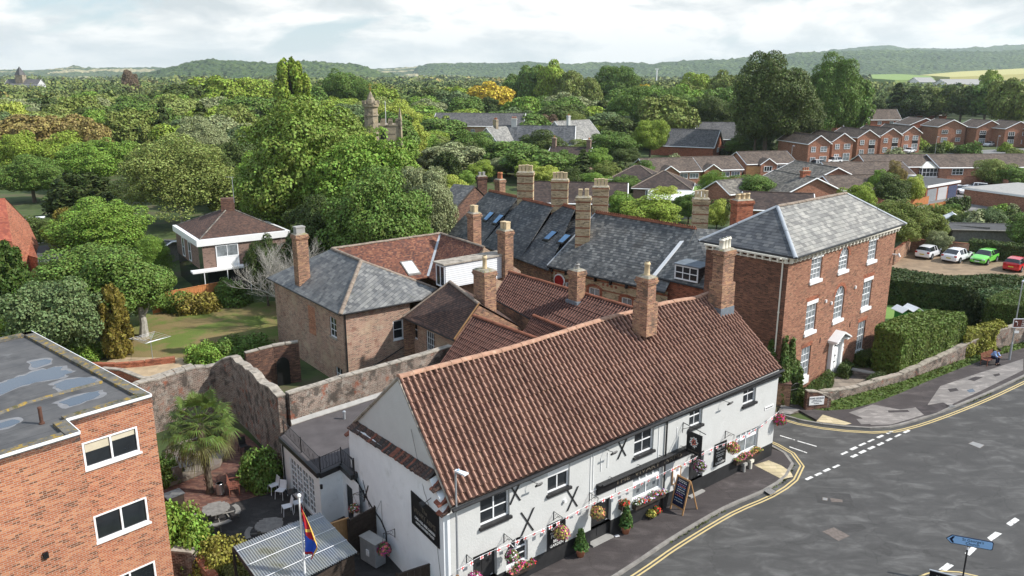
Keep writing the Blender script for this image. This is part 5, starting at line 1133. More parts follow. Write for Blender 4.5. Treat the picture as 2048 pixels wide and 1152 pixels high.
for h in hh+[(.0,.0,0,5)]:
    a,b,c,d=h
    if b:
        mb.wbox(TP,a-.28,a,c-.3,d+.05,.0,.03);mb.wbox(TP,b,b+.28,c-.3,d+.05,.0,.03)
        for k in range(9):
            t=math.pi*(.12+.76*k/9);t2=math.pi*(.12+.76*(k+.85)/9);cu=(a+b)/2;R_=(b-a)*.62
            mb.prism([TP.at(cu+q*math.cos(w_),d-.28+q*.62*math.sin(w_),.002) for q,w_ in ((R_,t),(R_+.3,t),(R_+.3,t2),(R_,t2))],TP.n*.035)
for k in range(24):
    u=.3+k*.42
    if any(h[0]-.35<u<h[1]+.35 for h in hh):continue
    mb.prism([TP.at(u+.12*math.cos(t),4.86+.12*math.sin(t),.004) for t in [i*math.pi/4 for i in range(8)]],TP.n*.02)
mb.build('brick_dressings',M['brick_red'],te)
mb=MB()
for k in range(7):mb.prism([TP.at(.3+k*1.55,5.4,0),TP.at(.42+k*1.55,5.4,0),TP.at(.42+k*1.55,5.0,0),TP.at(.3+k*1.55,5.0,0)],TP.n*.25)
mb.tube([e0+V(0,0,-.1),e1+V(0,0,-.1)],.06,6);mb.tube([f0+V(0,0,-.1),f1+V(0,0,-.1)],.06,6)
mb.build('gutter',M['iron'],te)
IV=Plane((f0+V(.2,.15,0)).xy,(f1+V(.2,.15,0)).xy);mb=MB();wall(mb,IV,-.6,IV.L,-.2,6.2);mb.build('wall',M['brick_red'],te);mb=MB()
for (a,b,c,d) in pts[:1]:
    a_,c_=P(*a,ze),P(*c,zr);mb.mat(1);mb.poly([drop(a_),a_-V(0,0,.1),c_-V(0,0,.1),c_+V(3.7,3.3,-3.9),drop(c_+V(3.7,3.3,0))])
mb.build('wall',[M['brick_red'],M['brick_chim']],te);mb=MB();TQ=Plane((P(*pts[0][0],ze)+V(.3,.2,0)).xy,(P(*pts[2][1],ze)+V(.3,.2,0)).xy);mb.mat(1);wall(mb,TQ,0,TQ.L,-.2,5.12)
mb.build('wall',[M['brick_red'],M['brick_chim']],te)
# bare climber on the red wall
mb=MB();rng=random.Random(8)
def twig(p,d,r,n):
    q=p
    pts_=[q]
    for k in range(4):
        d=(d+IV.d*rng.uniform(-.5,.5)+V(0,0,rng.uniform(-.3,.4))).normalized();q=q+d*.28*r*18;pts_.append(q)
    mb.tube(pts_,[r,r*.8,r*.6,r*.45,r*.3],4)
    if n:
        for k in (1,2,3,4):twig(pts_[k],(d+IV.d*rng.choice([-1,1])).normalized(),r*.7,n-1)
twig(IV.at(3.2,2.5,.06),V(0,0,1),.05,3);mb.build('bare_climber',M['bark'],te)
# skylights
for q in (((305,430),(330,441),(395,375),(362,365)),((370,455),(400,461),(466,394),(430,385)),((540,533),(573,542),(648,464),(607,455)),((735,570),(778,578),(848,514),(808,502)),((838,592),(878,602),(950,537),(902,528))):
    k4=[onp(P(893,466,ze),P(1096,540,ze),P(1050,399,zr),880+x/3.6,320+y/3.6,off=.12) for x,y in q]
    f_=MB().prism([k-V(0,0,.12) for k in k4],.12).build('roof_window',M['iron'],te);cc=sum(k4,V(0,0,0))/4
    for s in (-1,1):
        w=(k4[1]-k4[0])*.03*s;MB().poly([cc.lerp(k,.8)+V(0,0,.015)+w for k in k4]).build('pane',M['glass_sky'],f_) if s>0 else None
# dormer in the right-hand roof
D0=onp(f0,f1,s0_,*(1080+1450/5.39,500+310/5.39),off=.1);DPl=Plane(D0.xy,(D0+V(.70,-.715,0)*2.05).xy);zt=D0.z+1.15
bk=V(.715,.70,0)*2.4
mb=MB();dmr=MB().hexa([D0,DPl.at(2.05,D0.z),DPl.at(2.05,D0.z)+bk,D0+bk,D0+V(0,0,1.15),DPl.at(2.05,zt),DPl.at(2.05,zt)+bk,D0+V(0,0,1.15)+bk]).build('dormer',M['slate_terr2'],te)
window(dmr,DPl,(.03,2.02,D0.z+.05,zt-.03),.06,3,2,.09,.06)
mb=MB();mb.prism([D0+V(-.15,-.15,1.15),DPl.at(2.25,zt)-bk*.08,DPl.at(2.25,zt+.05)+bk,D0+V(-.1,.1,1.2)+bk],.09);mb.build('dormer_roof',M['lead'],dmr)
# red round sign on the terrace wall
t=thing('round_sign','red and white round sign on the terrace wall half hidden by a chimney','sign',TP.at(1.9,4.2,.3));mb=MB()
for r,mt,o_ in ((.62,0,.1),(.50,1,.16)):mb.mat(mt).prism([TP.at(1.2+r*math.cos(i*.4),4.35+r*math.sin(i*.4),o_) for i in range(15)],TP.n*.05)
mb.build('disc',[M['paint_white'],flat('sign_red',(.33,.02,.02),.5,.1,3.0)],t)
# chimneys of the terrace and neighbours
ck=dict(pots=4,sq=True,potr=.15,poth=.62,pot='pot_clay')
for b,tp,w,d,mt,k in (((1051,412,8.6),(1050,344),1.55,1.0,'brick_buff',dict(ck)),((1119,428,8.6),(1118,359),1.5,1.0,'brick_buff',dict(ck)),((1165,480,7.6),(1165,394),1.2,.9,'brick_buff',dict(ck,pots=2)),((1200,428,9.3),(1199,373),1.35,.95,'brick_buff',dict(ck)),((1399,450,9.2),(1399,397),1.25,.85,'brick_buff',dict(ck))):
    chim(te,b,tp,w,d,M[mt],ang=-8,**k)
chim(te,(1481,455,8.8),(1480,400),1.55,.9,M['brick_red'],ang=20,pots=3,potr=.2,poth=.5)
chim(te,(1000,386,8.6),(1000,359),.9,.8,M['brick_chim'],pots=2,potr=.17,poth=.75,pot='pot_red')
chim(st,(949,492,7.3),(949,426),.85,.8,M['brick_chim'],pots=2,sq=True,potr=.18,poth=.6)
chim(m1,(1011,540,6.4),(1011,460),.95,.8,M['brick_chim'],pots=2,sq=True,potr=.18,poth=.62)
# carved-gable end block at the left of the terrace
g0,g1,g2=P(892,440,6.2),P(974,395,6.6),P(949,371,8.6);bk=V(.5,.86,0)*0
gl=thing('gabled_end_house','small gabled wing with dark carved bargeboards at the left end of the slate terrace','house',drop(g0,0))
fw_=V(-.62,-.785,0)*1.0
gpk=P(950,372,8.6);gr=P(975,395,6.9);glf=P(893,437,5.6);dpt=V(-.30,.95,0)*4
mb=MB();slab(mb,[glf,gpk,gpk+V(-.8,.62,0)*3.2,glf+V(-.8,.62,0)*3.2][::-1],.12);slab(mb,[gpk,gr,gr+V(-.8,.62,0)*3.2,gpk+V(-.8,.62,0)*3.2],.12);mb.build('roof',M['slate_terr2'],gl)
mb=MB();mb.poly([drop(glf),drop(gr),gr-V(0,0,.1),gpk-V(0,0,.15),glf-V(0,0,.1)]);mb.build('wall',M['brick_dark'],gl)
mb=MB();mb.tube([glf-V(0,0,.15),gpk-V(0,0,.1),gr-V(0,0,.15)],.12,4);mb.build('bargeboard',M['timber_dark'],gl)
chimney(gl,P(960,372,8.2).xy+Vector((.2,.6)),1.1,.8,6,9.3,.3,M['brick_dark'],pots=2,pot='concrete',sq=True)
pk=P(880,396,6.4);pl,pr=P(873,432,4.2),P(902,412,4.6)
po=thing('dark_porch','dark timber gabled porch beyond the left end of the terrace','porch',drop(pl,0));bkv=V(-.5,.85,0)*3
mb=MB();slab(mb,[pl,pk,pk+bkv,pl+bkv][::-1],.1);slab(mb,[pk,pr,pr+bkv,pk+bkv],.1);mb.build('roof',M['slate_dark'],po);MB().poly([drop(pl),drop(pr),pr,pk-V(0,0,.2),pl]).build('wall',M['timber_dark'],po)
# ---------------------------------------------------------------- brick flats with a flat roof
fl=thing('brick_flats','orange brick block of flats with a flat felt roof and white framed windows','flats',(-18,27,0))
zf=9.0;fa,fb,fc,fd=P(160,870,zf),P(132,845,zf),P(303,795,zf),P(63,667,zf)
fu=(fc-fb).normalized();fz=fa-fu*9;fe=fd-fu*14
FA=Plane(fz.xy,fa.xy);FB=Plane(fb.xy,fc.xy);FR=Plane(fa.xy,fb.xy)
def rr(F,*ps):q=[F.px(*p) for p in ps];return (min(k[0] for k in q),max(k[0] for k in q),min(k[1] for k in q),max(k[1] for k in q))
wins=[]
for bl,br,tl in (((171,940),(280,902),(162,887)),((194,1086),(298.7,1042),(186.7,1033))):
    a,b,c=FB.px(*bl),FB.px(*br),FB.px(*tl);wins.append((a[0],b[0],a[1]*.5+b[1]*.5,c[1]))
w0=wins[1];wins.append((w0[0],w0[1],w0[2]-2.85,w0[3]-2.85))
mb=MB();wall(mb,FA,0,FA.L,-1,zf-.02);wall(mb,FB,0,FB.L,-1,zf-.02,wins,.1)
mb.poly([V(fb.x,fb.y,-1),V(fb.x,fb.y,zf),V(fa.x,fa.y,zf),V(fa.x,fa.y,-1)])
FC=Plane(fc.xy,fd.xy);wall(mb,FC,0,FC.L,-1,zf-.02);mb.build('wall',M['brick_flats'],fl)
for i,h in enumerate(wins):
    wo=window(fl,FB,h,-.04,2,1,.07,.08,proj=.05,sill=('paint_white',.06,.08,.07),split=1)
    if i==0:
        a,b,c,d=h;MB().wbox(FB,a+.1,(a+b)/2-.05,(c+d)/2+.1,d-.1,-.05,-.045).build('blind',M['blind'],wo);MB().wbox(FB,(a+b)/2+.06,b-.1,(c+d)/2+.22,d-.1,-.05,-.045).build('blind',M['blind'],wo)
outl=[fz,fa,fb,fc,fd,fe]
mb=MB();mb.prism([q+V(0,0,-.2) for q in outl],.21)
m,nt_,b_=newmat('wet_felt_roof');p_=geo_pos(nt_)
uvx=nd(nt_,'ShaderNodeMapping',{0:p_,2:(0,0,rad(-48))});sx=nd(nt_,'ShaderNodeSeparateXYZ',{0:uvx.outputs[0]})
seam=ramp(nt_,mathn(nt_,'FRACT',mathn(nt_,'DIVIDE',sx.outputs[1],1.0)),[(0,1),(.02,.6),(.035,0)])
n_=noise(nt_,p_,.8,6.0,.6);c_=ramp(nt_,n_,[(.3,(.075,.075,.077)),(.6,(.115,.112,.11)),(.7,(.15,.15,.148))])
c_=mixc(nt_,ramp(nt_,noise(nt_,p_,.33,6.0,.62),[(.5,0),(.6,.7)]),c_,(.055,.055,.057));c_=mixc(nt_,seam,c_,(.04,.04,.04))
setc(nt_,b_,c_,.75,noise(nt_,p_,20.0),.25,.01);M['felt_wet']=m
ro=mb.build('roof',M['felt_wet'],fl)
m,nt_,b_=newmat('lichen_parapet');p_=geo_pos(nt_)
c_=ramp(nt_,noise(nt_,p_,2.0,6.0,.65),[(.35,(.09,.088,.08)),(.55,(.15,.14,.12))]);c_=mixc(nt_,ramp(nt_,noise(nt_,p_,3.4,5.0,.7),[(.52,0),(.58,.9)]),c_,(.30,.20,.04));c_=mixc(nt_,ramp(nt_,noise(nt_,p_,1.4,5.0,.7),[(.55,0),(.62,.8)]),c_,(.06,.065,.03))
setc(nt_,b_,c_,.95,noise(nt_,p_,12.0),.8,.04);M['lichen']=m
def edge_strip(mb,a,b,w,z0,z1,side=1):
    t=(b-a).normalized();s=V(t.y,-t.x,0)*w*side
    mb.prism([V(a.x,a.y,z0),V(b.x,b.y,z0),V(b.x-s.x,b.y-s.y,z0),V(a.x-s.x,a.y-s.y,z0)],z1-z0)
mb=MB()
for a,b in ((fz,fa-fu*.45),(fa,fb+(fa-fb)*.0),(fb+fu*.0,fc-fu*.45),(fc,fd),(fd,fe)):edge_strip(mb,a,b,.42,zf+.012,zf+.13)
mb.build('parapet',M['lichen'],fl)
mb=MB()
for a,b in ((fz,fa),(fa,fb),(fb,fc),(fc,fd)):edge_strip(mb,a+V(0,0,0),b,-.03,zf+.04,zf+.14)
mb.build('edge_trim',M['paint_white'],fl)
zr_=zf+.014
def pud(pts,name='puddle'):
    q=[P(x,y,zr_+.004) for x,y in pts];q=refine(q+[q[0]],.12)[:-1];rng=random.Random(len(q));c=sum(q,V(0,0,0))/len(q)
    q=[c+(k-c)*(1+.07*math.sin(i*.9)+.05*math.sin(i*.37+1)+.05*math.sin(i*1.9)) for i,k in enumerate(q)];tag(MB().poly(ccw([c+(k-c)*1.0+(k-c).normalized()*(.16+.1*math.sin(i_*.55)+.05*math.sin(i_*1.3))-V(0,0,.003) for i_,k in enumerate(q)])).build('silt',M['silt'],origin=q[0]),kind='structure');return tag(MB().poly(ccw(q)).build(name,M['puddle'],origin=q[0]),kind='structure')
pud([(-20,775),(40,752),(110,735),(140,742),(120,755),(50,770),(-10,792)]);pud([(110,770),(140,758),(190,755),(180,768),(130,782)]);pud([(60,725),(95,718),(100,726),(70,735)]);pud([(-10,850),(30,838),(38,845),(0,858)]);pud([(120,805),(160,790),(200,782),(190,795),(140,812)])
mb=MB();q=[P(-20,835,zr_),P(50,808,zr_),P(130,785,zr_),P(205,765,zr_)];mb.tube(q,.09,6);mb.build('roof_kerb',M['lichen'],fl)
vp=P(84,848,zf);MB().lathe((vp.x,vp.y,0),[(.10,zf),(.10,zf+.06),(.065,zf+.07),(.065,zf+.62),(.08,zf+.62),(.05,zf+.66)],10).build('vent_pipe',flat('rusty_pipe',(.10,.05,.035),.8,.2,6.0),fl)
MB().wbox(FA,*[k for k in (FA.px(86,1115)[0],FA.px(97,1115)[0])],FA.px(90,1116)[1],FA.px(90,1104)[1],0,.1).build('air_vent',M['sign_black'],fl)
# ---------------------------------------------------------------- old garden walls
def rough_wall(name,label,pts,z1,th,mat,z0=-.2,cap='stone_cap',seed=0,step=.7,jz=.05,capj=.05,cat='wall',zs=None):
    rng=random.Random(seed);t=thing(name,label,cat,V(pts[0].x,pts[0].y,0));P2=[]
    for a,b in zip(pts,pts[1:]):
        n=max(1,int((b-a).length/step));P2+=[a.lerp(b,k/n) for k in range(n)]
    P2.append(pts[-1]);n=len(P2);z=[]
    for i,q in enumerate(P2):
        z.append(q.z+rng.uniform(-jz,jz))
    L_,R_=offset_line([V(q.x,q.y,0) for q in P2],-th/2),offset_line([V(q.x,q.y,0) for q in P2],th/2);mb=MB()
    for i in range(n-1):
        mb.poly([V(R_[i].x,R_[i].y,z0),V(R_[i+1].x,R_[i+1].y,z0),V(R_[i+1].x,R_[i+1].y,z[i+1]),V(R_[i].x,R_[i].y,z[i])])
        mb.poly([V(L_[i+1].x,L_[i+1].y,z0),V(L_[i].x,L_[i].y,z0),V(L_[i].x,L_[i].y,z[i]),V(L_[i+1].x,L_[i+1].y,z[i+1])])
    for i in (0,n-1):mb.poly([V(L_[i].x,L_[i].y,z0),V(R_[i].x,R_[i].y,z0),V(R_[i].x,R_[i].y,z[i]),V(L_[i].x,L_[i].y,z[i])])
    mb.build('wall',M[mat],t);mb=MB()
    for i in range(n-1):
        k=rng.uniform(.92,.99);a,b,c,d=L_[i],R_[i],R_[i+1],L_[i+1];o=rng.uniform(0,capj)
        e=lambda p,q_:p+(p-q_).normalized()*.03
        A_,B_,C_,D_=e(a,b),e(b,a),e(c,d),e(d,c);C_=B_.lerp(C_,k);D_=A_.lerp(D_,k)
        mb.hexa([V(A_.x,A_.y,z[i]),V(B_.x,B_.y,z[i]),V(C_.x,C_.y,z[i+1]),V(D_.x,D_.y,z[i+1]),V(A_.x,A_.y,z[i]+.06+o),V(B_.x,B_.y,z[i]+.06+o),V(C_.x,C_.y,z[i+1]+.06+o),V(D_.x,D_.y,z[i+1]+.06+o)])
    mb.build('coping',M[cap],t);return t
rough_wall('garden_wall','tall old weathered brick wall enclosing the palm yard, with ragged stone coping',[P(255,775,3.3)+V(0,0,0),P(330,752,3.3),P(430,727,3.5),P(468,714,4.1),P(500,738,4.15),P(530,765,4.15),P(563,791,4.2)],0,.45,'brick_old',seed=1,jz=.10,step=.55)
rough_wall('garden_wall','long old brick wall with flat coping running behind the flat terrace roof',[P(563,791,4.2)+V(.25,.2,0),P(680,755,4.2),P(800,722,4.2),P(902,692,4.2)],0,.40,'brick_old',seed=2,jz=.015,capj=.02)
t=rough_wall('garden_wall','moss topped brick wall with a black arched garden door beside the buff house',[P(490,706,2.7),P(545,692,2.8),P(597,684,2.9)],0,.35,'brick_dark',seed=3,jz=.02)
DW=Plane(P(490,706,2.7).xy,P(597,684,2.9).xy);a=DW.px(556,770,.2)[0];b=DW.px(582,770,.2)[0]
mb=MB();r=(b-a)/2;mb.prism([DW.at(a,0,.18),DW.at(b,0,.18),DW.at(b,1.5,.18)]+[DW.at((a+b)/2+r*math.cos(k*math.pi/8),1.5+r*1.25*math.sin(k*math.pi/8),.18) for k in range(1,8)]+[DW.at(a,1.5,.18)],DW.n*.05);mb.build('door',M['sign_black'],t)
rough_wall('garden_edging','low curved red brick edging between dry lawn and gravel',[P(175,728,.35),P(230,728,.35),P(290,723,.35),P(350,716,.35)],0,.3,'brick_red',seed=4,jz=.01,cap='brick_red')
rough_wall('garden_edging','low ragged red brick wall around the sunken gravel yard',[P(205,737,.6),P(245,741,.6),P(285,758,.6),P(302,755,.6),P(345,742,.55),P(385,731,.55)],0,.3,'brick_red',seed=5,jz=.04)
# ---------------------------------------------------------------- white single-storey extension
ex=thing('white_extension','white flat-roofed extension with French doors and a black balcony railing','extension',P(638,1050,0))
zx=2.8;X=[P(*q,zx) for q in ((561,874),(638,947),(682,928),(706,951))];xb,xc=P(584,851,zx),P(766,793,zx);xr=V(-7.2,35.0,zx);x5=V(-5.2,37.5,zx)
ov=lambda F,o:F
E1_,E2_,E3_=Plane(X[0].xy,X[1].xy),Plane(X[1].xy,X[2].xy),Plane(X[2].xy,X[3].xy)
fd_=(1.1,E1_.L-.75,.15,2.15);h3=(.45,1.2,.1,2.0)
mb=MB();wall(mb,E1_,0,E1_.L,-.2,zx-.2,[fd_],.1);wall(mb,E2_,0,E2_.L,-.2,zx-.2);wall(mb,E3_,0,E3_.L+.6,-.2,zx-.2,[h3],.1);mb.build('wall',M['white_lifted'],ex)
a,b,c,d=fd_
for k in range(4):window(ex,E1_,(a+(b-a)*k/4,a+(b-a)*(k+1)/4,c,d),-.06,2,6,.05,.03,glass='glass_net')
MB().wbox(E3_,h3[0],h3[1],h3[2],h3[3],-.1,-.05).build('door',M['sign_black'],ex)
mb=MB();mb.prism([q+V(0,0,-.18) for q in (X[0],X[1],X[2],X[3],xr,x5,xc,xb)],.18);ro=mb.build('roof',M['felt2'],ex)
mb=MB()
for a,b in zip(X,X[1:]+[xr]):edge_strip(mb,a,b,-.12,zx-.22,zx+.03)
mb.build('fascia',M['iron'],ex)
q0_,q1_=xb,xc;mb=MB();mb.prism([q0_+V(0,0,.02),q1_+V(0,0,.02),q1_+V(-.1,.16,.2),q0_+V(-.1,.16,.2)],.03);mb.build('flashing',M['concrete'],ex)
mb=MB();vp=P(689,838,zx);mb.lathe((vp.x,vp.y,0),[(.07,zx),(.07,zx+.35),(.1,zx+.36),(.1,zx+.45),(.03,zx+.5)],8);mb.build('vent_pipe',M['steel'],ex)
rl=thing('balcony_railing','black wrought iron railing round the edge of the flat terrace roof','railing',X[1]);rp=[X[0]+V(.1,.3,0),X[1]+V(.05,.1,0),X[2]+V(0,.1,0),X[3]+V(.05,.1,0)]
mb=MB()
for a,b in zip(rp,rp[1:]):
    for z in (.12,.78):mb.tube([a+V(0,0,z),b+V(0,0,z)],.016,6)
    n=max(2,int((b-a).length/.16))
    for k in range(n+1):
        q=a.lerp(b,k/n);mb.tube([q+V(0,0,.12),q+V(0,0,.78)],.009,4)
        if k%4==2:mb.tube([q+(b-a).normalized()*.08*math.sin(t*.9)+V(0,0,.2+.07*t) for t in range(8)],.008,4)
mb.build('balusters',M['iron'],rl)
for q in rp+[rp[0].lerp(rp[1],.5)]:MB().tube([q,q+V(0,0,.85)],.028,6).build('post',M['iron'],rl)
mb=MB();mb.tube([E1_.at(.35,2.6,.06),E1_.at(.35,.1,.06)],.04,6);mb.build('downpipe',M['iron'],ex)
mb=MB();q=E2_.at(-.0,2.15,.12);mb.tube([q+V(0,0,.1),q+V(0,0,-.1)],.07,6);mb.build('wall_lantern',M['iron'],ex)
# ---------------------------------------------------------------- yard: canopy, shed, fences
m,nt_,b_=newmat('corrugated_sheet');p_=geo_pos(nt_);c_=ramp(nt_,noise(nt_,p_,.9,6.0,.6),[(.35,(.26,.29,.33)),(.6,(.34,.35,.32)),(.72,(.24,.24,.17))]);setc(nt_,b_,c_,.35,noise(nt_,p_,20.0),.1,.01);b_.inputs['Metallic'].default_value=.2;M['corr']=m
cn=thing('corrugated_canopy','grey corrugated lean-to canopy roof over the pub yard','canopy',P(600,1152,0));k0,k1,k2=P(466,1093,2.45),P(640,1024,2.45),P(716,1104,2.3);k3=k0+(k2-k1)*1.05
mb=MB();nu_=300;nv_=2;L_=(k1-k0).length
for j in range(nv_+1):
    for i in range(nu_+1):
        q=k0.lerp(k1,i/nu_).lerp(k3.lerp(k2,i/nu_),j/nv_);mb.v.append(tuple(q+V(0,0,.028*math.sin(2*math.pi*(i/nu_)*L_/.105))))
for j in range(nv_):
    for i in range(nu_):a=j*(nu_+1)+i;mb.f.append([a,a+1,a+nu_+2,a+nu_+1]);mb.m.append(0);mb.uv.append(None)
mb.build('sheeting',M['corr'],cn,smooth=True)
mb=MB()
for f in (.12,.42,.72):mb.tube([k0.lerp(k3,f)+V(0,0,.035),k1.lerp(k2,f)+V(0,0,.035)],.012,4)
mb.build('fixings',M['plastic'],cn)
for q in (k0,k1,k0.lerp(k3,.95)):MB().box(V(q.x+.05,q.y-.1,1.15),(.1,.1,2.4),.7).build('post',M['timber_dark'],cn)
for a,b in ((k0,k3),(k1,k2)):MB().tube([a-V(0,0,.1),b-V(0,0,.1)],.05,4).build('beam',M['timber_dark'],cn)
sh=thing('timber_shed_wall','dark horizontal boarded screen under the low edge of the canopy','screen',V(k2.x,k2.y,0));SP=Plane(k3.lerp(k2,.45).xy+Vector((.1,.1)),k2.xy+Vector((-.2,.1)))
mb=MB()
for k in range(14):mb.wbox(SP,0,SP.L,.05+k*.15,.185+k*.15,0,.02+.006*(k%2))
mb.build('boards',M['timber_dark'],sh)
def board_fence(name,label,a,b,z,mat,horiz=True,gap=.14,cat='fence',posts=True,th=.03,z0=.05):
    t=thing(name,label,cat,V(a.x,a.y,0));F=Plane(a.xy,b.xy);mb=MB()
    if horiz:
        n=int((z-z0)/gap)
        for k in range(n):mb.wbox(F,0,F.L,z0+k*gap,z0+k*gap+gap*.9,0,th+.006*(k%2))
    else:
        n=max(1,int(F.L/gap))
        for k in range(n):mb.wbox(F,F.L*k/n,F.L*(k+.93)/n,z0,z,0,th*(.7+.3*(k%2)))
    mb.build('boards',mat,t)
    if posts:
        m_=max(1,round(F.L/1.9))
        for k in range(m_+1):MB().wbox(F,F.L*k/m_-.05,F.L*k/m_+.05,-.1,z+.06,-.1,0).build('post',mat,t)
    MB().wbox(F,0,F.L,z,z+.04,-.04,th+.03).build('rail',mat,t)
    return t
board_fence('boarded_fence','near-black slatted fence panel between the yard gate and the pub gable',P(698,1041,1.9),P(752,1014,1.9),1.9,M['timber_dark'])
g_=board_fence('yard_gate','tan boarded gate with a diagonal brace beside the black fence panel',P(660,1048,1.7),P(697,1036,1.7),1.7,M['timber_tan'],horiz=False,gap=.13,cat='gate',posts=False)
board_fence('boarded_fence','brown fence panel at the foot of the white gable, next to the lamp post',P(795,1150,1.8),P(886,1120,1.8),1.8,M['timber_dark'],horiz=False)
t=thing('air_conditioner','grey air conditioning unit standing by the side wall of the pub','air conditioner',P(748,1118,0));q=P(746,1112,.3)
MB().box((q.x,q.y,.62),(1.1,.55,1.15),rad(-42)).build('casing',M['steel'],t,bevel=.02);MB().box((q.x+.0,q.y+.0,1.21),(1.14,.6,.03),rad(-42)).build('lid',M['concrete'],t)
c_=Matrix.Rotation(rad(-42),3,'Z')@V(0,-.29,0);MB().box((q.x+c_.x,q.y+c_.y,.6),(.2,.02,.3),rad(-42)).build('label_plate',M['plastic'],t)
# flagpole with hanging flag
fp=P(598,993,5.6);t=thing('flagpole','white flagpole with a ball top in front of the canopy','flagpole',V(fp.x,fp.y,0));MB().tube([V(fp.x,fp.y,-.2),V(fp.x,fp.y,5.55)],[.05,.035],10).build('pole',M['paint_white'],t);MB().lathe((fp.x,fp.y,0),[(.01,5.54),(.07,5.58),(.085,5.64),(.06,5.70),(.01,5.72)],12).build('finial',M['paint_white'],t,smooth=True)
fgm=[flat('flag_red',(.42,.02,.03),.8,.1,5.0),flat('flag_gold',(.70,.46,.10),.8,.15,6.0),flat('flag_blue',(.03,.10,.55),.8,.08,5.0)]
mb=MB();nu_,nv_=22,34;g=[[None]*(nu_+1) for _ in range(nv_+1)]
for j in range(nv_+1):
    for i in range(nu_+1):
        u,v=i/nu_,j/nv_;wdt=.95*min(1,.10+v*1.25)*(1-.45*max(0,v-.72)/.28);z=5.35-2.05*v-.28*u*(1-v)-.0*u
        g[j][i]=V(fp.x,fp.y,0)+V(.80,-.35,0)*(u*wdt*.9+.04)+V(.4,.9,0)*(.10*math.sin(u*9+v*2)*min(1,v*2))+V(0,0,z-.25*u*v)
for j in range(nv_):
    for i in range(nu_):
        u,v=(i+.5)/nu_,(j+.5)/nv_;k=0
        e=v-.45*u
        if e>.40 and u<.92:k=2
        if .12<e<.38 and (abs(math.sin(u*6+e*14))<.42):k=1
        if u>.86 and e<.5:k=1
        if v>.95:k=0
        mb.mat(k).poly([g[j][i],g[j+1][i],g[j+1][i+1],g[j][i+1]])
fo=mb.build('flag',fgm,None,origin=(fp.x,fp.y,4.5),smooth=True);tag(fo,'red, gold and blue flag hanging limp from the white pole','flag')
# tables, chairs, bench, keg
def picnic(c,label,ang=0.4,group=None):
    t=thing('picnic_table',label,'picnic table',c,group);x,y=c.x,c.y
    mb=MB()
    for k in range(9):
        o_=-.56+k*.14;hw=math.sqrt(max(.02,.64**2-o_**2));R_=Matrix.Rotation(ang,3,'Z');q=R_@V(0,o_,0);mb.box((x+q.x,y+q.y,.75),(hw*2,.132,.04),ang)
    mb.build('tabletop',M['timber'],t)
    for k in range(4):
        a0=ang+k*math.pi/2;mb=MB();arc=[a0-.5+.25*i for i in range(5)]
        for s,e in zip(arc,arc[1:]):mb.prism([V(x+r*math.cos(q),y+r*math.sin(q),.43) for r,q in ((.88,s),(1.12,s),(1.12,e),(.88,e))],.04)
        mb.build('seat',M['timber'],t);mb=MB();dx,dy=math.cos(a0),math.sin(a0)
        mb.tube([V(x+dx*.1,y+dy*.1,.38),V(x+dx*1.05,y+dy*1.05,.38)],.045,4);mb.tube([V(x+dx*.25,y+dy*.25,.74),V(x+dx*.6,y+dy*.6,.02)],.04,4);mb.tube([V(x+dx*1.0,y+dy*1.0,.42),V(x+dx*1.0,y+dy*1.0,.02)],.04,4)
        mb.build('leg',M['timber'],t)
picnic(P(432,1017,.75).xy.to_3d(),'round wooden picnic table with curved seats in the open yard',.5);picnic(P(538,1050,.75).xy.to_3d(),'round wooden picnic table half under the corrugated canopy',.2)
def chair(c,ang,label,mat='plastic',group=None,arms=False):
    t=thing('garden_chair',label,'chair',c,group);R_=Matrix.Rotation(ang,3,'Z');f=lambda x,y,z:c+R_@V(x,y,z)
    MB().hexa([f(-.22,-.22,.43),f(.22,-.22,.43),f(.2,.22,.43),f(-.2,.22,.43),f(-.22,-.22,.455),f(.22,-.22,.455),f(.2,.22,.455),f(-.2,.22,.455)]).build('seat',M[mat],t)
    MB().hexa([f(-.2,.2,.46),f(.2,.2,.46),f(.2,.225,.46),f(-.2,.225,.46),f(-.19,.29,.86),f(.19,.29,.86),f(.19,.31,.86),f(-.19,.31,.86)]).build('backrest',M[mat],t)
    for x in (-.2,.2):
        for y in (-.2,.2):MB().tube([f(x,y,.44),f(x*1.12,y*1.2,0)],.017,6).build('leg',M[mat],t)
    return t
wc='white plastic chairs by the French doors'
chair(P(548,985,0),rad(-50),'white plastic chair nearest the green shrub by the extension wall',group=wc);chair(P(563,995,0),rad(-15),'white plastic chair just in front of the French doors',group=wc)
chair(P(575,1028,0),rad(-60),'white plastic chair turned sideways beside the flagpole',group=wc);chair(P(596,1020,0),rad(-60),'white plastic chair half hidden behind the flagpole',group=wc)
t=thing('round_table','small round glass-topped table between the white chairs','table',P(585,1008,0));q=P(585,1008,0);MB().lathe((q.x,q.y,0),[(.3,.7),(.3,.72),(.01,.722)],16).build('tabletop',M['glass'],t);MB().tube([q,q+V(0,0,.7)],.02,6).build('leg',M['steel'],t)
for px_,py_,a_,lb in ((488,905,.6,'black metal bistro chair against the old wall behind the palm'),(497,925,.2,'black metal bistro chair beside the green shrub at the old wall')):chair(P(px_,py_,0),a_,lb,'iron')
q=P(441,988,0);t=thing('beer_keg','shiny steel beer keg on the brick paving beside the palm','keg',q);MB().lathe((q.x,q.y,0),[(.19,0),(.2,.02),(.2,.08),(.185,.1),(.2,.14),(.2,.2),(.185,.22),(.2,.26),(.2,.36),(.185,.38),(.2,.42),(.2,.5),(.17,.56),(.19,.58),(.19,.62),(.16,.62),(.15,.56),(.01,.57)],18).build('keg_body',M['keg'],t,smooth=True);MB().lathe((q.x,q.y,0),[(.04,.56),(.04,.6),(.01,.61)],8).build('valve',M['iron'],t)
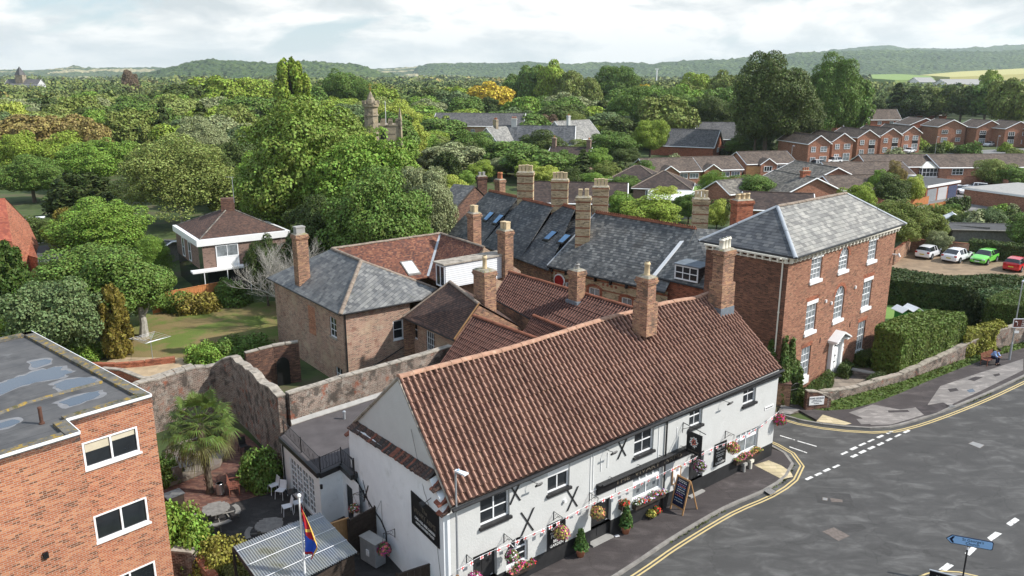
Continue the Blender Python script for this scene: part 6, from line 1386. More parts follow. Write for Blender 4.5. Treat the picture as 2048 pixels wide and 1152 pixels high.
def slat_bench(c,ang,label,mat,L=1.25,d=.5,name='slatted_bench',arms=True,hb=.88):
    t=thing(name,label,'bench',c);R_=Matrix.Rotation(ang,3,'Z');f=lambda x,y,z:c+R_@V(x,y,z);w=L/2
    mb=MB()
    for k in range(6):mb.box(f(0,-d/2+.04+k*.085,.44),(L,.07,.025),ang)
    mb.build('seat',mat,t);mb=MB()
    for z in (.52,.60,.68,.76,.84):mb.box(f(0,d/2+(z-.45)*.2,z),(L,.022,.06),ang)
    mb.build('backrest',mat,t)
    for x in (-w+.03,w-.03):
        MB().tube([f(x,-d/2+.03,0),f(x,-d/2+.03,.62)],.03,4).build('leg',mat,t);MB().tube([f(x,d/2,0),f(x,d/2+.0,.45),f(x,d/2+.1,hb)],.03,4).build('leg',mat,t)
        if arms:MB().box(f(x,-.02,.63),(.06,d+.08,.03),ang).build('armrest',mat,t)
    return t
slat_bench(P(470,985,0),rad(110),'red-brown slatted bench on the brick paving near the keg',M['timber_red'],.95)
t=thing('plank_table','grey plank table on the raised slabs behind the palm','table',P(368,945,.25));q=P(366,930,.8)
for k in range(4):MB().box((q.x-.2+.11*k*1.4,q.y+.1*k,.95),(.14,1.5,.04),rad(30)).build('plank',M['timber'],t)
for s in (-.5,.5):MB().box((q.x+s*.3,q.y+s*.9,.6),(.5,.08,.7),rad(30)).build('leg',M['timber'],t)
t=thing('stone_planter','dark slate topped planter box at the edge of the palm yard','planter',P(350,1000,0));q=P(347,992,.5);MB().box((q.x,q.y,.3),(.8,.6,.6),.8).build('box',M['timber_dark'],t);MB().box((q.x,q.y,.62),(.9,.7,.05),.8).build('lid',M['slate_dark'],t)
rough_wall('garden_wall','low ragged brick wall with upright bricks beneath the yellow shrub',[P(392,1105,.9),P(405,1125,.9),P(425,1150,.9),P(445,1190,.9)],0,.3,'brick_chim',seed=8,cap='brick_red',step=.16,capj=.03)
rough_wall('garden_wall','stub of old rubble wall against the corner of the flats',[P(345,1100,1.2),P(392,1104,1.2)],0,.35,'brick_old',seed=9)
# ---------------------------------------------------------------- front garden of the brick house
rough_wall('front_wall','low weathered garden wall curving along the grass verge',[P(1655,788,1.1)]+[V(q.x,q.y,h) for q,h in zip(wall_b[1:],(.85,.6,.65,.95,1.5,1.7))]+[V(95,100,1.7)],0,.34,'brick_old',seed=11,jz=.03)
sw=thing('name_wall','curved brick entrance wall carrying a white name board beside the gate','wall',P(1613,822,0));SW=Plane(P(1611,823,0).xy,P(1660,819,0).xy)
mb=MB();L_=SW.L;mb.prism([SW.at(0,-.2,0),SW.at(L_,-.2,0),SW.at(L_,.75,0),SW.at(L_*.75,1.0,0),SW.at(L_*.4,1.28,0),SW.at(0,1.35,0)],SW.n*-.3);mb.build('wall',M['brick_dark'],sw)
mb=MB()
for a,b,c,d in ((0,1.35,.4,1.28),(.4,1.28,.75,1.0),(.75,1.0,1.0,.75)):mb.hexa([SW.at(L_*a,b,.03),SW.at(L_*c,d,.03),SW.at(L_*c,d,-.33),SW.at(L_*a,b,-.33),SW.at(L_*a,b+.07,.03),SW.at(L_*c,d+.07,.03),SW.at(L_*c,d+.07,-.33),SW.at(L_*a,b+.07,-.33)])
mb.build('coping',M['stone_cap'],sw)
board('name_board','white board reading FONS GEORGE on the entrance wall',SW,.18,1.22,.42,1.0,.01,[('FONS GEORGE',.17,.82,'navy',0,.85),('LEADING TO THE',.07,.72,'navy'),('VIVARY ROAD & PARK',.075,.62,'navy'),('Residents',.09,.50,'sign_black')],mat='paint_white',th=.03)
gt=thing('iron_gate','black arched iron garden gate beside the brick pier','gate',P(1590,815,0));GP2=Plane(P(1577,812,0).xy,P(1599,806,0).xy);mb=MB()
for k in range(9):u=GP2.L*k/8;mb.tube([GP2.at(u,.08),GP2.at(u,1.25+.25*math.sin(math.pi*k/8))],.014,5)
mb.tube([GP2.at(GP2.L*k/8,1.25+.25*math.sin(math.pi*k/8)) for k in range(9)],.02,5);mb.tube([GP2.at(0,.15),GP2.at(GP2.L,.15)],.02,5);mb.tube([GP2.at(0,1.1),GP2.at(GP2.L,1.1)],.014,5);mb.build('bars',M['iron'],gt)
q=P(1563,812,0);pr=thing('brick_pier','square red brick gate pier under the ivy','pier',q);MB().box((q.x+.1,q.y+.4,.75),(.9,.9,1.5),rad(-10)).build('pier',M['brick_chim'],pr);MB().box((q.x+.1,q.y+.4,1.53),(1.0,1.0,.1),rad(-10)).build('cap',M['brick_dark'],pr)
q=P(1724,742,.45);t=thing('stone_bench','pale stone slab bench on the flagged path by the box hedges','bench',P(1724,748,0));MB().box((q.x,q.y,.46),(2.2,.42,.09),rad(-35)).build('slab',M['concrete'],t)
for s in (-.8,.8):MB().box((q.x+s*math.cos(rad(-35)),q.y+s*math.sin(rad(-35)),.2),(.15,.36,.42),rad(-35)).build('leg',M['concrete'],t)
# right-hand lamp post, direction sign, bench with man
lamp=P(2018,722,0);lt=lamp_post(lamp,6.2,'tall grey street lamp on the pavement beside the bench',(1,.6),lz=.1)
zs_=CAMH+ray(2030,645).z*(lamp.y/ray(2030,645).y);BS=Plane((lamp+V(-.25,-.12,0)).xy,(lamp+V(1.75,-.05,0)).xy)
t=board('direction_sign','brown tourist direction sign fixed on the street lamp',BS,0,2.0,zs_-.32,zs_+.3,.0,[('Vivary Park',.17,zs_+.09,'text_white',-.05,.8),('High Street',.17,zs_-.08,'text_white',-.05,.8),('Golf Course',.17,zs_-.25,'text_white',-.05,.8)],mat='sign_brown',frame='plastic')
MB().wbox(BS,1.62,1.92,zs_-.22,zs_+.2,.04,.05).build('blue_symbol',M['sign_blue'],t)
mb=MB();mb.tube([BS.at(.3,zs_-.2,.05),BS.at(.3,zs_+.02,.05),BS.at(.26,zs_+.1,.05),BS.at(.14,zs_+.12,.05)],.02,4);mb.prism([BS.at(.08,zs_+.12,.045),BS.at(.18,zs_+.04,.045),BS.at(.18,zs_+.2,.045)],BS.n*.01);mb.build('arrow',M['text_white'],t)
MB().wbox(BS,.2,.55,zs_-.8,zs_-.62,-.02,.02).build('notice',M['paint_white'],t)
ba=rad(33);bc=P(1979,727,.1);bt=slat_bench(bc,ba,'red-brown slatted public bench under the garden wall with a man sitting on it',M['timber_red'],1.7,.5,'public_bench')
# church sign bottom right
sp=P(1925,1158,0);z1=zat(1938,1090,sp);t=thing('direction_sign','pale blue arrow-shaped sign on a dark post reading St George\'s Church','sign',V(sp.x,sp.y,0));MB().tube([V(sp.x,sp.y,-.1),V(sp.x,sp.y,z1+.1)],.035,8).build('post',M['iron'],t)
SG=Plane((sp.x-.86,sp.y+.22),(sp.x+.78,sp.y-.42));zt_=z1+.02
def gsh(ins):L=SG.L;return [(ins,.19),(.2+ins*.5,.0+ins),(L-ins-.05,.0+ins),(L-ins,.04+ins),(L-ins,.36-ins),(L-ins-.05,.40-ins),(.2+ins*.5,.40-ins)]
MB().prism([SG.at(u,zt_+v,.0) for u,v in gsh(0)],SG.n*.03).build('panel',M['navy'],t);MB().prism([SG.at(u,zt_+v,.031) for u,v in gsh(.028)],SG.n*.006).build('face',M['sign_blue'],t)
text("St George's",.165,SG,SG.L*.57,zt_+.225,.04,M['navy'],t,sx=1.05);text('Church',.165,SG,SG.L*.57,zt_+.07,.04,M['navy'],t,sx=1.05)
MB().prism([SG.at(.12,zt_+.2,.037),SG.at(.24,zt_+.05,.037),SG.at(.32,zt_+.05,.037),SG.at(.24,zt_+.2,.037),SG.at(.32,zt_+.35,.037),SG.at(.24,zt_+.35,.037)],SG.n*.005).build('chevron',M['navy'],t)
MB().tube([V(sp.x,sp.y,z1-.22),V(sp.x,sp.y,z1-.08)],.042,8).build('sticker',M['plastic'],t)
sp2=P(1905,1185,0);SV=Plane(P(1860,1140,1.35).xy,P(1898,1152,1.3).xy);t=thing('black_sign','top edge of a black roadside board with white lettering at the picture corner','sign',SV.at(.4,0));MB().wbox(SV,0,1.6,.55,1.36,0,.04).build('panel',M['sign_black'],t);MB().wbox(SV,-.02,1.62,1.36,1.39,-.02,.06).build('frame',M['steel'],t);text('Vivary Park',.2,SV,.72,1.08,.045,M['text_white'],t)
for u in (.15,1.45):MB().wbox(SV,u-.03,u+.03,0,.55,0,.04).build('leg',M['iron'],t)
isl=[P(*C6(1010,1160)),P(*C6(1080,1130)),P(*C6(1200,1112)),P(*C6(1320,1118)),P(*C6(1460,1150)),P(*C6(1520,1190))];isl=refine(isl,.4)
sheet('pavement',ccw([q+V(0,0,.1) for q in offset_line(isl,.45)]+[V(22,26,.1),V(16,26,.1)]),M['path'],th=.3);strip('kerb',isl,.30,.44,.105,M['kerbm'],-.1);strip('road_marking',isl,.0,.085,.004,M['yellow'])
# things in the brick house garden
slat_bench(P(1922,596,0),rad(172),'pale green garden bench before the tall dark hedge',flat('green_painted_wood',(.22,.30,.25),.6,.1,4.0),1.9,name='garden_bench')
q=P(1829,600,0);t=thing('plant_pot','large empty terracotta pot by the gravel edge of the lawn','plant pot',q);MB().lathe((q.x,q.y,0),[(.32,0),(.45,.65),(.5,.66),(.5,.78),(.42,.78),(.4,.7),(.01,.68)],16).build('pot',M['terracotta'],t,smooth=True)
MB().lathe((q.x,q.y,0),[(.4,.69),(.01,.71)],12).build('soil',M['soil'],t)
q=P(1812,645,0);t=thing('play_house','toy play house with a white wavy roof and green sides on the lawn','play house',q);MB().box((q.x,q.y,.55),(1.7,1.1,1.1),.2).build('body',flat('green_plastic',(.04,.25,.05),.5,.1,3.0),t)
mb=MB();R_=Matrix.Rotation(.2,3,'Z');pr_=[(-1.1,1.15),(-.55,1.5),(0,1.2),(.5,1.55),(1.1,1.15)]
for a,b in zip(pr_,pr_[1:]):mb.hexa([q+R_@V(a[0],-.75,a[1]-.05),q+R_@V(b[0],-.75,b[1]-.05),q+R_@V(b[0],.75,b[1]-.05),q+R_@V(a[0],.75,a[1]-.05),q+R_@V(a[0],-.75,a[1]),q+R_@V(b[0],-.75,b[1]),q+R_@V(b[0],.75,b[1]),q+R_@V(a[0],.75,a[1])])
mb.build('roof',M['paint_white'],t)
# rotary clothes dryer on the dry lawn
q=P(306,722,0);t=thing('rotary_dryer','square rotary washing line standing on the dry lawn by the golden conifer','clothes dryer',q);h_=zat(306,676,q);MB().tube([q,q+V(0,0,h_)],.025,6).build('post',M['steel'],t)
mb=MB();tips=[q+V(1.5*math.cos(a),1.5*math.sin(a),h_+.05) for a in (.2,1.77,3.34,4.91)]
for p_ in tips:mb.tube([q+V(0,0,h_-.25),p_],.016,5)
mb.build('arms',M['steel'],t);mb=MB()
for f in (.35,.5,.65,.8,.97):
    r_=[(q+V(0,0,h_-.25)).lerp(p_,f) for p_ in tips];mb.tube(r_+[r_[0]],.008,4)
mb.build('line',M['plastic'],t)
# ---------------------------------------------------------------- houses of the estate and beyond
def fit_rect(A,B,C,he):
    """front eave A-B and the rear corner C beside B (or A), surveyed at eave height"""
    a,b,c=P(*A,he),P(*B,he),P(*C,he);d=(b-a);d.z=0;d.normalize();n=V(-d.y,d.x,0)
    return a,b,(c-b).dot(n) if abs((c-b).dot(n))>1 else (c-a).dot(n)
def house(name,label,a,b,D,he,hr,ridge='x',wm='brick_bung',rm='conc_tile',cat='house',over=.35,wins=(),group=None,barge='paint_white',chims=(),porch=None,panels=(),hipped=False,doors=(),th=.14):
    """a, b: front wall corners (2D); D depth; ridge 'x' parallel to the front, 'y' at right angles (front is a gable)"""
    a,b=V(a[0],a[1],0),V(b[0],b[1],0);F=Plane(a.xy,b.xy);L=F.L;i=-F.n
    t=thing(name,label,cat,(a+b)/2+i*D/2,group)
    c,d=b+i*D,a+i*D;R_=Plane(b.xy,c.xy);B_=Plane(c.xy,d.xy);L_=Plane(d.xy,a.xy)
    mb=MB();gab=not hipped
    wall(mb,F,0,L,-.2,he,top=[(L/2,hr)] if ridge=='y' and gab else None);wall(mb,B_,0,L,-.2,he,top=[(L/2,hr)] if ridge=='y' and gab else None)
    wall(mb,R_,0,D,-.2,he,top=[(D/2,hr)] if ridge=='x' and gab else None);wall(mb,L_,0,D,-.2,he,top=[(D/2,hr)] if ridge=='x' and gab else None)
    mb.build('wall',M[wm],t)
    up=lambda p,z:V(p.x,p.y,z)
    o=over;fd,id_=F.d*o,i*o
    mb=MB()
    if hipped:
        h=min(L,D)/2;s=(hr-he)/h;e=[up(a-fd-id_,he-s*o),up(b+fd-id_,he-s*o),up(c+fd+id_,he-s*o),up(d-fd+id_,he-s*o)]
        if L>=D:k0,k1=up(a+i*D/2+F.d*h,hr),up(b+i*D/2-F.d*h,hr);fs=[[e[0],e[1],k1,k0],[e[1],e[2],k1],[e[2],e[3],k0,k1],[e[3],e[0],k0]]
        else:k0,k1=up(a+F.d*L/2+i*h,hr),up(d+F.d*L/2-i*h,hr);fs=[[e[0],e[1],k0],[e[1],e[2],k1,k0],[e[2],e[3],k1],[e[3],e[0],k0,k1]]
        for f in fs:slab(mb,f,th)
        edges=[(e[0],k0),(e[1],k1 if L>=D else k0),(e[2],k1),(e[3],k0 if L>=D else k1)]
    elif ridge=='x':
        s=(hr-he)/(D/2);k0,k1=up(a+i*D/2-fd,hr),up(b+i*D/2+fd,hr);e0,e1,e2,e3=up(a-fd-id_,he-s*o),up(b+fd-id_,he-s*o),up(c+fd+id_,he-s*o),up(d-fd+id_,he-s*o)
        slab(mb,[e0,e1,k1,k0],th);slab(mb,[k0,k1,e2,e3],th);bars=[(e0,k0),(k0,e3),(e1,k1),(k1,e2)];fas=[(e0,e1),(e3,e2)]
    else:
        s=(hr-he)/(L/2);k0,k1=up(a+F.d*L/2-id_,hr),up(d+F.d*L/2+id_,hr);e0,e1,e2,e3=up(a-fd-id_,he-s*o),up(b+fd-id_,he-s*o),up(c+fd+id_,he-s*o),up(d-fd+id_,he-s*o)
        slab(mb,[e0,k0,k1,e3],th);slab(mb,[k0,e1,e2,k1],th);bars=[(e0,k0),(k0,e1),(e3,k1),(k1,e2)];fas=[(e0,e3),(e1,e2)]
    ro=mb.build('roof',M[rm],t);mb=MB();dn=V(0,0,-.10)
    if hipped:
        for q in edges+[(k0,k1)]:mb.tube([q[0]+V(0,0,.03),q[1]+V(0,0,.03)],.10,5)
        mb.build('hip_tiles',M['ridge_grey'],ro);mb=MB()
        for q,w in zip(e,e[1:]+e[:1]):mb.tube([q+dn,w+dn],.08,4)
        mb.build('fascia',M[barge],t)
    else:
        for q in bars+fas:mb.tube([q[0]+dn+V(0,0,.03),q[1]+dn+V(0,0,.03)],.11,4)
        mb.build('bargeboard',M[barge],t)
        MB().tube([k0+V(0,0,.02),k1+V(0,0,.02)],.09,5).build('ridge_tiles',M[rm],ro)
    planes={'F':F,'R':R_,'B':B_,'L':L_}
    for w in wins:
        pl,u,z,ww,hh=w[:5];Pn=planes[pl];u0=u*Pn.L-ww/2;glass=w[5] if len(w)>5 else 'glass_net'
        window(t,Pn,(u0,u0+ww,z,z+hh),.035,max(1,round(ww/.75)),2 if hh>1.1 else 1,.075,.05,proj=.05,glass=glass)
    for w in panels:pl,u,z,ww,hh,mt=w;Pn=planes[pl];MB().wbox(Pn,u*Pn.L-ww/2,u*Pn.L+ww/2,z,z+hh,.0,.02).build('cladding_panel',M[mt],t)
    for w in doors:pl,u,ww,hh,mt=w;Pn=planes[pl];MB().wbox(Pn,u*Pn.L-ww/2,u*Pn.L+ww/2,0,hh,.0,.03).build('door',M[mt],t)
    for (fx,fy,w,dd,h,mt,n) in chims:
        q=a+F.d*L*fx+i*D*fy;chimney(t,(q.x,q.y),w,dd,he,h,F.ang(),M[mt],pots=n,potr=.14,poth=.45,pot='pot_red')
    return t,planes
# five stepped gabled houses in a row (gables to the street), front lower-left corner to lower-right corner at ground
G2='brown-roofed brick houses with gables to the street'
rows=[((1618,331),(1650,327)),((1665,320),(1696,316)),((1716,311),(1750,306)),((1763,303),(1795,299)),((1805,299),(1836,295))]
tops=[(1594,289,1635,274,1650,284),(1651,281,1681,269,1697,280),(1713,277,1732,263,1748,275),(1760,268,1777,258,1795,268),(1803,265,1824,253,1834,265)]
lab=['leftmost brick gable house of the five, with a long side wall','second gable house of the five, with a white car on its drive','third gable house of the five, dark panels between its windows','fourth gable house of the five, in the middle distance','fifth and farthest gable house of the nearer row']
for k,((xl,xr),lb) in enumerate(zip(((1619,1650),(1666,1697),(1715,1748),(1761,1795),(1803,1835)),lab)):
    yb=(334,327,317,312,306)[k];A_=P(xl,yb+2,0);B_=P(xr,yb-4,0);dr=(B_-A_).normalized();A_=P((xl+xr)/2,yb-1,0)-V(.88,.47,0)*0
    c_=P((xl+xr)/2,yb-1,0);ang_=rad(12);dv=V(math.cos(ang_),math.sin(ang_),0);w_=(5.6,5.6,6.0,6.0,5.8)[k];a_,b_=c_-dv*w_/2,c_+dv*w_/2
    house('gabled_house',lb,a_.xy,b_.xy,11.5 if k else 13.5,5.5,7.3,'y','brick_bung','conc_tile',wins=[('F',.24,3.4,1.2,1.25),('F',.72,3.4,1.7,1.25),('F',.24,.9,1.3,1.3),('F',.72,.5,1.8,1.9)],panels=[('F',.72,2.45,1.8,.92,'sign_black')] if k>1 else (),group=G2)
# rear row
rear=['house with a side extension behind the gable row','wide brick house with a tilted open window, back row','back row house with black panels between its windows','back row house second from the picture edge','back row house cut by the picture edge']
for k,((xc,yb,w_),lb) in enumerate(zip(((1845,284,10),(1900,289,9),(1975,291,8.5),(2032,294,8.5),(2088,296,8.5)),rear)):
    c_=P(xc,yb,0);dv=V(math.cos(rad(5)),math.sin(rad(5)),0)
    house('brick_house',lb,(c_-dv*w_/2).xy,(c_+dv*w_/2).xy,9,5.6,7.6,'y','brick_red' if k==0 else 'brick_bung','conc_tile',wins=[('F',.25,3.3,2.0,1.2,'glass'),('F',.75,3.3,1.6,1.2),('F',.25,.7,2.0,1.5),('F',.75,.9,1.6,1.2)],panels=[('F',.25,2.25,2.0,1.0,'sign_black')] if k>1 else (),group='brown-roofed brick houses in the back row')
# long hipped-gable brick bungalows (nearer)
def bung(label,A,B,D,he=2.6,hr=4.9,ridge='x',base=None,ang=None,L=None,wins=(),rm='conc_tile',wm='brick_bung',name='bungalow',**k):
    a,b=P(*A,0),P(*B,0);return house(name,label,a.xy,b.xy,D,he,hr,ridge,wm,rm,cat='bungalow',wins=wins,**k)
def bungalow_T(label,c,ang,L,D,wx,wn,rm='conc_tile',**kw):
    """main range with its ridge along the street and a small gabled bay in front"""
    c=P(*c,0);dv=V(math.cos(rad(ang)),math.sin(rad(ang)),0);a,b=c-dv*L/2,c+dv*L/2
    t,pl=house('bungalow',label,a.xy,b.xy,D,2.6,4.7,'x','brick_bung',rm,cat='bungalow',wins=wn,**kw)
    F=pl['F'];u0=wx*F.L-1.7;u1=u0+3.4;bp=Plane(F.at(u0,0,1.3).xy,F.at(u1,0,1.3).xy)
    mb=MB();wall(mb,bp,0,3.4,-.2,2.5,top=[(1.7,3.6)]);mb.poly([F.at(u0,-.2,0),bp.at(0,-.2),bp.at(0,2.5),F.at(u0,2.5,0)]);mb.poly([bp.at(3.4,-.2),F.at(u1,-.2,0),F.at(u1,2.5,0),bp.at(3.4,2.5)])
    by=mb.build('bay',M['brick_bung'],t);mb=MB();bk_=-F.n*3.0
    e0,e1,k_=bp.at(-.3,2.4,.3),bp.at(3.7,2.4,.3),bp.at(1.7,3.72,.3);slab(mb,[e0,k_,k_+bk_,e0+bk_],.12);slab(mb,[k_,e1,e1+bk_,k_+bk_],.12);mb.build('bay_roof',M[rm],by)
    MB().tube([e0,k_,e1],.11,4).build('bargeboard',M['paint_white'],by);window(by,bp,(.75,2.65,.95,2.1),.04,3,1,.09,.06,proj=.05)
    return t
bw=[('F',.68,1.0,1.7,1.05),('F',.88,1.0,1.9,1.05),('L',.5,1.5,.9,.5)]
bungalow_T('leftmost of the three matching brick bungalows across the green',(1348,368),12,11,9.5,.36,bw)
bungalow_T('middle of the three matching brick bungalows, with a silver car beside it',(1432,364),12,11,9.5,.36,bw)
bungalow_T('right one of the three matching brick bungalows, by the timber garage',(1542,350),12,11.5,9.5,.36,bw)
def gbl(label,c,ang,L,D,he,hr,ridge,name='brick_house',rm='conc_moss',wm='brick_bung',cat='house',**kw):
    c=P(*c,0);dv=V(math.cos(rad(ang)),math.sin(rad(ang)),0);return house(name,label,(c-dv*L/2).xy,(c+dv*L/2).xy,D,he,hr,ridge,wm,rm,cat=cat,**kw)
gbl('brick bungalow with a mossy roof and its white-edged gable towards the camera',(1668,395),16,12,12,2.7,5.3,'y','bungalow','conc_moss',wins=[('F',.72,1.2,1.8,1.1,'glass'),('F',.28,1.3,.9,.8)])
gbl('nearer mossy-roofed bungalow with chimney pots in front of its gable',(1625,420),16,11,11,2.8,5.2,'y','bungalow','conc_moss',wins=[('F',.82,1.0,2.4,1.3,'glass'),('F',.2,1.7,1.2,.6)],chims=[(.5,.25,1.4,.8,6.0,'brick_red',3)])
gbl('long brown-roofed bungalow behind the glass conservatories',(1815,357),3,17,9,2.6,4.6,'x','bungalow','conc_tile',wins=[('F',.2,1.0,1.6,1.1),('F',.9,1.0,1.2,1.0)])
gbl('long low bungalow roof along the right edge of the estate',(1975,358),3,21,10,2.6,4.7,'x','bungalow','conc_tile',wins=[('F',.18,.9,2.4,1.3,'glass'),('F',.6,1.0,1.8,1.1)])
gbl('dark low roof of a bungalow behind the fir hedge',(1745,375),5,16,10,2.5,4.4,'x','bungalow','conc_tile',wins=[('F',.4,1.0,2.0,1.1)])
gbl('brick bungalow wing with a white fascia and patio windows behind the palm shrub',(1735,408),10,12,8,2.6,4.4,'x','bungalow','conc_tile',wins=[('F',.3,.9,2.0,1.3,'glass'),('F',.8,.9,1.4,1.2)])
# dark tiled roofs just beyond the terrace
gbl('dark ribbed roof with a skylight just behind the banded chimneys',(1150,452),-8,14,8,3.5,5.8,'x','brick_house','conc_dark','brick_brown',wins=[('F',.8,1.5,1.2,1.0)])
gbl('brown hipped roof bungalow beyond the laburnum shrub',(1322,406),-15,9.5,9,2.6,4.9,'x','bungalow','conc_dark','brick_brown',hipped=True,wins=[('F',.3,1.0,1.6,1.1)],cat='bungalow')
gbl('smaller brown hipped roof to the left of the bungalow gable',(1268,386),-15,9,8,2.6,4.6,'x','bungalow','conc_dark','brick_brown',hipped=True,cat='bungalow')
gbl('dark tiled roof seen between the red chimney and the slate hip',(1552,478),-14,8.5,7,4.0,5.7,'x','brick_house','conc_dark','brick_red')
gbl('little brick house half behind the birch, tiled roof with white bargeboard',(1432,412),-60,6,6,2.5,4.2,'y','brick_house','conc_moss','brick_bung',wins=[('L',.5,1.4,1.3,1.0)])
gbl('small dark roofed house with two brick stacks among the trees',(1132,345),-20,9,8,3.0,5.3,'x','cottage','conc_dark','brick_brown',chims=[(.05,.5,.9,.9,7.2,'brick_brown',1),(.95,.5,.9,.9,7.0,'brick_brown',1)])
# slate bungalows by the dark wood
gbl('slate-roofed house with pale solar panels below the dark trees',(1380,288),-8,22,13,2.8,6.6,'x','slate_house','conc_grey','brick_red',wins=[('F',.8,1.0,1.8,1.0)])
gbl('slate-roofed house with a red brick gable and two roof lights',(1362,312),-28,17,10,2.8,6.8,'x','slate_house','conc_grey','brick_red',wins=[('R',.5,1.0,2.0,1.2)])
gbl('slate-roofed house with two little white dormer gables',(1445,296),-6,15,12,2.8,7.2,'x','slate_house','conc_grey','brick_dark',wins=[('F',.2,1.0,1.4,1.3),('F',.8,1.0,1.4,1.3)])
gbl('plain grey roof half hidden by the tall bright tree',(1300,285),-5,18,10,2.8,6.0,'x','slate_house','conc_grey','brick_dark')
# brown chalets in front of the right-hand wood
for (x,y,a,L,D,hr,r,lb) in ((1700,262,10,12,9,6.8,'y','small brown house with a white-edged gable left of the estate'),(1770,255,5,13,9,7.2,'x','brown roofed house with two dark roof lights'),(1675,252,0,12,9,6.6,'x','low brown roof beside a white chimney stack'),(1860,244,8,16,13,9.0,'x','large dark hipped roof in front of the wood'),(1820,240,8,15,12,8.6,'x','dark hipped roof partly behind the larger one')):
    gbl(lb,(x,y),a,L,D,3.4,hr,r,'brown_house','conc_tile','brick_red',hipped='hipped' in lb,wins=[('F',.3,1.2,1.6,1.3),('F',.7,1.2,1.6,1.3)])
# peach brick flats, pale cottage group
gbl('peach brick block of flats with banded walls and grey roof',(955,300),-8,26,11,7.0,10.2,'x','peach_flats','conc_grey','brick_peach',cat='flats',wins=[('F',.12,4.6,1.8,1.5),('F',.12,1.6,1.8,1.5),('F',.45,4.4,1.2,1.5),('F',.85,4.6,1.8,1.5),('L',.5,4.6,1.8,1.5)])
gbl('long pale roof rising behind the peach brick flats',(975,262),6,34,12,5.0,8.6,'x','pale_roofed_hall','slate_pale','white',cat='hall')
gbl('white cottage with a charcoal slate roof, dormer and pots',(1065,318),-6,21,9,4.0,8.2,'x','white_cottage','slate_dark','white',cat='cottage',chims=[(.25,.5,1.4,.9,10.0,'white',3)],wins=[('F',.3,1.2,1.3,1.5),('F',.75,1.2,1.2,1.5)])
gbl('white rendered gable end with a pale lichened roof and slim chimney',(1110,305),-50,11,13,4.0,8.6,'y','white_cottage','slate_pale','white',cat='cottage',chims=[(.85,.1,.8,.8,10.2,'white',1)])
gbl('white cottage with pale bargeboards beside the peach flats',(975,318),-45,9,10,4.2,8.0,'y','white_cottage','slate_pale','white',cat='cottage',chims=[(.5,.3,1.2,.8,9.8,'stonework',3)])
# ---------------------------------------------------------------- flat-roofed brown brick house with pyramid roof (left)
pv=thing('pyramid_roof_house','boxy brown brick house with a shallow pyramid roof and deep white fascia','house',P(440,560,0));ze=5.4
pa,pb,pc=P(396,482,ze),P(541,466,ze),P(348,451,ze);pb=pa+(pb-pa)*1.25;d_=(pb-pa).normalized();n_=V(-d_.y,d_.x,0);Dp=10.0;off_=(pc-pa)
Fp=Plane(pa.xy,pb.xy);c1_,c2_=pa+n_*Dp,pb+n_*Dp;Lp=Plane(c1_.xy,pa.xy);Rp=Plane(pb.xy,c2_.xy);mb=MB();wall(mb,Fp,.3,Fp.L-.3,2.5,ze-.1);wall(mb,Lp,.3,Lp.L-.3,2.5,ze-.1)
mb2=MB();wall(mb2,Fp,.6,Fp.L-.6,-.2,2.5);wall(mb2,Lp,.6,Lp.L-.6,-.2,2.5)
for F in (Fp,Lp):pass
mb.build('wall',M['brick_brown'],pv);mb2.build('lower_wall',M['glass'],pv)
mb=MB();mb.prism([pa-d_*.2-n_*.2+V(0,0,-.55),pb+d_*.2-n_*.2+V(0,0,-.55),c2_+V(0,0,-.55),c1_-d_*.2+V(0,0,-.55)],.62);mb.build('fascia',M['paint_white'],pv)
ctr=(pa+c2_)/2;ap=V(ctr.x,ctr.y,7.6);e=[pa+d_*.2+n_*.2+V(0,0,.08),pb-d_*.2+n_*.2+V(0,0,.08),c2_-d_*.2-n_*.2+V(0,0,.08),c1_+d_*.2-n_*.2+V(0,0,.08)];mb=MB()
for q,w in zip(e,e[1:]+e[:1]):mb.poly([q,w,ap])
ro=mb.build('roof',M['brown_tile'],pv);mb=MB()
for q in e:mb.tube([q,ap],.08,5)
mb.build('hip_tiles',M['conc_moss'],ro);MB().box(ap+V(0,0,.35),(1.3,1.1,1.3),.3).build('chimney',M['brick_dark'],pv)
mb=MB();mb.tube([ap+V(.7,0,.5),ap+V(.7,0,3.2)],.03,4);mb.tube([ap+V(.1,0,3.2),ap+V(.9,0,3.15)],.02,4);mb.build('aerial',M['steel'],pv)
u=Fp.px(454,500)[0];window(pv,Fp,(u-1.1,u+1.1,3.5,4.75),.04,2,1,.1,.06,glass='glass_net');MB().wbox(Fp,u-1.1,u+1.1,2.5,3.48,.0,.06).build('panel',M['paint_white'],pv)
for uu in (.35,.62):window(pv,Lp,(Lp.L*uu-.5,Lp.L*uu+.5,2.7,4.7),.04,1,2,.08,.05)
mb=MB();mb.prism([pa-d_*1.0-n_*1.0+V(0,0,-3.0),pb-n_*1.0+V(0,0,-3.0),pb+V(0,0,-3.0),pa-d_*1.0+V(0,0,-3.0)],.18);mb.build('canopy',M['paint_white'],pv)
for k in range(4):MB().tube([pa-n_*1.2+d_*k*2.2+V(0,0,-3.0),(pa-n_*1.2+d_*k*2.2).xy.to_3d()],.05,5).build('post',M['paint_white'],pv)
board_fence('garden_fence','orange stained close-boarded fence at the back of the dry lawn',P(308,628,0),P(445,600,0),1.8,M['timber_orange'],horiz=False,gap=.2)
# low sheds and a timber outbuilding beside it
gbl('weathered timber shed with a small dark window between the trees',(285,530),-10,5,3.5,2.2,2.5,'x','timber_shed','felt','timber',cat='shed',wins=[('F',.5,1.2,.9,.6,'glass')])
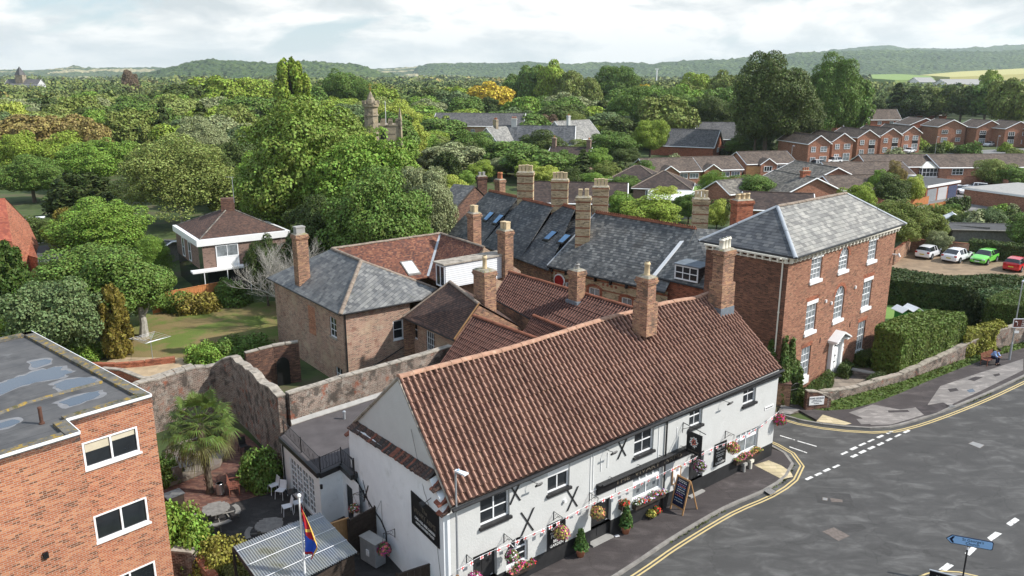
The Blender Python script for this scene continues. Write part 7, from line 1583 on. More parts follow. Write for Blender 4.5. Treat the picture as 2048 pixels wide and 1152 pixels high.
# left edge: red tiled house, tarmac roof, white kiosk
lh=thing('red_tiled_house','red clay tiled house cut by the left edge of the picture','house',P(0,520,0))
a1,a2,a3,a4=P(-60,398,8.2),P(10,396,8.2),P(24,482,4.6),P(-60,487,4.6);mb=MB();slab(mb,[a4,a3,a2,a1],.15);mb.poly([a1,a2,a2+V(-1,5,-3.5),a1+V(-1,5,-3.5)]);mb.build('roof',M['ridge_red'] if False else tiles('red_clay_tiles',[(.36,.10,.06),(.42,.13,.075),(.30,.085,.055)],.25,.2,.01,mortar=(.1,.03,.02),patches=(((.18,.07,.05),.8,.56,.5),)),lh)
mb=MB();mb.poly([drop(a4),drop(a3),a3-V(0,0,.1),a4-V(0,0,.1)]);mb.poly([drop(a3),drop(a3+V(0,6,0)),a2+V(-1,5,-3.6),a2-V(0,0,.1),a3-V(0,0,.1)]);mb.build('wall',M['brick_red'],lh)
b1_,b2_,b3_,b4_=P(20,486,3.6),P(60,477,3.6),P(76,516,2.6),P(34,505,2.6)
mb=MB();slab(mb,[b4_,b3_,b2_,b1_],.12);slab(mb,[P(33,503,2.6),P(74,513,2.6),P(76,520,2.3),P(40,512,2.3)],.1);mb.build('porch_roof',M['brick_red'],lh);mb=MB();mb.poly([drop(b4_),drop(b3_),b3_,b4_]);mb.poly([drop(b3_),drop(b2_),b2_,b3_]);mb.build('porch_wall',M['brick_red'],lh)
fr=thing('flat_roofed_garage','low garage with a grey felt roof beside the red tiled house','garage',P(120,540,0));qs=[P(76,527,2.4),P(140,514,2.4),P(118,489,2.4),P(72,492,2.4)];MB().prism([q-V(0,0,.15) for q in qs],.15).build('roof',M['felt'],fr);mb=MB()
for q,w in zip(qs,qs[1:]+qs[:1]):mb.poly([drop(q),drop(w),w-V(0,0,.15),q-V(0,0,.15)])
mb.build('wall',M['brick_dark'],fr)
ks=thing('white_kiosk','small white kiosk with glass doors and a green round emblem','kiosk',P(62,492,0));KP=Plane(P(36,490,0).xy,P(88,486,0).xy);mb=MB();mb.wbox(KP,0,KP.L,0,2.7,-4,0);mb.build('wall',M['paint_white'],ks);MB().wbox(KP,-.2,KP.L+.2,2.7,2.85,-4.2,.25).build('roof',M['paint_white'],ks);MB().wbox(KP,KP.L*.36,KP.L*.62,.1,2.2,0,.03).build('door',M['glass'],ks);MB().wbox(KP,KP.L*.66,KP.L*.95,.1,2.2,0,.03).build('door',M['glass'],ks)
MB().prism([KP.at(KP.L*.17+.62*math.cos(t*.5),1.4+.62*math.sin(t*.5),.01) for t in range(12)],KP.n*.03).build('emblem',flat('emblem_green',(.05,.50,.14),.6,.1,3.0),ks)
for (px,py,cn,r,lb) in ((33,465,(.62,.30,.04),1.3,'orange dome tent behind the white kiosk'),(42,458,(.35,.55,.45),1.6,'pale green dome tent behind the white kiosk')):
    q=P(px,py,0);t=thing('dome_tent',lb,'tent',q);MB().lathe((q.x,q.y,0),[(r,0),(r*.9,r*.45),(r*.6,r*.8),(.02,r*.95)],14).build('shell',flat('tent_fabric',cn,.7,.1,2.0),t,smooth=True);MB().prism([q+V(-.3,-r*.95,0),q+V(.3,-r*.95,0),q+V(0,-r*.6,r*.6)],V(0,.02,0)).build('flap',M['plastic'],t)
# ---------------------------------------------------------------- church tower
ch=thing('church_tower','battlemented stone church tower with a tall stair turret and spirelet among the trees','church',PD(755,260,158).xy.to_3d());D_=158.0
tc=PD(758,245,D_);zt=PD(758,241,D_).z;hw=3.5;ca_=rad(8);R_=Matrix.Rotation(ca_,3,'Z');tb=V(tc.x+.2,D_+hw,0)
MB().box(tb+V(0,0,(zt-.9)/2),(hw*2,hw*2,zt-.9),ca_).build('tower',M['stonework'],ch);mb=MB()
for s in range(4):
    Rs=Matrix.Rotation(ca_+s*math.pi/2,3,'Z')
    for k in range(5):mb.box(tb+Rs@V(-hw+.55+k*1.47,-hw+.18,0)+V(0,0,zt-.45),(.85,.34,.9),ca_+s*math.pi/2)
    mb.box(tb+Rs@V(0,-hw+.05,0)+V(0,0,zt-.95),(hw*2+.3,.3,.22),ca_+s*math.pi/2)
mb.build('battlements',M['stonework'],ch)
for s in range(4):
    Rs=Matrix.Rotation(ca_+s*math.pi/2,3,'Z');MB().wbox(Plane((tb+Rs@V(-.7,-hw,0)).xy,(tb+Rs@V(.7,-hw,0)).xy),.15,1.25,zt-4.4,zt-1.9,.0,.05).build('belfry_louvre',M['sign_black'],ch)
tt=PD(743,240,D_-.5);z_b=PD(743,212,D_).z;z_s=PD(743,183,D_).z;z_top=PD(743,168,D_).z
def octa(mb,c,r0,r1,z0,z1,n=8):
    a=[V(c.x+r0*math.cos(k*2*math.pi/n+.4),c.y+r0*math.sin(k*2*math.pi/n+.4),z0) for k in range(n)];b=[V(c.x+r1*math.cos(k*2*math.pi/n+.4),c.y+r1*math.sin(k*2*math.pi/n+.4),z1) for k in range(n)]
    for k in range(n):mb.poly([a[k],a[(k+1)%n],b[(k+1)%n],b[k]])
    mb.poly(b)
mb=MB();octa(mb,tt,1.35,1.3,0,z_b);octa(mb,tt,1.62,1.62,z_b-.1,z_b+.5);octa(mb,tt,1.5,1.5,z_b-1.8,z_b-1.6);tr=mb.build('stair_turret',M['stonework'],ch)
mb=MB();octa(mb,tt,1.63,1.63,z_b+.42,z_b+.52)
for k in range(8):a=k*math.pi/4+.8;mb.box(V(tt.x+1.5*math.cos(a),tt.y+1.5*math.sin(a),z_b+.75),(.3,.6,.6),a)
mb.build('battlements',M['stonework'],tr);mb=MB();octa(mb,tt,1.15,.12,z_b+.4,z_s);mb.build('spirelet',M['stonework'],tr)
mb=MB();mb.tube([V(tt.x,tt.y,z_s-.2),V(tt.x,tt.y,z_top+.2)],.06,6);mb.box(V(tt.x,tt.y,z_s+.55),(.5,.12,.3));mb.tube([V(tt.x-.35,tt.y,z_top-.2),V(tt.x+.35,tt.y,z_top-.2)],.06,4);mb.build('weathervane',flat('gilt',(.45,.33,.08),.4,.1,3.0,metal=.5),tr)
for k,(x_,y_) in enumerate(((3.4,-3.4),(3.4,3.4),(-3.4,3.4))):q=tb+R_@V(x_,y_,0);mb=MB();octa(mb,q,.42,.38,0,zt+.3,4);octa(mb,q,.4,.03,zt+.3,zt+2.2,4);mb.build('pinnacle',M['stonework'],ch)
MB().tube([tb+V(.6,0,zt-1),tb+V(.6,0,zt+3.6)],.06,6).build('flagstaff',M['plastic'],ch)
# conservatories, garages, walls of the estate
def conserv(label,c,ang,L,D,roofm):
    c=P(*c,0);dv=V(math.cos(rad(ang)),math.sin(rad(ang)),0);a,b=c-dv*L/2,c+dv*L/2;F=Plane(a.xy,b.xy);i=-F.n;t=thing('conservatory',label,'conservatory',c);mb=MB()
    mb.wbox(F,0,L,0,.5,-D,0);mb.build('base_wall',M['paint_white'],t);planes=(F,Plane(b.xy,(b+i*D).xy),Plane((a+i*D).xy,a.xy))
    for Fp_ in planes:window(t,Fp_,(0.02,Fp_.L-.02,.5,2.3),.0,max(2,int(Fp_.L/.8)),2,.08,.06)
    e=[a,b,b+i*D,a+i*D];ap0,ap1=c+i*D/2-dv*L*.15,c+i*D/2+dv*L*.15;up=lambda q,z:V(q.x,q.y,z)
    mb=MB();ap0,ap1=up(ap0,3.3),up(ap1,3.3);e=[up(q+(q-(c+i*D/2))*.06,2.3) for q in e]
    for f in ([e[0],e[1],ap1,ap0],[e[1],e[2],ap1],[e[2],e[3],ap0,ap1],[e[3],e[0],ap0]):mb.poly(f)
    ro=mb.build('roof',M[roofm],t);mb=MB()
    for q,w in ((e[0],ap0),(e[1],ap1),(e[2],ap1),(e[3],ap0),(ap0,ap1)):mb.tube([q,w],.05,4)
    mb.build('ridge_bars',M['paint_white'],ro)
M['poly']=flat('polycarbonate',(.62,.60,.52),.4,.06,2.0)
conserv('white glazed conservatory with a cream roof by the garden wall',(1872,358),5,6.5,5,'poly');conserv('smaller white conservatory behind, joined to a bungalow',(1868,343),0,6,4.5,'poly')
gr=thing('garage_block','row of flat-roofed garages with grey and navy doors','garages',P(1870,410,0));GF_=Plane(P(1850,405,0).xy,P(1912,393,0).xy);D_=9
mb=MB();mb.wbox(GF_,0,GF_.L,-.2,2.5,-D_,0);mb.build('wall',M['brick_red'],gr);MB().wbox(GF_,-.4,GF_.L+.4,2.5,2.9,-D_-.4,.3).build('fascia',M['paint_white'],gr);MB().wbox(GF_,-.3,GF_.L+.3,2.9,2.93,-D_-.3,.2).build('roof',M['felt'],gr)
for k,(mt,lb) in enumerate((('steel','grey garage door'),('car_silver','patterned grey garage door'),('car_navy','navy garage door'))):
    w_=GF_.L/3;d_o=MB().wbox(GF_,w_*k+.35,w_*(k+1)-.2,0,2.15,0,.05).build('door',M[mt],gr);d_o['label']=lb
g2=thing('flat_roofed_garage','low flat-roofed garages with white fascia near the right edge','garages',P(2000,410,0));G2_=Plane(P(1925,405,0).xy,P(2010,418,0).xy);mb=MB();mb.wbox(G2_,0,G2_.L,-.2,2.3,-14,0);mb.wbox(G2_,G2_.L-.01,G2_.L+12,-.2,2.3,-14,-.02);mb.build('wall',M['brick_bung'],g2);MB().wbox(G2_,-.3,G2_.L+12,2.3,2.6,-14.3,.3).build('fascia',M['paint_white'],g2);MB().wbox(G2_,-.2,G2_.L+11.9,2.6,2.63,-14.2,.2).build('roof',M['concrete'],g2)
def bwall(label,a,b,h,mat='brick_bung',th=.25,cap='ridge_red'):return rough_wall('brick_wall',label,[V(P(*a,0).x,P(*a,0).y,h),V(P(*b,0).x,P(*b,0).y,h)],0,th,mat,seed=int(a[0]),jz=.0,cap=cap,step=1.5,capj=.01)
bwall('long brick wall behind the white estate car',(1890,377),(1985,375),2.2);bwall('brick wall closing the garage court on the right',(1985,375),(2012,385),2.2)
bwall('red brick wall at the back of the gravel car park',(1785,530),(1818,503),1.7,'brick_chim');bwall('brick wall with orange coping beyond the parked cars',(1818,503),(1935,514),1.6,'brick_chim')
board_fence('garden_fence','orange panel fence in front of the garages, left part',P(1800,420,0),P(1856,408,0),1.3,M['timber_orange'],horiz=False,gap=.25);board_fence('garden_fence','orange panel fence in front of the garages, right part',P(1858,422,0),P(1918,412,0),1.1,M['timber_orange'],horiz=False,gap=.25)
board_fence('garden_fence','grey weathered panel fence in the middle of the gardens',P(1890,478,0),P(1975,484,0),1.9,M['timber'],horiz=False,gap=.25);board_fence('garden_fence','dark stained fence by the garage court',P(2014,385,0),P(2070,380,0),2.0,M['timber_dark'],horiz=False,gap=.25)
board_fence('garden_fence','tan timber garage door fence between two bungalows',P(1492,352,0),P(1520,352,0),2.0,M['timber_tan'],horiz=False,gap=.25)
gbl('long low grey shed roof between the garden fences',(1985,484),-8,10,3.5,1.7,2.1,'x','long_shed','felt','timber',cat='shed',barge='timber');gbl('tiny white hen house on legs in the vegetable garden',(1905,452),-20,2.2,1.6,1.1,1.7,'y','hen_house','paint_white','paint_white',cat='hen house')
gbl('low flat extension with a white roof and a slim flue pipe',(1352,437),-10,8,9,2.9,3.0,'x','white_flat_roof','paint_white','white',cat='extension')
# estate street lamps
for x,y,lb in ((1580,345,'estate street lamp by the right bungalow'),(1868,320,'estate street lamp in front of the back row'),(1990,318,'estate street lamp between two back row houses'),(1421,305,'street lamp before the slate-roofed houses')):
    lamp_post(P(x,y,0),5.8,lb,(1,-.2),lz=0)
tall=PD(1200,262,190)
# far factory sheds and a spired town building on the horizon
for (x0,x1,y0,D_,lb) in ((1895,2003,164,900,'long pale industrial shed in the far valley'),(1840,1872,160,1000,'pale shed roofs at the edge of the far fields'),(1382,1402,152,1500,'small white building far away among the trees')):
    a,b=PD(x0,y0,D_),PD(x1,y0,D_);house('distant_shed',lb,a.xy,b.xy,30,max(2,a.z-2),max(5,a.z+3),'x','paint_white','concrete',cat='shed',over=1)
a,b=PD(8,163,800),PD(74,163,800);house('distant_town_hall','far pale town building with a small pointed clock tower',a.xy,b.xy,14,12,17,'x','white','conc_grey',cat='building',over=.5,chims=())
t=bpy.data.objects['distant_town_hall'];q=PD(42,160,805);mb=MB();mb.box(V(q.x,q.y,10),(7,7,22));mb.build('tower',M['stonework'],t);mb=MB();octa(mb,V(q.x,q.y,0),5,.2,21,29,4);mb.build('spire',M['conc_grey'],t)
t=thing('wind_turbine_mast','thin pale mast standing in the far valley','mast',PD(1314,150,1400).xy.to_3d());q=PD(1314,138,1400);MB().tube([V(q.x,q.y,0),V(q.x,q.y,q.z)],1.1,6).build('mast',M['paint_white'],t);MB().box(V(q.x,q.y,q.z),(6,2,2)).build('head',M['paint_white'],t)
# ---------------------------------------------------------------- cars
def car(rear,front,paint,label,kind='hatch',length=None,name='parked_car',sc=1.0,mid=None):
    r,f=P(*rear,0),P(*front,0);c=(r+f)/2;d=(f-r).normalized();ang=math.atan2(d.y,d.x)
    Lh={'hatch':2.12,'saloon':2.35,'estate':2.35,'suv':2.25,'van':2.3}[kind]*sc;R_=Matrix.Rotation(ang,3,'Z')
    t=thing(name,label,'car' if kind!='van' else 'van',c);k=Lh/2.15
    top={'hatch':1.46,'saloon':1.42,'estate':1.48,'suv':1.62,'van':1.85}[kind]*sc
    rx={'hatch':(-1.72,-2.04),'saloon':(-1.25,-1.95),'estate':(-1.85,-2.08),'suv':(-1.78,-2.06),'van':(-1.98,-2.1)}[kind]
    st_=[(2.15,.32,.60,.60,.62,.50),(2.05,.24,.70,.72,.80,.66),(1.55,.22,.80,.86,.86,.74),(.95,.22,.88,.98,.88,.76),(.15,.22,.92,top-.04,.89,.62),(-.45,.22,.93,top,.89,.64),(rx[0],.22,.95,top-.06,.88,.62),(rx[1],.24,.93,1.04 if kind!='van' else 1.2,.84,.70),(-2.13,.30,.80,.86,.80,.66),(-2.16,.34,.60,.62,.76,.6)]
    W=sc;f3=lambda x,y,z:c+R_@V(x*k,y*W,z)
    rings=[]
    for x,zb,zm,zt,w,wt in st_:
        belt=min(zm+.02,zt-.002);rings.append([(0,zb),(w*.88,zb),(w,zb+.14),(w*1.01,(zb+zm)/2+.08),(w*.97,belt),(wt,zt),(wt*.6,zt+.035),(0,zt+.045)])
    body,gl=MB(),MB()
    for s in (1,-1):
        for i in range(len(rings)-1):
            a,b=rings[i],rings[i+1];xa,xb=st_[i][0],st_[i+1][0]
            for j in range(7):
                q=[f3(xa,s*a[j][0],a[j][1]),f3(xb,s*b[j][0],b[j][1]),f3(xb,s*b[j+1][0],b[j+1][1]),f3(xa,s*a[j+1][0],a[j+1][1])]
                glass=(i in (3,4,5) and j==4) or (i==3 and j>=5) or (i==6 and j>=5) or (kind in ('estate','suv','hatch') and i==5 and j==4) or (i==6 and j==4 and kind!='saloon')
                (gl if glass else body).poly(q if s<0 else q[::-1])
        for i in (0,len(rings)-1):body.poly([f3(st_[i][0],s*y,z) for y,z in rings[i]])
    for s in (1,-1):
        for xx,xt in ((-.5,-.45),(.2,.12)):body.hexa([f3(xx-.05,s*.875,.92),f3(xx+.05,s*.875,.92),f3(xx+.05,s*.86,.92),f3(xx-.05,s*.86,.92),f3(xt-.05,s*.655,top-.03),f3(xt+.05,s*.655,top-.03),f3(xt+.05,s*.62,top-.03),f3(xt-.05,s*.62,top-.03)])
    body.build('body',M[paint],t,smooth=False,bevel=.02);gl.build('window',M['carglass'],t)
    for x in (1.35,-1.32):
        for s in (1,-1):
            MB().tube([f3(x,s*.905,.34),f3(x,s*.80,.34)],.40,16).build('wheel_arch',M['sign_black'],t)
            w=MB().tube([f3(x,s*.93,.32),f3(x,s*.72,.32)],.32,16).build('wheel',M['tyre'],t);MB().tube([f3(x,s*.94,.32),f3(x,s*.90,.32)],.21,10).build('rim',M['rim'],w)
    for s in (1,-1):
        MB().box(f3(2.0,s*.62,.66),(.25,.32,.14),ang).build('headlight',M['headlight'],t);MB().box(f3(-2.08,s*.68,.84),(.14,.26,.20),ang).build('tail_light',M['taillight'],t);MB().box(f3(.72,s*.98,1.0),(.18,.18,.13),ang).build('mirror',M[paint],t)
    MB().box(f3(-2.17,0,.62),(.03,.52,.12),ang).build('number_plate',M['plate'],t);MB().box(f3(2.15,0,.42),(.04,.52,.11),ang).build('number_plate',M['plastic'],t);MB().box(f3(2.14,0,.56),(.04,.9,.1),ang).build('grille',M['sign_black'],t)
    return t
car((1833,522),(1880,505),'car_white','white hatchback parked first in the gravel car park row, rear to the camera')
car((1884,530),(1943,511),'car_white','larger white car with a dark glass roof, second in the car park row','saloon',sc=1.05)
car((1990,516),(1944,533),'car_green','lime green hatchback parked nose out in the gravel car park',sc=1.0)
car((2012,548),(2052,529),'car_red','red hatchback at the end of the car park row')
car((1972,382),(1925,379),'car_white','white estate car before the long brick wall','estate')
car((1900,382),(1934,391),'car_white','white car nosing out from behind the garages','hatch')
car((1513,347),(1475,349),'car_silver','silver coupe on the drive beside the middle bungalow','saloon')
car((1685,326),(1646,328),'car_white','white crossover on the drive of the second gable house','suv')
car((1646,334),(1612,336),'car_white','white van behind the dark blue car','van',name='parked_van')
car((1625,341),(1597,343),'car_navy','dark blue car in front of the white van');car((1600,345),(1572,345),'car_silver','silver car among the drives left of the dark blue car')
car((1832,304),(1803,308),'car_white','white car outside the fifth gable house','hatch');car((1950,286),(1926,287),'car_silver','silver car parked between two back row houses','suv');car((1990,291),(1964,294),'car_white','white car under the shrubs of the back row','hatch')
# ---------------------------------------------------------------- the man on the bench
def skin_body(name,joints,edges,mats,parent,origin,sub=2):
    me=bpy.data.meshes.new(name);me.from_pydata([tuple(Vector(j[0])-Vector(origin)) for j in joints],edges,[]);ob=bpy.data.objects.new(name,me);COL.objects.link(ob)
    if parent is not None:ob.parent=parent
    else:ob.location=origin
    m=ob.modifiers.new('skin','SKIN');sv_=me.skin_vertices[0].data if me.skin_vertices else None
    if sv_ is None:
        bm=__import__('bmesh').new();bm.from_mesh(me);bm.verts.layers.skin.verify();bm.to_mesh(me);bm.free();sv_=me.skin_vertices[0].data
    for i,j in enumerate(joints):sv_[i].radius=j[1] if isinstance(j[1],tuple) else (j[1],j[1]);sv_[i].use_root=(i==0)
    s=ob.modifiers.new('sub','SUBSURF');s.levels=sub;s.render_levels=sub;me.materials.append(mats);return ob
bo=bc+V(0,0,0);Rb=Matrix.Rotation(ba,3,'Z')
def bl(x,y,z):return bo+Rb@V(x,y,z)  # bench frame: x along the bench, -y forward
man=thing('person','man in a pale blue shirt and dark trousers leaning forward on the red bench','person',bl(.15,-.1,0))
x0=.15
J=[(bl(x0,.0,.52),.12),(bl(x0,-.06,.68),.11),(bl(x0,-.20,.86),.12),(bl(x0,-.30,.98),.10),(bl(x0,-.38,1.05),.05),(bl(x0,-.46,1.10),.085),(bl(x0,-.50,1.18),.095),(bl(x0,-.50,1.25),.06)]
E=[(0,1),(1,2),(2,3),(3,4),(4,5),(5,6),(6,7)]
def limb(root,pts):
    i=root
    for p,r in pts:J.append((p,r));E.append((i,len(J)-1));i=len(J)-1
    return i
for s in (-1,1):
    limb(3,[(bl(x0+s*.18,-.27,.96),.065),(bl(x0+s*.24,-.38,.74),.045),(bl(x0+s*.15,-.58,.66),.034),(bl(x0+s*.07,-.66,.68),.026),(bl(x0+s*.03,-.72,.66),.018)])
    limb(0,[(bl(x0+s*.10,-.08,.52),.10),(bl(x0+s*.15,-.48,.54),.065),(bl(x0+s*.14,-.46,.28),.05),(bl(x0+s*.13,-.44,.08),.036),(bl(x0+s*.13,-.56,.03),.035)])
skin_body('body',J,E,M['skin'],man,man.location)
e=.022
JS=[(bl(x0,.01,.55),.14),(bl(x0,-.06,.69),.14),(bl(x0,-.20,.87),.15),(bl(x0,-.29,.98),.125),(bl(x0,-.34,1.03),.065)];ES=[(0,1),(1,2),(2,3),(3,4)]
for s in (-1,1):
    n0=len(JS);JS+=[(bl(x0+s*.18,-.27,.96),.09),(bl(x0+s*.24,-.38,.74),.066),(bl(x0+s*.17,-.54,.67),.05)];ES+=[(3,n0),(n0,n0+1),(n0+1,n0+2)]
skin_body('shirt',JS,ES,M['shirt'],man,man.location)
JT=[(bl(x0,.01,.52),.13)];ET=[]
for s in (-1,1):
    n0=len(JT);JT+=[(bl(x0+s*.10,-.10,.53),.115),(bl(x0+s*.15,-.48,.545),.085),(bl(x0+s*.14,-.46,.28),.068),(bl(x0+s*.13,-.44,.12),.058)];ET+=[(0,n0),(n0,n0+1),(n0+1,n0+2),(n0+2,n0+3)]
skin_body('trousers',JT,ET,M['trousers'],man,man.location)
MB().lathe(tuple(bl(x0,-.49,0)),[(.02,1.30),(.075,1.285),(.108,1.24),(.112,1.19),(.10,1.16)],12).build('hair',M['hair'],man,smooth=True)
for s in (-1,1):MB().box(bl(x0+s*.13,-.52,.04),(.09,.26,.08),ba).build('shoe',M['shoe'],man,bevel=.02)
mb=MB();mb.box(bl(x0+.0,-.575,1.17),(.03,.03,.04),ba);mb.build('nose',M['skin'],man)
for s in (-1,1):
    MB().box(bl(x0+s*.035,-.572,1.195),(.022,.012,.012),ba).build('eye',M['sign_black'],man)
    for k in range(4):MB().tube([bl(x0+s*(.02+.016*k),-.70,.655),bl(x0+s*(.02+.015*k),-.74,.64-.004*k),bl(x0+s*(.02+.013*k),-.755,.615)],[.010,.009,.007],5).build('finger',M['skin'],man)
MB().box(bl(x0,-.745,.665),(.075,.012,.14),M=Rb@Matrix.Rotation(rad(-50),3,'X')).build('phone',M['sign_black'],man)
# ---------------------------------------------------------------- trees and planting
def crown(kind,seed,H,R,n,leaf,base=.22,puff=.30,npuff=70):
    """leaf clumps spread over many puffs that make up an uneven crown"""
    rng=np.random.RandomState(seed);cz=H*(base+(1-base)/2);rz=H*(1-base)/2
    P_,N_,S_=[],[],[]
    if kind in ('round','airy','far'):
        # golden-angle spread of puffs, radius modulated for an uneven outline
        lob=rng.rand(6,3)*6.28
        k=np.arange(npuff)+.5;phi=np.arccos(1-1.75*k/npuff);th=2.39996*k+rng.rand()*6
        d=np.stack([np.sin(phi)*np.cos(th),np.sin(phi)*np.sin(th),np.cos(phi)],1)
        mod=.80+.20*np.sin(3*th+lob[0,0])*np.sin(2*phi+lob[0,1])+.13*rng.randn(npuff)
        c=d*np.array([R,R,rz])*(mod*(1-puff*.75))[:,None];c[:,2]=c[:,2]+cz
        c[:,2]=np.maximum(c[:,2],H*base*.9)
        pr=R*puff*(.45+1.0*rng.rand(npuff)**1.3)*(rng.rand(npuff)>.10);w=pr**2/np.sum(pr**2)
        for i in range(npuff):
            m=int(n*.86*w[i]);q=rng.randn(m,3);q/=np.linalg.norm(q,axis=1)[:,None];out=d[i]*.5+np.array([0,0,.35]);q=np.where((q@out>-.45)[:,None],q,-q)
            rr=(.78+.3*rng.rand(m))*(1 if kind!='airy' else 1);P_.append(c[i]+q*pr[i]*rr[:,None]*np.array([1,1,.8]));N_.append(q+np.array([0,0,.25]));S_.append(np.full(m,leaf))
        m=int(n*.14);q=rng.randn(m,3);q/=np.linalg.norm(q,axis=1)[:,None];P_.append(q*np.array([R,R,rz])*(.35+.35*rng.rand(m))[:,None]+[0,0,cz]);N_.append(q);S_.append(np.full(m,leaf*(2.6 if kind!='airy' else 1.2)))
    elif kind=='column':  # poplar, cypress: upright plumes
        for i in range(npuff):
            z=H*(base+(.93-base)*rng.rand()**.8);t=(z/H-base)/(.93-base);rad_=R*(max(0,np.sin(np.pi*(.14+.82*t)))**.5)*(.5+.5*rng.rand());a=rng.rand()*6.28;c=np.array([rad_*np.cos(a)*.75,rad_*np.sin(a)*.75,z])
            m=int(n/npuff);q=rng.randn(m,3);q/=np.linalg.norm(q,axis=1)[:,None];pr=R*puff;pp=c+q*pr*np.array([.6,.6,1.7])*(1.15-.6*t)*(.8+.3*rng.rand(m))[:,None];P_.append(pp);N_.append(q*np.array([1,1,.4]));S_.append(np.full(m,leaf))
    elif kind=='cone':  # conifer with drooping tiers
        for i in range(npuff):
            t=rng.rand()**1.3;z=H*(base+(1-base)*t*.97);rr=R*(1-t)**.8*(.8+.35*rng.rand())+.15;a=rng.rand()*6.28;m=int(n/npuff*(1.5-t));u=rng.rand(m)**.6;s=(rng.rand(m)-.5)*rr*.5
            x=rr*u;P_.append(np.stack([x*np.cos(a)-s*np.sin(a),x*np.sin(a)+s*np.cos(a),z-x*.28+(rng.rand(m)-.5)*.35],1));N_.append(np.stack([np.cos(a)+0*u,np.sin(a)+0*u,.8+0*u],1));S_.append(np.full(m,leaf))
    elif kind=='bush':
        for i in range(npuff):
            phi=np.arccos(rng.rand());th=rng.rand()*6.28;d=np.array([np.sin(phi)*np.cos(th),np.sin(phi)*np.sin(th),np.cos(phi)]);c=d*np.array([R,R,H])*(.72+.14*rng.randn());c[2]=max(.1*H,c[2]*.85)
            m=int(n/npuff);q=rng.randn(m,3);q/=np.linalg.norm(q,axis=1)[:,None];pp=c+q*R*puff*(.75+.35*rng.rand(m))[:,None];pp[:,2]=np.abs(pp[:,2]);P_.append(pp);N_.append(q+[0,0,.3]);S_.append(np.full(m,leaf))
        m=n//6;q=rng.randn(m,3);q/=np.linalg.norm(q,axis=1)[:,None];q[:,2]=np.abs(q[:,2]);P_.append(q*np.array([R,R,H])*.55);N_.append(q);S_.append(np.full(m,leaf*2.2))
    return np.concatenate(P_),np.concatenate(N_),np.concatenate(S_)
PROTO={}
def proto(key,kind,seed,H,R,n,leaf,base=.22,puff=.30,npuff=70,asp=1.4,bark='bark',tr=.028,mat='leaf',jit=.5,limbs=7):
    p,nn,s=crown(kind,seed,H,R,n,leaf,base,puff,npuff);me=quads_mesh('crown',p,nn,s,[M[mat]],None,asp,seed,False,jit=jit)
    rng=random.Random(seed);mb=MB();top=H*(.62 if kind!='column' else .9);r0=H*tr
    mb.tube([V(0,0,-.3),V(0,0,.4),V(rng.uniform(-.1,.1)*R*.3,0,top*.45),V(rng.uniform(-.15,.15)*R*.4,rng.uniform(-.1,.1)*R*.4,top)],[r0*1.35,r0,r0*.75,r0*.3],8)
    if kind in ('round','airy','far'):
        for k in range(limbs):
            a=k*2.4+rng.uniform(-.3,.3);z0=H*base*rng.uniform(.7,1.3)+.15*H;e=rng.uniform(.55,.8);mb.tube([V(0,0,z0),V(R*.35*math.cos(a),R*.35*math.sin(a),z0+H*.14),V(R*e*math.cos(a+.2),R*e*math.sin(a+.2),z0+H*rng.uniform(.25,.42))],[r0*.5,r0*.35,r0*.1],5)
    tmp=mb.build('trunk',M[bark]);tm=tmp.data;bpy.data.objects.remove(tmp)
    PROTO[key]=(me,tm,H,R)
for i in range(4):proto(('big',i),'round',10+i,14,6.5,62000,.20,.13,.21,190)
for i in range(3):proto(('mid',i),'round',20+i,11,5.2,26000,.23,.13,.25,110)
for i in range(5):proto(('far',i),'far',30+i,13,6.5,15000,.42,.10,.26,80,limbs=3)
proto(('birch',0),'airy',41,13,5.5,42000,.15,.08,.22,170,bark='bark_pale',limbs=16,jit=.9,tr=.013)
proto(('poplar',0),'column',42,20,3.6,12000,.42,.08,.42,60);proto(('poplar',1),'column',43,18,5.0,12000,.5,.08,.40,60)
proto(('yew',0),'column',44,6,1.6,16000,.13,.02,.26,120,asp=2.6,mat='leaf_dense');proto(('yew',1),'column',45,8,4.0,16000,.22,.02,.22,150,asp=2.4,mat='leaf_dense')
proto(('cone',0),'cone',46,15,4.2,9000,.42,.06,.3,110,asp=1.9,mat='leaf_dense')
for i in range(3):proto(('bush',i),'bush',50+i,1.8,1.6,5200,.13,0,.34,34)
for i in range(2):proto(('bushfar',i),'bush',55+i,2.4,2.4,2200,.30,0,.36,26)
def plant_at(x,y,z,h,r,key,col,label,name='broadleaf_tree',cat='tree',group=None,rz=None,seed=None,trunk=True):
    me,tm,H,R=PROTO[key];t=thing(name,label,cat,(x,y,z),group);rr=random.Random(int(x*31+y*17));a=rr.uniform(0,6.28) if rz is None else rz;jx=rr.uniform(.93,1.07)
    c=bpy.data.objects.new('crown' if cat=='tree' else 'foliage',me);COL.objects.link(c);c.parent=t;c.rotation_euler=(0,0,a);c.scale=(r/R*jx,r/R/jx,h/H);c.color=(*col,1)
    if trunk:o=bpy.data.objects.new('trunk' if cat=='tree' else 'stem',tm);COL.objects.link(o);o.parent=t;o.rotation_euler=(0,0,a);o.scale=(r/R,r/R,h/H)
    return t
def tr(px,ytop,D,w,key,col,label,name='broadleaf_tree',zb=-.05,group=None,cat='tree',hs=1.0):
    q=PD(px,ytop,D);depth=D*_c-(q.z*.6-CAMH)*_s;r=w/FOC*depth/2;return plant_at(q.x,D,zb,q.z*hs-zb,r,key,col,label,name,cat,group)
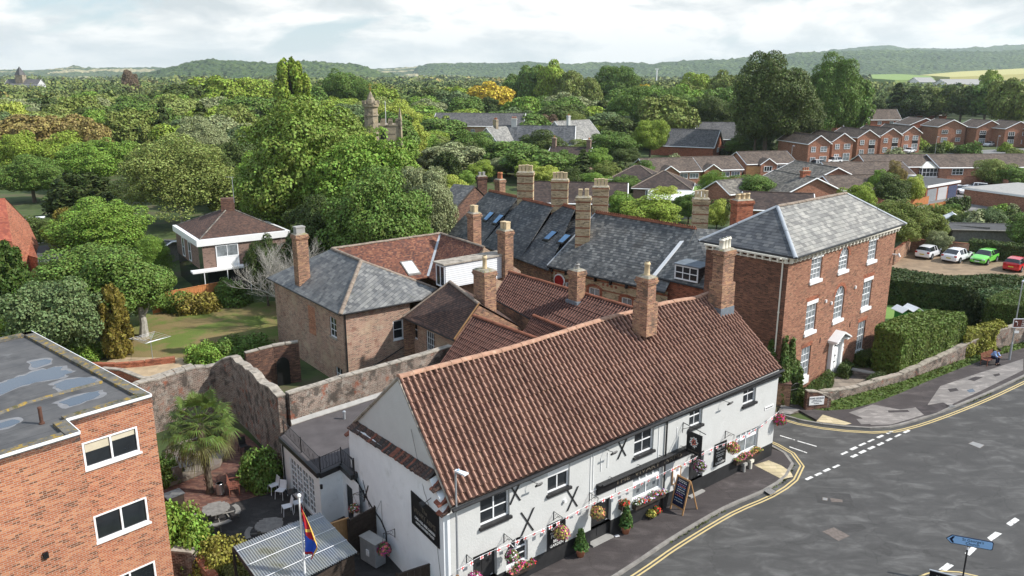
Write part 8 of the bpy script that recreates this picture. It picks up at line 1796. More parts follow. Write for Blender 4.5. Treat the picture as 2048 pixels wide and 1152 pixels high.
C_=dict(giant=(0.182,0.259,0.044),yg=(0.251,0.331,0.044),mid=(0.125,0.205,0.039),lime=(0.384,0.437,0.076),dark=(0.052,0.083,0.02),olive=(0.185,0.226,0.051),grey=(0.266,0.296,0.145),orange=(.27,.205,.07),yellow=(0.551,0.399,0.047),purple=(0.164,0.108,0.076),oak=(0.082,0.118,0.028),birch=(0.237,0.282,0.076),bright=(0.185,0.296,0.044),teal=(0.133,0.19,0.076),gold=(0.222,0.178,0.035))
B=lambda k,i=0:(k,i)
# near and middle distance, each surveyed by its place in the view
L_=[
 (190,404,88,190,B('big',0),'bright','bright green round tree behind the low garage'),
 (185,482,62,250,B('big',1),'mid','large mid-green tree whose crown overhangs the dry lawn'),
 (95,560,56,170,B('mid',0),'teal','blue-green bushy tree beside the edge of the flats'),
 (270,520,66,130,B('mid',1),'mid','smaller green tree between the large tree and the brown box house'),
 (345,268,112,225,B('birch',0),'birch','airy silver birch with pale branches, tallest in the left garden'),
 (300,470,82,76,B('birch',0),'bright','slender light green tree before the timber shed'),
 (190,277,150,160,B('big',2),'bright','rounded green tree below the orange chestnuts'),
 (55,312,135,130,B('big',3),'mid','dark green round tree near the left picture edge'),
 (120,268,165,120,B('mid',2),'yg','yellow-green tree under the orange chestnut crowns'),
 (30,265,160,90,B('mid',0),'yg','yellow-green tree at the left edge under the orange crowns'),
 (20,198,215,80,B('far',0),'lime','lime green domed tree at the far left edge'),
 (45,226,172,150,B('far',1),'orange','rusty orange chestnut at the left edge'),
 (125,226,176,130,B('far',2),'orange','rusty orange chestnut second from the left edge'),
 (180,238,170,90,B('far',3),'orange','smallest rusty orange chestnut, nearest the dark trees'),
 (160,350,118,190,B('yew',1),'dark','broad dark yew behind the bright round tree'),
 (250,210,190,120,B('far',4),'olive','olive topped tree left of the dead trunk'),
 (320,190,185,60,B('cone',0),'dark','slim dark spruce among the left woodland'),
 (395,238,150,110,B('big',3),'grey','pale grey-green round tree behind the birch'),
 (400,198,200,90,B('cone',0),'oak','spiky dark conifer behind the grey-green tree'),
 (468,205,190,110,B('far',2),'olive','olive tree to the left of the tall poplar'),
 (150,185,230,110,B('far',0),'olive','wide olive tree left of the pale green crown'),
 (190,215,205,100,B('far',1),'bright','light green crown above the orange chestnuts'),
 (452,280,128,120,B('big',2),'oak','dark tree filling the gap left of the central giant'),
 (578,122,225,96,B('poplar',1),'yg','tall pale poplar rising above the skyline'),
 (607,212,92,270,B('big',0),'giant','giant yellow-green tree in the centre left, largest crown of all'),
 (725,262,88,230,B('big',2),'bright','second green crown merging with the right of the giant tree'),
 (540,290,100,150,B('big',1),'bright','lower left crown in front of the giant tree'),
 (765,345,72,235,B('big',3),'mid','green tree with a reddish tint just behind the red tiled wing'),
 (850,322,82,130,B('big',1),'grey','grey-green willow beside the reddish tree'),
 (525,470,72,80,B('mid',1),'dark','dark shrubby tree right of the pyramid-roofed house'),
 (640,400,76,170,B('big',0),'dark','dark foliage below the giant crown behind the buff house'),
 (795,208,185,120,B('big',0),'lime','lime green tree just right of the church tower'),
 (835,262,195,90,B('mid',1),'bright','rounded green tree between church and dark cypresses'),
 (700,232,150,80,B('mid',0),'olive','olive tree immediately left of the church tower'),
 (892,306,150,82,B('yew',1),'dark','dense dark cypress clump before the peach flats'),
 (903,352,125,78,B('mid',2),'lime','cream variegated round shrub by the carved gable'),
 (950,262,188,90,B('mid',0),'mid','green tree in front of the white cottage gable'),
 (1003,285,190,60,B('mid',1),'bright','tree hiding the left end of the white cottage'),
 (1085,262,195,100,B('mid',2),'oak','dark green tree at the right of the grey dormer'),
 (1062,228,250,80,B('far',1),'bright','light green tree behind the white cottage roof'),
 (1098,226,245,50,B('far',2),'purple','purple leaved tree behind the cottages'),
 (1148,222,245,70,B('birch',0),'birch','feathery light tree right of the purple one'),
 (1165,245,235,70,B('mid',0),'yg','rounded bright tree beneath the feathery one'),
 (1205,195,270,90,B('cone',0),'oak','pointed dark cedar with bright edges'),
 (1225,262,200,100,B('mid',1),'mid','green garden tree left of the tallest roadside tree'),
 (1303,235,205,75,B('big',1),'yg','tall bright tree in front of the slate roof'),
 (1172,282,205,100,B('mid',2),'olive','olive shrubby tree in the middle gardens'),
 (1090,330,150,62,B('mid',1),'lime','yellow-green laburnum between two banded chimneys'),
 (985,165,330,110,B('far',3),'yellow','golden yellow tree standing out of the woodland'),
 (975,190,310,70,B('far',4),'dark','dark round tree in front of the golden one'),
 (1330,372,125,62,B('mid',0),'lime','golden-green shrub in front of the hipped bungalow'),
 (1300,392,108,130,B('mid',2),'yg','broad yellow-green shrubs behind the slate ridge'),
 (1243,382,112,60,B('mid',1),'bright','green shrub beside the tall banded chimney'),
 (1380,385,115,60,B('mid',1),'mid','green shrub left of the five-pot chimney'),
 (1428,340,138,60,B('birch',0),'bright','slender young birch in front of the green'),
 (1512,350,133,110,B('mid',0),'mid','bushy tree behind the dark tiled roof'),
 (1436,402,108,50,B('mid',2),'lime','clipped golden conifer between two chimneys'),
 (1545,110,205,165,B('big',3),'oak','huge dark oak dominating the skyline'),
 (1520,160,205,90,B('big',1),'oak','dark left shoulder of the skyline oak'),
 (1600,170,215,110,B('big',2),'oak','dark right shoulder of the skyline oak'),
 (1672,116,245,120,B('big',0),'mid','tall broad poplar right of the dark oak'),
 (1715,150,250,80,B('far',1),'mid','lower poplar crown right of the tall broad one'),
 (1650,172,370,70,B('far',2),'olive','olive round tree under the tall poplars'),
 (1714,188,370,54,B('far',3),'grey','grey willow right of the olive round tree'),
 (1755,195,375,44,B('far',0),'oak','small round clipped dark tree before the chalet roofs'),
 (1637,226,300,60,B('mid',1),'bright','bright tree at the foot of the dark oak'),
 (1512,262,215,70,B('mid',0),'teal','dull green tree right of the dormered slate house'),
 (1545,225,235,90,B('mid',2),'oak','dark undergrowth beneath the skyline oak'),
 (1800,160,375,70,B('cone',0),'dark','dark cedar mass behind the chalet roofs'),
 (1840,168,370,80,B('far',4),'oak','dark tree left of the light green willow'),
 (1880,170,370,80,B('far',0),'olive','light olive tree in the right-hand wood'),
 (1985,137,480,48,B('far',1),'yg','pale round tree against the far shed'),
 (1930,168,365,90,B('far',2),'oak','dark tree above the back row roofs'),
 (1980,162,360,90,B('far',3),'mid','green tree behind the back row near the right'),
 (2035,150,300,90,B('far',4),'olive','brownish tree at the right picture edge'),
 (1788,350,128,74,B('mid',2),'oak','dark rounded shrub tree behind the slate roof'),
 (1830,352,130,50,B('mid',0),'lime','golden half of the round shrub tree'),
 (1765,338,135,50,B('mid',1),'bright','spiky palm-like shrub by the patio windows'),
 (1795,325,140,40,B('mid',2),'orange','small bronze-leaved tree by the conservatory'),
 (1990,318,152,70,B('mid',0),'birch','silvery green tree above the right brick wall'),
 (2025,330,150,80,B('mid',1),'mid','dark green tree at the right end of the brick wall'),
 (1722,368,118,70,B('mid',0),'yg','bright shrub just behind the townhouse roof'),
 (1790,398,95,130,B('big',2),'olive','bronze-green spreading tree at the back of the townhouse'),
 (1850,420,100,90,B('mid',1),'olive','yellowing spreading bush beside the bronze-green tree'),
 (1880,462,94,50,B('mid',0),'grey','variegated shrub by the grey fence'),
 (2064,432,97,84,B('mid',2),'mid','drooping green tree at the right edge over the car park'),
 (1985,415,107,60,B('mid',1),'teal','blue-green shrub in the vegetable gardens'),
 (1935,425,109,60,B('mid',2),'oak','dark garden shrub below the low shed roof'),
 (1665,435,112,40,B('mid',2),'mid','green shrub beyond the slate hip'),
 (1030,145,420,60,B('far',1),'mid','tall green tree at the left end of the distant poplar row'),(1062,126,410,70,B('far',2),'mid','distant tall poplar left of the yellowish one'),(1105,122,400,80,B('far',3),'yg','yellowish tall poplar in the middle of the distant row'),
 (1140,136,390,70,B('far',0),'olive','olive distant poplar right of the yellowish one'),(1180,150,390,60,B('far',4),'olive','shorter olive tree in the distant row'),(1238,126,400,96,B('big',1),'mid','broad domed tree on the skyline above the slate terrace'),(1282,150,400,40,B('cone',0),'dark','dark pointed tree right of the skyline dome'),(1290,166,380,46,B('far',1),'yellow','small golden tree right of the skyline dome'),
 (680,140,330,130,B('big',2),'mid','large bushy tree on the skyline behind the church spirelet'),(620,170,300,90,B('far',2),'mid','green tree right behind the tall poplar'),(760,170,330,90,B('far',3),'yg','yellow-tinged tree behind the church'),(440,146,330,130,B('far',4),'yg','yellow-topped tree row left of the tall poplar'),(505,150,340,100,B('far',0),'yg','yellow-topped tree immediately left of the tall poplar'),(360,165,320,120,B('far',1),'oak','wide dark tree below the wooded hill'),
 (256,137,620,36,B('far',2),'purple','purple-brown tree standing above the left plain'),(860,172,340,90,B('far',1),'oak','dark tree right of the church on the plain'),(920,168,350,70,B('far',4),'yg','pale green tree left of the golden one'),(1395,140,420,80,B('far',0),'yg','pale tree row left of the skyline oak'),(1450,142,400,80,B('far',3),'olive','olive tree left of the skyline oak'),
 (1130,190,290,110,B('far',2),'mid','round green tree in the wood above the chimneys'),(1050,188,290,90,B('far',0),'bright','bright round tree below the distant poplar row'),(1275,175,265,110,B('big',3),'mid','high tree line above the slate roofs, left crown'),(1345,182,262,110,B('big',0),'mid','high tree line above the slate roofs, middle crown'),(1415,188,258,110,B('big',2),'oak','high tree line above the slate roofs, right crown'),
 (1120,300,172,70,B('mid',1),'mid','green garden tree right of the pale lichened gable'),(1190,298,176,70,B('mid',2),'bright','bright garden tree below the slate roofs, left'),(1252,296,190,60,B('mid',0),'oak','dark garden tree hiding the slate roofs'),(1215,322,152,60,B('mid',1),'olive','olive garden tree above the tallest banded chimney'),(1290,322,160,60,B('mid',2),'mid','green tree left of the matching bungalows'),
 (1060,322,158,60,B('mid',0),'yg','yellowish garden tree above the leftmost banded chimney'),(1140,338,142,60,B('mid',2),'oak','dark shrubby tree by the small two-stack house'),(1012,312,172,70,B('mid',1),'grey','grey-green tree before the white cottage'),(962,322,162,60,B('mid',2),'yg','yellow-green tree left of the orange chimney pots'),(925,340,150,55,B('mid',0),'bright','bright shrubby tree by the dark cypress clump'),
 (1255,350,140,60,B('mid',1),'mid','leafy tree behind the ribbed dark roof'),(1190,345,140,60,B('mid',0),'bright','light green tree behind the ribbed dark roof'),(1440,255,260,60,B('far',2),'oak','dark tree behind the dormered slate house'),(1310,262,230,60,B('far',3),'mid','green tree between the slate-roofed houses'),(1480,275,215,60,B('mid',1),'mid','shrubby tree right of the dormered slate house'),(60,430,96,90,B('mid',1),'oak','dark tree above the white kiosk'),(130,418,100,80,B('yew',1),'gold','golden green conifer screen right of the white kiosk'),
]
for a in L_:
    nm={'birch':'birch_tree','poplar':'poplar_tree','yew':'yew_tree','cone':'conifer_tree'}.get(a[4][0],'broadleaf_tree');tr(*a[:5],C_[a[5]],a[6],nm)
# specials near the camera
q=P(238,712,0);plant_at(q.x,q.y,0,zat(232,566,q),1.42,('yew',0),C_['gold'],'egg-shaped golden brown conifer on the dry lawn','golden_conifer')
q=P(1937,650,0);plant_at(q.x,q.y,0,zat(1937,582,q),1.05,('yew',0),(.035,.06,.02),'small dark conical conifer beside the clipped hedge','dwarf_conifer')
q=P(15,625,0);plant_at(q.x,q.y,0,zat(15,488,q),3.3,('yew',1),(.06,.115,.02),'dense green cypress at the left picture edge','cypress_tree')
def bush(px,py,h,r,col,label,key=('bush',0),name='garden_shrub',z=0.0):
    q=P(px,py,z);return plant_at(q.x,q.y,z-.02,h,r,key,C_[col] if isinstance(col,str) else col,label,name,'shrub',trunk=False)
for (px,py,h,r,c,lb,k) in (
 (355,622,2.0,1.6,'mid','green shrub at the left of the orange fence',0),(395,622,2.0,2.0,'gold','bronze-leaved shrub in front of the orange fence',1),(465,605,2.6,1.8,'mid','dark leafy shrub at the right end of the orange fence',2),
 (415,722,1.6,1.4,'bright','bright shrub behind the highest part of the old wall, left one',0),(460,712,1.7,1.5,'mid','shrub behind the highest part of the old wall, middle one',1),(510,705,1.6,1.5,'mid','shrub against the arched garden door wall',2),(170,715,1.3,1.4,'bright','low bright shrub under the large green tree',0),(140,700,1.5,1.5,'bright','low bright shrub close to the flats roof edge',1),
 (522,965,2.1,1.25,'mid','bushy green shrub growing against the old wall in the yard',2),(548,950,1.6,.8,'purple','small reddish shrub by the corner of the white extension',1),
 (345,1105,2.6,1.2,'bright','bright green shrub between the flats and the yard',0),(385,1120,2.2,1.25,'bright','bright green shrub over the stub of rubble wall',1),(338,960,1.6,.8,'mid','green climber at the corner of the flats',2),(440,1150,1.9,1.1,(.24,.22,.04),'yellow variegated shrub by the low ragged brick wall',0),(480,1175,1.2,.7,(.16,.17,.05),'small yellowish shrub beside the canopy post',1),
 (5,690,2.4,2.0,'yg','yellow-green shrub at the left edge behind the flats',0),(20,330,2.4,2,'mid','round shrub far left',1)):
    if lb!='round shrub far left':bush(px,py,h,r,c,lb,('bush',k))
mt_=tr(560,470,66,110,('birch',0),(.10,.09,.06),'bare grey leafless tree beside the buff house','bare_tree')
for c in list(mt_.children):
    if c.name.startswith('crown'):bpy.data.objects.remove(c)
mb=MB();rng=random.Random(4)
def branch(p,d,L,r,n):
    pts_=[p];q=p
    for k in range(4):d=(d+V(rng.uniform(-.35,.35),rng.uniform(-.35,.35),rng.uniform(-.1,.25))).normalized();q=q+d*L/4;pts_.append(q)
    mb.tube(pts_,[r,r*.8,r*.65,r*.5,r*.35],4)
    if n:
        for k in (1,2,3,4):
            for _ in range(2):branch(pts_[k],(d+V(rng.uniform(-1,1),rng.uniform(-1,1),rng.uniform(-.3,.7))).normalized(),L*.55,r*.5,n-1)
for k in range(7):a=k*.9;branch(V(mt_.location.x,mt_.location.y,2.0),V(math.cos(a),math.sin(a),.9).normalized(),3.3,.07,3)
mb.build('branches',M['bark_pale'],mt_,origin=tuple(mt_.location))
# dead trunk standing at the lawn edge
q=P(288,672,0);t=thing('dead_trunk','pale ivy-free dead tree trunk at the edge of the dry lawn','tree trunk',q);MB().tube([q,q+V(.1,0,1.2),q+V(-.1,.1,2.8)],[.42,.3,.22],8).build('trunk',M['bark_pale'],t);MB().tube([q+V(0,0,1.4),q+V(.7,.1,2.7)],[.16,.1],6).build('stub',M['bark_pale'],t)
# garden shrubs of the estate, spread between the houses
est=[(1130,372),(1160,362),(1205,350),(1235,345),(1190,372),(1275,340),(1310,330),(1020,330),(985,345),(1050,345),(940,338),(965,360),(1450,310),(1480,305),(1550,300),(1600,300),(1570,290),(1720,330),(1760,322),(1790,318),(1835,298),(1870,305),(1890,303),(1915,306),(1940,308),(2010,303),(2030,310),(1700,280),(1725,285),(1755,270),(1880,460),(1900,468),(1925,470),(1950,462),(1985,470),(2010,462),(2030,480),(1910,440),(1960,440),(2000,438),(1860,440),(1840,460),(1820,470),(1800,450),(1700,395),(1790,388),(1385,330),(1350,325),(1320,350),(1280,360),(1470,385),(1540,380),(1600,362),(1660,345),(1440,420),(1480,415),(1900,425),(1945,452),(1972,452),(2005,452),(2030,455),(1880,440),(1915,418),(2020,425),(1870,475),(1845,485),(1955,470),(1450,398),(1490,402),(1530,405),(1345,415),(1230,402),(1210,398),(1700,415),(1560,412),(1790,430),(1815,440)]
ecol=['mid','bright','olive','yg','dark','grey','mid','oak'];sh_=['rounded','spreading','upright','loose']
est.sort();cn2={};EN=dict(mid='mid green',bright='fresh green',olive='olive',yg='yellow-green',dark='dark',grey='grey-green',oak='deep green')
for i,(x,y) in enumerate(est):
    rr=random.Random(i*7+1);q=P(x,y,0)
    far=y<345;s=rr.uniform(1.3,2.6)*(1.15 if y<400 else 1.0);c=ecol[(i*5)%8];lm='below the white cottages' if x<1100 else 'left of the matching bungalows' if x<1320 else 'around the matching bungalows' if x<1600 else 'before the gable houses' if y<345 and x<1800 else 'before the back row' if y<345 else 'in the gardens behind the townhouse'
    i_=cn2[(c,lm)]=cn2.get((c,lm),-1)+1;lbl=EN[c]+' garden shrub '+lm+', '+['first','second','third','fourth','fifth','sixth','seventh','eighth','ninth','tenth'][min(i_,9)]+' from the left'
    plant_at(q.x,q.y,-.05,s*rr.uniform(.8,1.3),s,('bushfar',i%2),C_[c],lbl,'garden_shrub','shrub','shrubs scattered through the estate gardens',trunk=False)
# trees of the woodland: each its own tree; a belt is left clear around the houses
blds=[(o.location.x,o.location.y,13) for o in bpy.data.objects if o.type=='EMPTY' and o.get('category') in ('house','bungalow','cottage','flats','hall','church','terrace','conservatory','garages','car')]
spec=[(o.location.x,o.location.y) for o in bpy.data.objects if o.type=='EMPTY' and o.get('category')=='tree']
def project(x,y,z):
    Z=z-CAMH;d=y*_c-Z*_s;return 1024+FOC*x/d,576-FOC*(y*_s+Z*_c)/d
rng=random.Random(77);wood=[];D=118.0
wl={'mid':'mid green woodland tree behind the gardens','bright':'fresh green woodland tree behind the gardens','olive':'olive green woodland tree behind the gardens','oak':'dark oak-like woodland tree behind the gardens','yg':'yellowish green woodland tree behind the gardens','dark':'very dark woodland tree behind the gardens','teal':'bluish green woodland tree behind the gardens','birch':'light feathery woodland tree behind the gardens','grey':'grey-green woodland tree behind the gardens'}
while D<345:
    sp_=9.5+(D-118)*.030;x=-D*.72+rng.uniform(0,sp_)
    while x<D*.70:
        X,Y=x+rng.uniform(-2,2),D+rng.uniform(-2.5,2.5);px_,py_=project(X,Y,0);h=rng.uniform(8.0,14.5)*(1.0 if D<230 else 1.08)
        ok=-60<px_<2108 and all((X-a)**2+(Y-b)**2>r*r for a,b,r in blds) and all((X-a)**2+(Y-b)**2>(sp_*.62)**2 for a,b in spec)
        if px_>1210 and D<172:ok=False
        if px_>1480 and D<345:ok=False
        if 860<px_<1230 and D<150:ok=False
        if 840<px_<1230 and D<225:h=min(h,7)
        if 1230<px_<1560 and D<240:ok=False
        if 700<px_<860 and 120<D<165:h*=.7
        if 1240<px_<1500 and D>205:h=rng.uniform(15,18)
        if px_<700 and D<170:h*=.85
        if px_<340 and D<188:ok=False
        if px_>1740 and D>250:h=min(h,12)
        if ok:wood.append((X,Y,h,sp_*.60*rng.uniform(.85,1.2),px_))
        x+=sp_*rng.uniform(.9,1.15)
    D+=sp_*.92
rng.shuffle(wood);print('wood',len(wood));keep=sorted(wood,key=lambda w:w[1])[:215]
LM=[(200,'above the bright round tree'),(340,'behind the rusty chestnuts and birch'),(450,'below the wooded hill'),(560,'left of the tall poplar'),(700,'above the giant central tree'),(830,'around the church tower'),(950,'between the church and the golden tree'),(1060,'around the golden yellow tree'),(1240,'above the banded chimneys'),(1480,'above the slate-roofed houses'),(9999,'beside the skyline oak')]
ORD=['nearest','second nearest','third nearest','fourth nearest','fifth nearest','sixth nearest','seventh nearest','eighth nearest','ninth nearest','tenth nearest','eleventh nearest','twelfth nearest','farthest'];cnt={}
for X,Y,h,r,px_ in keep:
    pal=['mid','olive','bright','yg','oak','teal','mid','birch','grey'] if px_<1240 else ['mid','oak','dark','oak','mid','olive','bright']
    c=rng.choice(pal);k=('far',rng.randrange(5)) if rng.random()>.08 else ('cone',0)
    if k[0]=='cone':c='dark';r*=.55
    lm=[t for e,t in LM if px_<e][0];i_=cnt[(c,lm)]=cnt.get((c,lm),-1)+1
    plant_at(X,Y,-.1,h,r,k,C_[c],ORD[min(i_,12)]+' '+wl[c].replace(' behind the gardens','')+' '+lm,'woodland_tree','tree','woodland trees behind the gardens')
# the far wood that reads as one mass
m,nt,b=newmat('leaf_distant');out=[n for n in nt.nodes if n.type=='OUTPUT_MATERIAL'][0];p=geo_pos(nt);g=nd(nt,'ShaderNodeNewGeometry')
v=nd(nt,'ShaderNodeTexVoronoi',{'Vector':nd(nt,'ShaderNodeMapping',{0:p,3:(1,1,0.01)}).outputs[0],'Scale':.055});s_=nd(nt,'ShaderNodeSeparateXYZ',{0:v.outputs['Color']})
c=ramp(nt,s_.outputs[0],[(0,(.06,.10,.03)),(.2,(.12,.17,.04)),(.4,(.18,.21,.06)),(.6,(.085,.13,.035)),(.8,(.24,.26,.07)),(.93,(.16,.19,.08)),(1,(.33,.26,.08))])
hs_=nd(nt,'ShaderNodeHueSaturation',{'Color':c,'Value':ramp(nt,g.outputs['Random Per Island'],[(0,.82),(1,1.2)])});nt.links.new(hs_.outputs[0],b.inputs['Base Color']);M['leaf_distant']=m
def mass(name,label,d0,d1,sp0,sp1,hh,nl,leaf,seed,frac=1.0,xlim=.70,keepfn=None):
    rg=np.random.RandomState(seed);C=[]
    D=d0
    while D<d1:
        s=sp0+(sp1-sp0)*(D-d0)/(d1-d0);n=int(2*xlim*D/s);xs=-xlim*D+s*np.arange(n)+rg.randn(n)*s*.25;ys=D+rg.randn(n)*s*.3;k=rg.rand(n)<frac
        for x,y in zip(xs[k],ys[k]):
            if keepfn and not keepfn(x,y):continue
            f=.5+.5*math.sin(x*.021+y*.013)*math.sin(x*.008-y*.017+2);z=rg.uniform(*hh)*(.62+.7*f);C.append((x,y,z,s*.62*rg.uniform(.6,1.2)*(.75+.5*f)))
        D+=s*.9
    C=np.array(C);m_=len(C);d=rg.randn(m_,nl,3);d/=np.linalg.norm(d,axis=2)[:,:,None];d[:,:,2]=np.abs(d[:,:,2])*1.0-.15
    lump=1+.18*np.sin(d[:,:,0]*5+C[:,None,0])*np.sin(d[:,:,1]*5+C[:,None,1]);rr=(.82+.22*rg.rand(m_,nl))*lump
    pts=np.stack([C[:,None,0]+d[:,:,0]*C[:,None,3]*rr,C[:,None,1]+d[:,:,1]*C[:,None,3]*rr,C[:,None,2]*(.35+.65*d[:,:,2]*rr)],2).reshape(-1,3)
    o=quads_mesh(name,pts,d.reshape(-1,3),np.full(len(pts),leaf),[M['leaf_distant']],None,1.3,seed,None,(0,d0,0),jit=.5)
    tag(o,label,'wood',kind='stuff');print(name,m_,len(pts));return o
def gap(x,y):
    px_,py_=project(x,y,8)
    if px_>1735 and 154<py_<170 and y>520:return False
    if px_>1600 and y<400:return False
    if any((x-a)**2+(y-b)**2<500 for a,b,r in blds):return False
    return not (y>700 and (math.sin(x*.006+1)+math.sin(y*.009))>1.05)
mass('distant_wood','mixed woodland stretching away behind the town gardens',335,720,16,23,(8,14),330,1.45,1,keepfn=gap)
mass('far_wood','hazy tree belts covering the plain towards the hills',720,1500,27,42,(9,15),130,3.0,2,.92,keepfn=gap)
mass('farthest_wood','faint tree belts at the foot of the hills',1500,3300,50,90,(10,18),60,7.0,3,.66,keepfn=gap)
# ---------------------------------------------------------------- hedges
def inpoly(x,y,pg):
    r=False;j=len(pg)-1
    for i in range(len(pg)):
        if (pg[i].y>y)!=(pg[j].y>y) and x<(pg[j].x-pg[i].x)*(y-pg[i].y)/(pg[j].y-pg[i].y)+pg[i].x:r=not r
        j=i
    return r
def hedge(label,pts,h,col,leaf=.13,dens=170,name='clipped_hedge',seed=0,z0=0.0,jit=.5,rough=.06,topcol=None,cat='hedge'):
    pg=ccw([V(q.x,q.y,0) for q in pts]);t=thing(name,label,cat,pg[0]+V(0,0,z0));rg=np.random.RandomState(seed);rd=random.Random(seed)
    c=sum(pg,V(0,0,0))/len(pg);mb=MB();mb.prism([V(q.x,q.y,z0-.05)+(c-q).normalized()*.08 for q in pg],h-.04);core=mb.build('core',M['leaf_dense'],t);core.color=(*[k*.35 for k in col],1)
    A,N=[],[]
    for i in range(len(pg)):
        a,b=pg[i],pg[(i+1)%len(pg)];L=(b-a).length;n=(b-a).normalized();n=V(n.y,-n.x,0);m_=int(L*h*dens);u=rg.rand(m_);w=rg.rand(m_)
        wob=rough*np.sin(u*L*3+i)+rough*np.sin(w*5+i*2)
        A.append(np.stack([a.x+(b.x-a.x)*u+n.x*(wob+rg.randn(m_)*.035),a.y+(b.y-a.y)*u+n.y*(wob+rg.randn(m_)*.035),z0+w*h],1));N.append(np.tile([n.x,n.y,.15],(m_,1)))
    x0,x1,y0,y1=min(q.x for q in pg),max(q.x for q in pg),min(q.y for q in pg),max(q.y for q in pg);m_=int((x1-x0)*(y1-y0)*dens*1.15);xs=x0+(x1-x0)*rg.rand(m_);ys=y0+(y1-y0)*rg.rand(m_)
    k=np.array([inpoly(x,y,pg) for x,y in zip(xs,ys)]);xs,ys=xs[k],ys[k];A.append(np.stack([xs,ys,z0+h+rough*np.sin(xs*2.1)*np.sin(ys*2.3)+rg.randn(len(xs))*.035],1));N.append(np.tile([0,0,1.],(len(xs),1)))
    A,N=np.concatenate(A),np.concatenate(N);o=quads_mesh('foliage',A,N,np.full(len(A),leaf),[M['leaf_dense']],None,1.4,seed,t,tuple(t.location),jit=jit);o.color=(*col,1);return t
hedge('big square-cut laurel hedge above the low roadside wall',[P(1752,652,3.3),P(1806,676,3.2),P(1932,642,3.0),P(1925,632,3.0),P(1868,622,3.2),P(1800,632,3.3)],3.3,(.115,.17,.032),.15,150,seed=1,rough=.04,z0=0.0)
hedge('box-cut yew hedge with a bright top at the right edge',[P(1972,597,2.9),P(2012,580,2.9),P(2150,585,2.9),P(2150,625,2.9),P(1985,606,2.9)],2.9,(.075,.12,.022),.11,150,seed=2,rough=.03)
hedge('low golden privet hedge on top of the roadside wall',[P(1930,672,1.9),P(1990,660,1.9),P(2012,648,1.9),P(1995,638,1.9),P(1932,655,1.9)],1.9,(.24,.24,.035),.14,120,seed=3,rough=.12,name='privet_hedge')
hedge('tall dark clipped hedge between the lawn and the car park',[P(1776,560,2.4),P(1935,575,2.4),P(2010,566,2.4),P(2048,552,2.4),P(2000,548,2.4),P(1900,552,2.4),P(1776,534,2.4)],2.4,(.045,.075,.022),.17,90,seed=4)
hedge('low box hedge under the ground-floor window, left of the door',[P(1598,786,.8),P(1612,795,.8),P(1670,748,.8),P(1658,738,.8),P(1640,752,.8)],.8,(.06,.10,.02),.08,300,seed=5,name='box_hedge')
hedge('small square box hedge right of the white front door',[P(1677,732,.8),P(1694,738,.8),P(1708,728,.8),P(1692,718,.8)],.8,(.05,.085,.02),.08,320,seed=6,name='box_hedge')
hedge('low box hedge below the right ground-floor window',[P(1706,706,.8),P(1732,716,.8),P(1752,704,.8),P(1742,696,.8)],.8,(.07,.11,.022),.08,320,seed=7,name='box_hedge')
hedge('low box hedge by the path at the foot of the laurel hedge',[P(1732,756,.7),P(1742,763,.7),P(1770,745,.7),P(1760,738,.7)],.7,(.045,.075,.02),.08,320,seed=8,name='box_hedge')
hedge('ivy-covered boundary wall hedge at the right of the car park',[P(1936,514),P(2048,526),P(2200,545),P(2200,535),P(1936,506)],1.8,(.055,.09,.022),.17,80,seed=9,name='ivy_hedge')
hedge('loose evergreen hedge in front of the box-cut yew',[P(1955,590,2.2),P(2048,596,2.2),P(2048,570,2.2),P(1960,566,2.2)],2.2,(.07,.12,.045),.17,90,seed=10,rough=.2,name='evergreen_hedge')
hedge('long clipped hedge behind the left bungalow',[P(1110,362,2),P(1280,352,2),P(1280,344,2),P(1110,350,2)],2.0,(.08,.14,.03),.3,20,seed=11,rough=.2)
# ivy on the corner of the tall brick house and on the pier
iv=thing('ivy','green ivy climbing the corner of the tall brick house and the gate pier','climbing plant',V(gA.x,gA.y,0));A,N,Z_=[],[],[];rg=np.random.RandomState(3)
def ivy(F,u0,u1,zfun,n,o=.12):
    u=u0+(u1-u0)*rg.rand(n);z=rg.rand(n);zz=np.array([zfun(k) for k in u]);keep=rg.rand(n)<(zz/max(1e-6,zz.max()));u,z,zz=u[keep],z[keep],zz[keep];zv=z*zz*(.9+.2*np.sin(u*6));oo=o*(.3+rg.rand(len(u)))*(1.6-z)
    A.append(np.array([F.at(a,b,c) for a,b,c in zip(u,zv,oo)]));N.append(np.tile(np.array(F.n)+[0,0,.3],(len(u),1)))
ivy(GF,-.1,2.7,lambda u:4.6-abs(u-.6)*.9 if u<2 else 3.0-(u-2)*2.5,6500,.3);ivy(GS,2.2,6.1,lambda u:2.2+(u-2.2)*.55,5200,.3)
PB=Plane(P(1555,800,0).xy,P(1582,800,0).xy);ivy(PB,-1.2,1.4,lambda u:2.2,2600,.5)
A,N=np.concatenate(A),np.concatenate(N);o=quads_mesh('foliage',A,N,np.full(len(A),.15),[M['leaf_dense']],None,1.3,5,iv,tuple(iv.location));o.color=(.075,.125,.028,1)
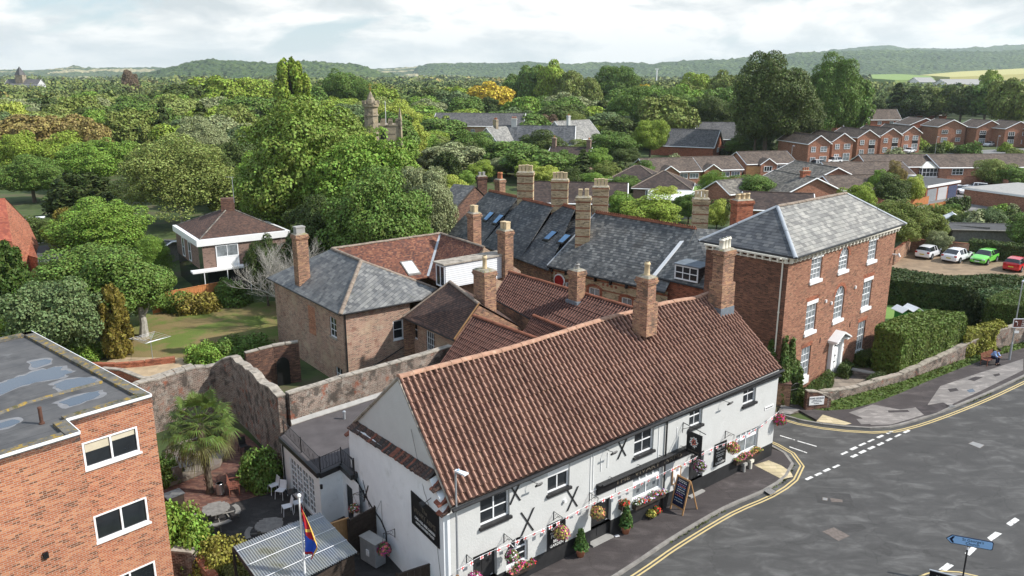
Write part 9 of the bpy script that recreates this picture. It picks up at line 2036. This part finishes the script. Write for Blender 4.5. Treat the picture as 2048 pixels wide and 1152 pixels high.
# ---------------------------------------------------------------- fan palm in the yard
q=P(420,985,0);pm=thing('fan_palm','tall fan palm with a shaggy trunk in the middle of the pub yard','palm tree',q);rng=random.Random(6);mb=MB();cz_=3.85
mb.tube([q+V(0,0,-.1),q+V(.02,0,.3),q+V(-.05,.0,1.8),q+V(-.15,0,cz_)],[.24,.17,.17,.22],10)
for k in range(160):z=rng.uniform(.3,cz_);a=rng.uniform(0,6.28);r=.16+.03*rng.random();p_=q+V(-.15*z/cz_+r*math.cos(a),r*math.sin(a),z);mb.tube([p_,p_+V(.05*math.cos(a),.05*math.sin(a),.12)],.012,3)
mb.build('trunk',M['bark'],pm);cc=q+V(-.15,0,cz_)
fm=[M['leaf_dense']]
for k in range(60):
    el=math.asin(max(-.85,min(.98,1.0-1.85*(k+.5)/60)));a=k*2.39996;d=V(math.cos(a)*math.cos(el),math.sin(a)*math.cos(el),math.sin(el));Ls=rng.uniform(1.1,1.5);tip=cc+d*Ls+V(0,0,-.05-.12*(1-math.sin(el)))
    mb=MB();mb.tube([cc+d*.12,cc+d*Ls*.6,tip],.014,4);side=d.cross(V(0,0,1)).normalized() if abs(d.z)<.97 else V(1,0,0);up=side.cross(d).normalized();nb=22
    for j in range(nb):
        f=-1.75+3.5*j/(nb-1);dr=(d*math.cos(f)+side*math.sin(f)).normalized();Lb=rng.uniform(.66,.84)*(1-.18*abs(f)/1.75);w_=.028;sd=dr.cross(up).normalized();m1_=tip+dr*Lb*.55+up*.03;e_=tip+dr*Lb-V(0,0,.14+.22*rng.random()*(1.2-d.z))
        mb.poly([tip,m1_-sd*w_,e_,m1_+sd*w_])
    o=mb.build('frond',M['leaf_dense'],pm);g_=rng.uniform(.8,1.15);o.color=(.085*g_,.135*g_,.026,1) if el>-.3 else (.13*g_,.125*g_,.04,1)
# grass tufts and weeds along the kerbs and verge
A=[];rg=np.random.RandomState(8)
for pl,n,d_ in ((nk,500,.06),(fk,700,.05)):
    for _ in range(n):i=rg.randint(len(pl)-1);a=pl[i].lerp(pl[i+1],rg.rand());cl=math.sin(i*.9)+math.sin(i*.37+2);
    pts_=[]
    for i in range(len(pl)-1):
        if math.sin(i*.8)+math.sin(i*.33+1)>.5:
            for _ in range(16):a=pl[i].lerp(pl[i+1],rg.rand());t_=(pl[i+1]-pl[i]).normalized();pts_.append(tuple(a+V(t_.y,-t_.x,0)*(d_*rg.rand()*2)+V(0,0,.02)))
    A+=pts_
A=np.array(A);o=quads_mesh('kerb_weeds',A,np.tile([0,0,1.],(len(A),1)),np.full(len(A),.07),[M['leaf_dense']],None,2.0,3,None,tuple(A[0]),jit=1.0);o.color=(.07,.085,.025,1);tag(o,'moss and weeds growing in the gutter along the kerbs','weeds',kind='stuff')
vg=ccw([V(k.x,k.y,0) for k in ver_out[:9]]+[V(k.x,k.y,0) for k in wall_b[:9][::-1]]);xs=20+28*rg.rand(26000);ys=46+18*rg.rand(26000);kk=np.array([inpoly(a,b,vg) for a,b in zip(xs,ys)]);A=np.stack([xs[kk],ys[kk],np.full(kk.sum(),.13)],1)
o=quads_mesh('verge_grass',A,np.tile([0,0,.4],(len(A),1)),np.full(len(A),.11),[M['leaf']],None,2.2,4,None,(30,52,0),jit=1.2);o.color=(.10,.14,.03,1);tag(o,'rough grass of the roadside verge','grass',kind='stuff')
# fallen leaves along the verge wall
# ---------------------------------------------------------------- air: pale haze over the whole place
m=bpy.data.materials.new('haze');m.use_nodes=True;nt=m.node_tree;nt.nodes.clear();o_=nd(nt,'ShaderNodeOutputMaterial')
pvn=nd(nt,'ShaderNodeVolumePrincipled');pvn.inputs['Color'].default_value=(.80,.90,1,1);pvn.inputs['Density'].default_value=.00007;pvn.inputs['Anisotropy'].default_value=0.2;nt.links.new(pvn.outputs[0],o_.inputs['Volume'])
hz_=MB().box((0,3600,130),(13000,7600,270)).build('haze',m,origin=(0,3600,130));tag(hz_,'thin pale haze filling the air over the whole valley','haze',kind='stuff')
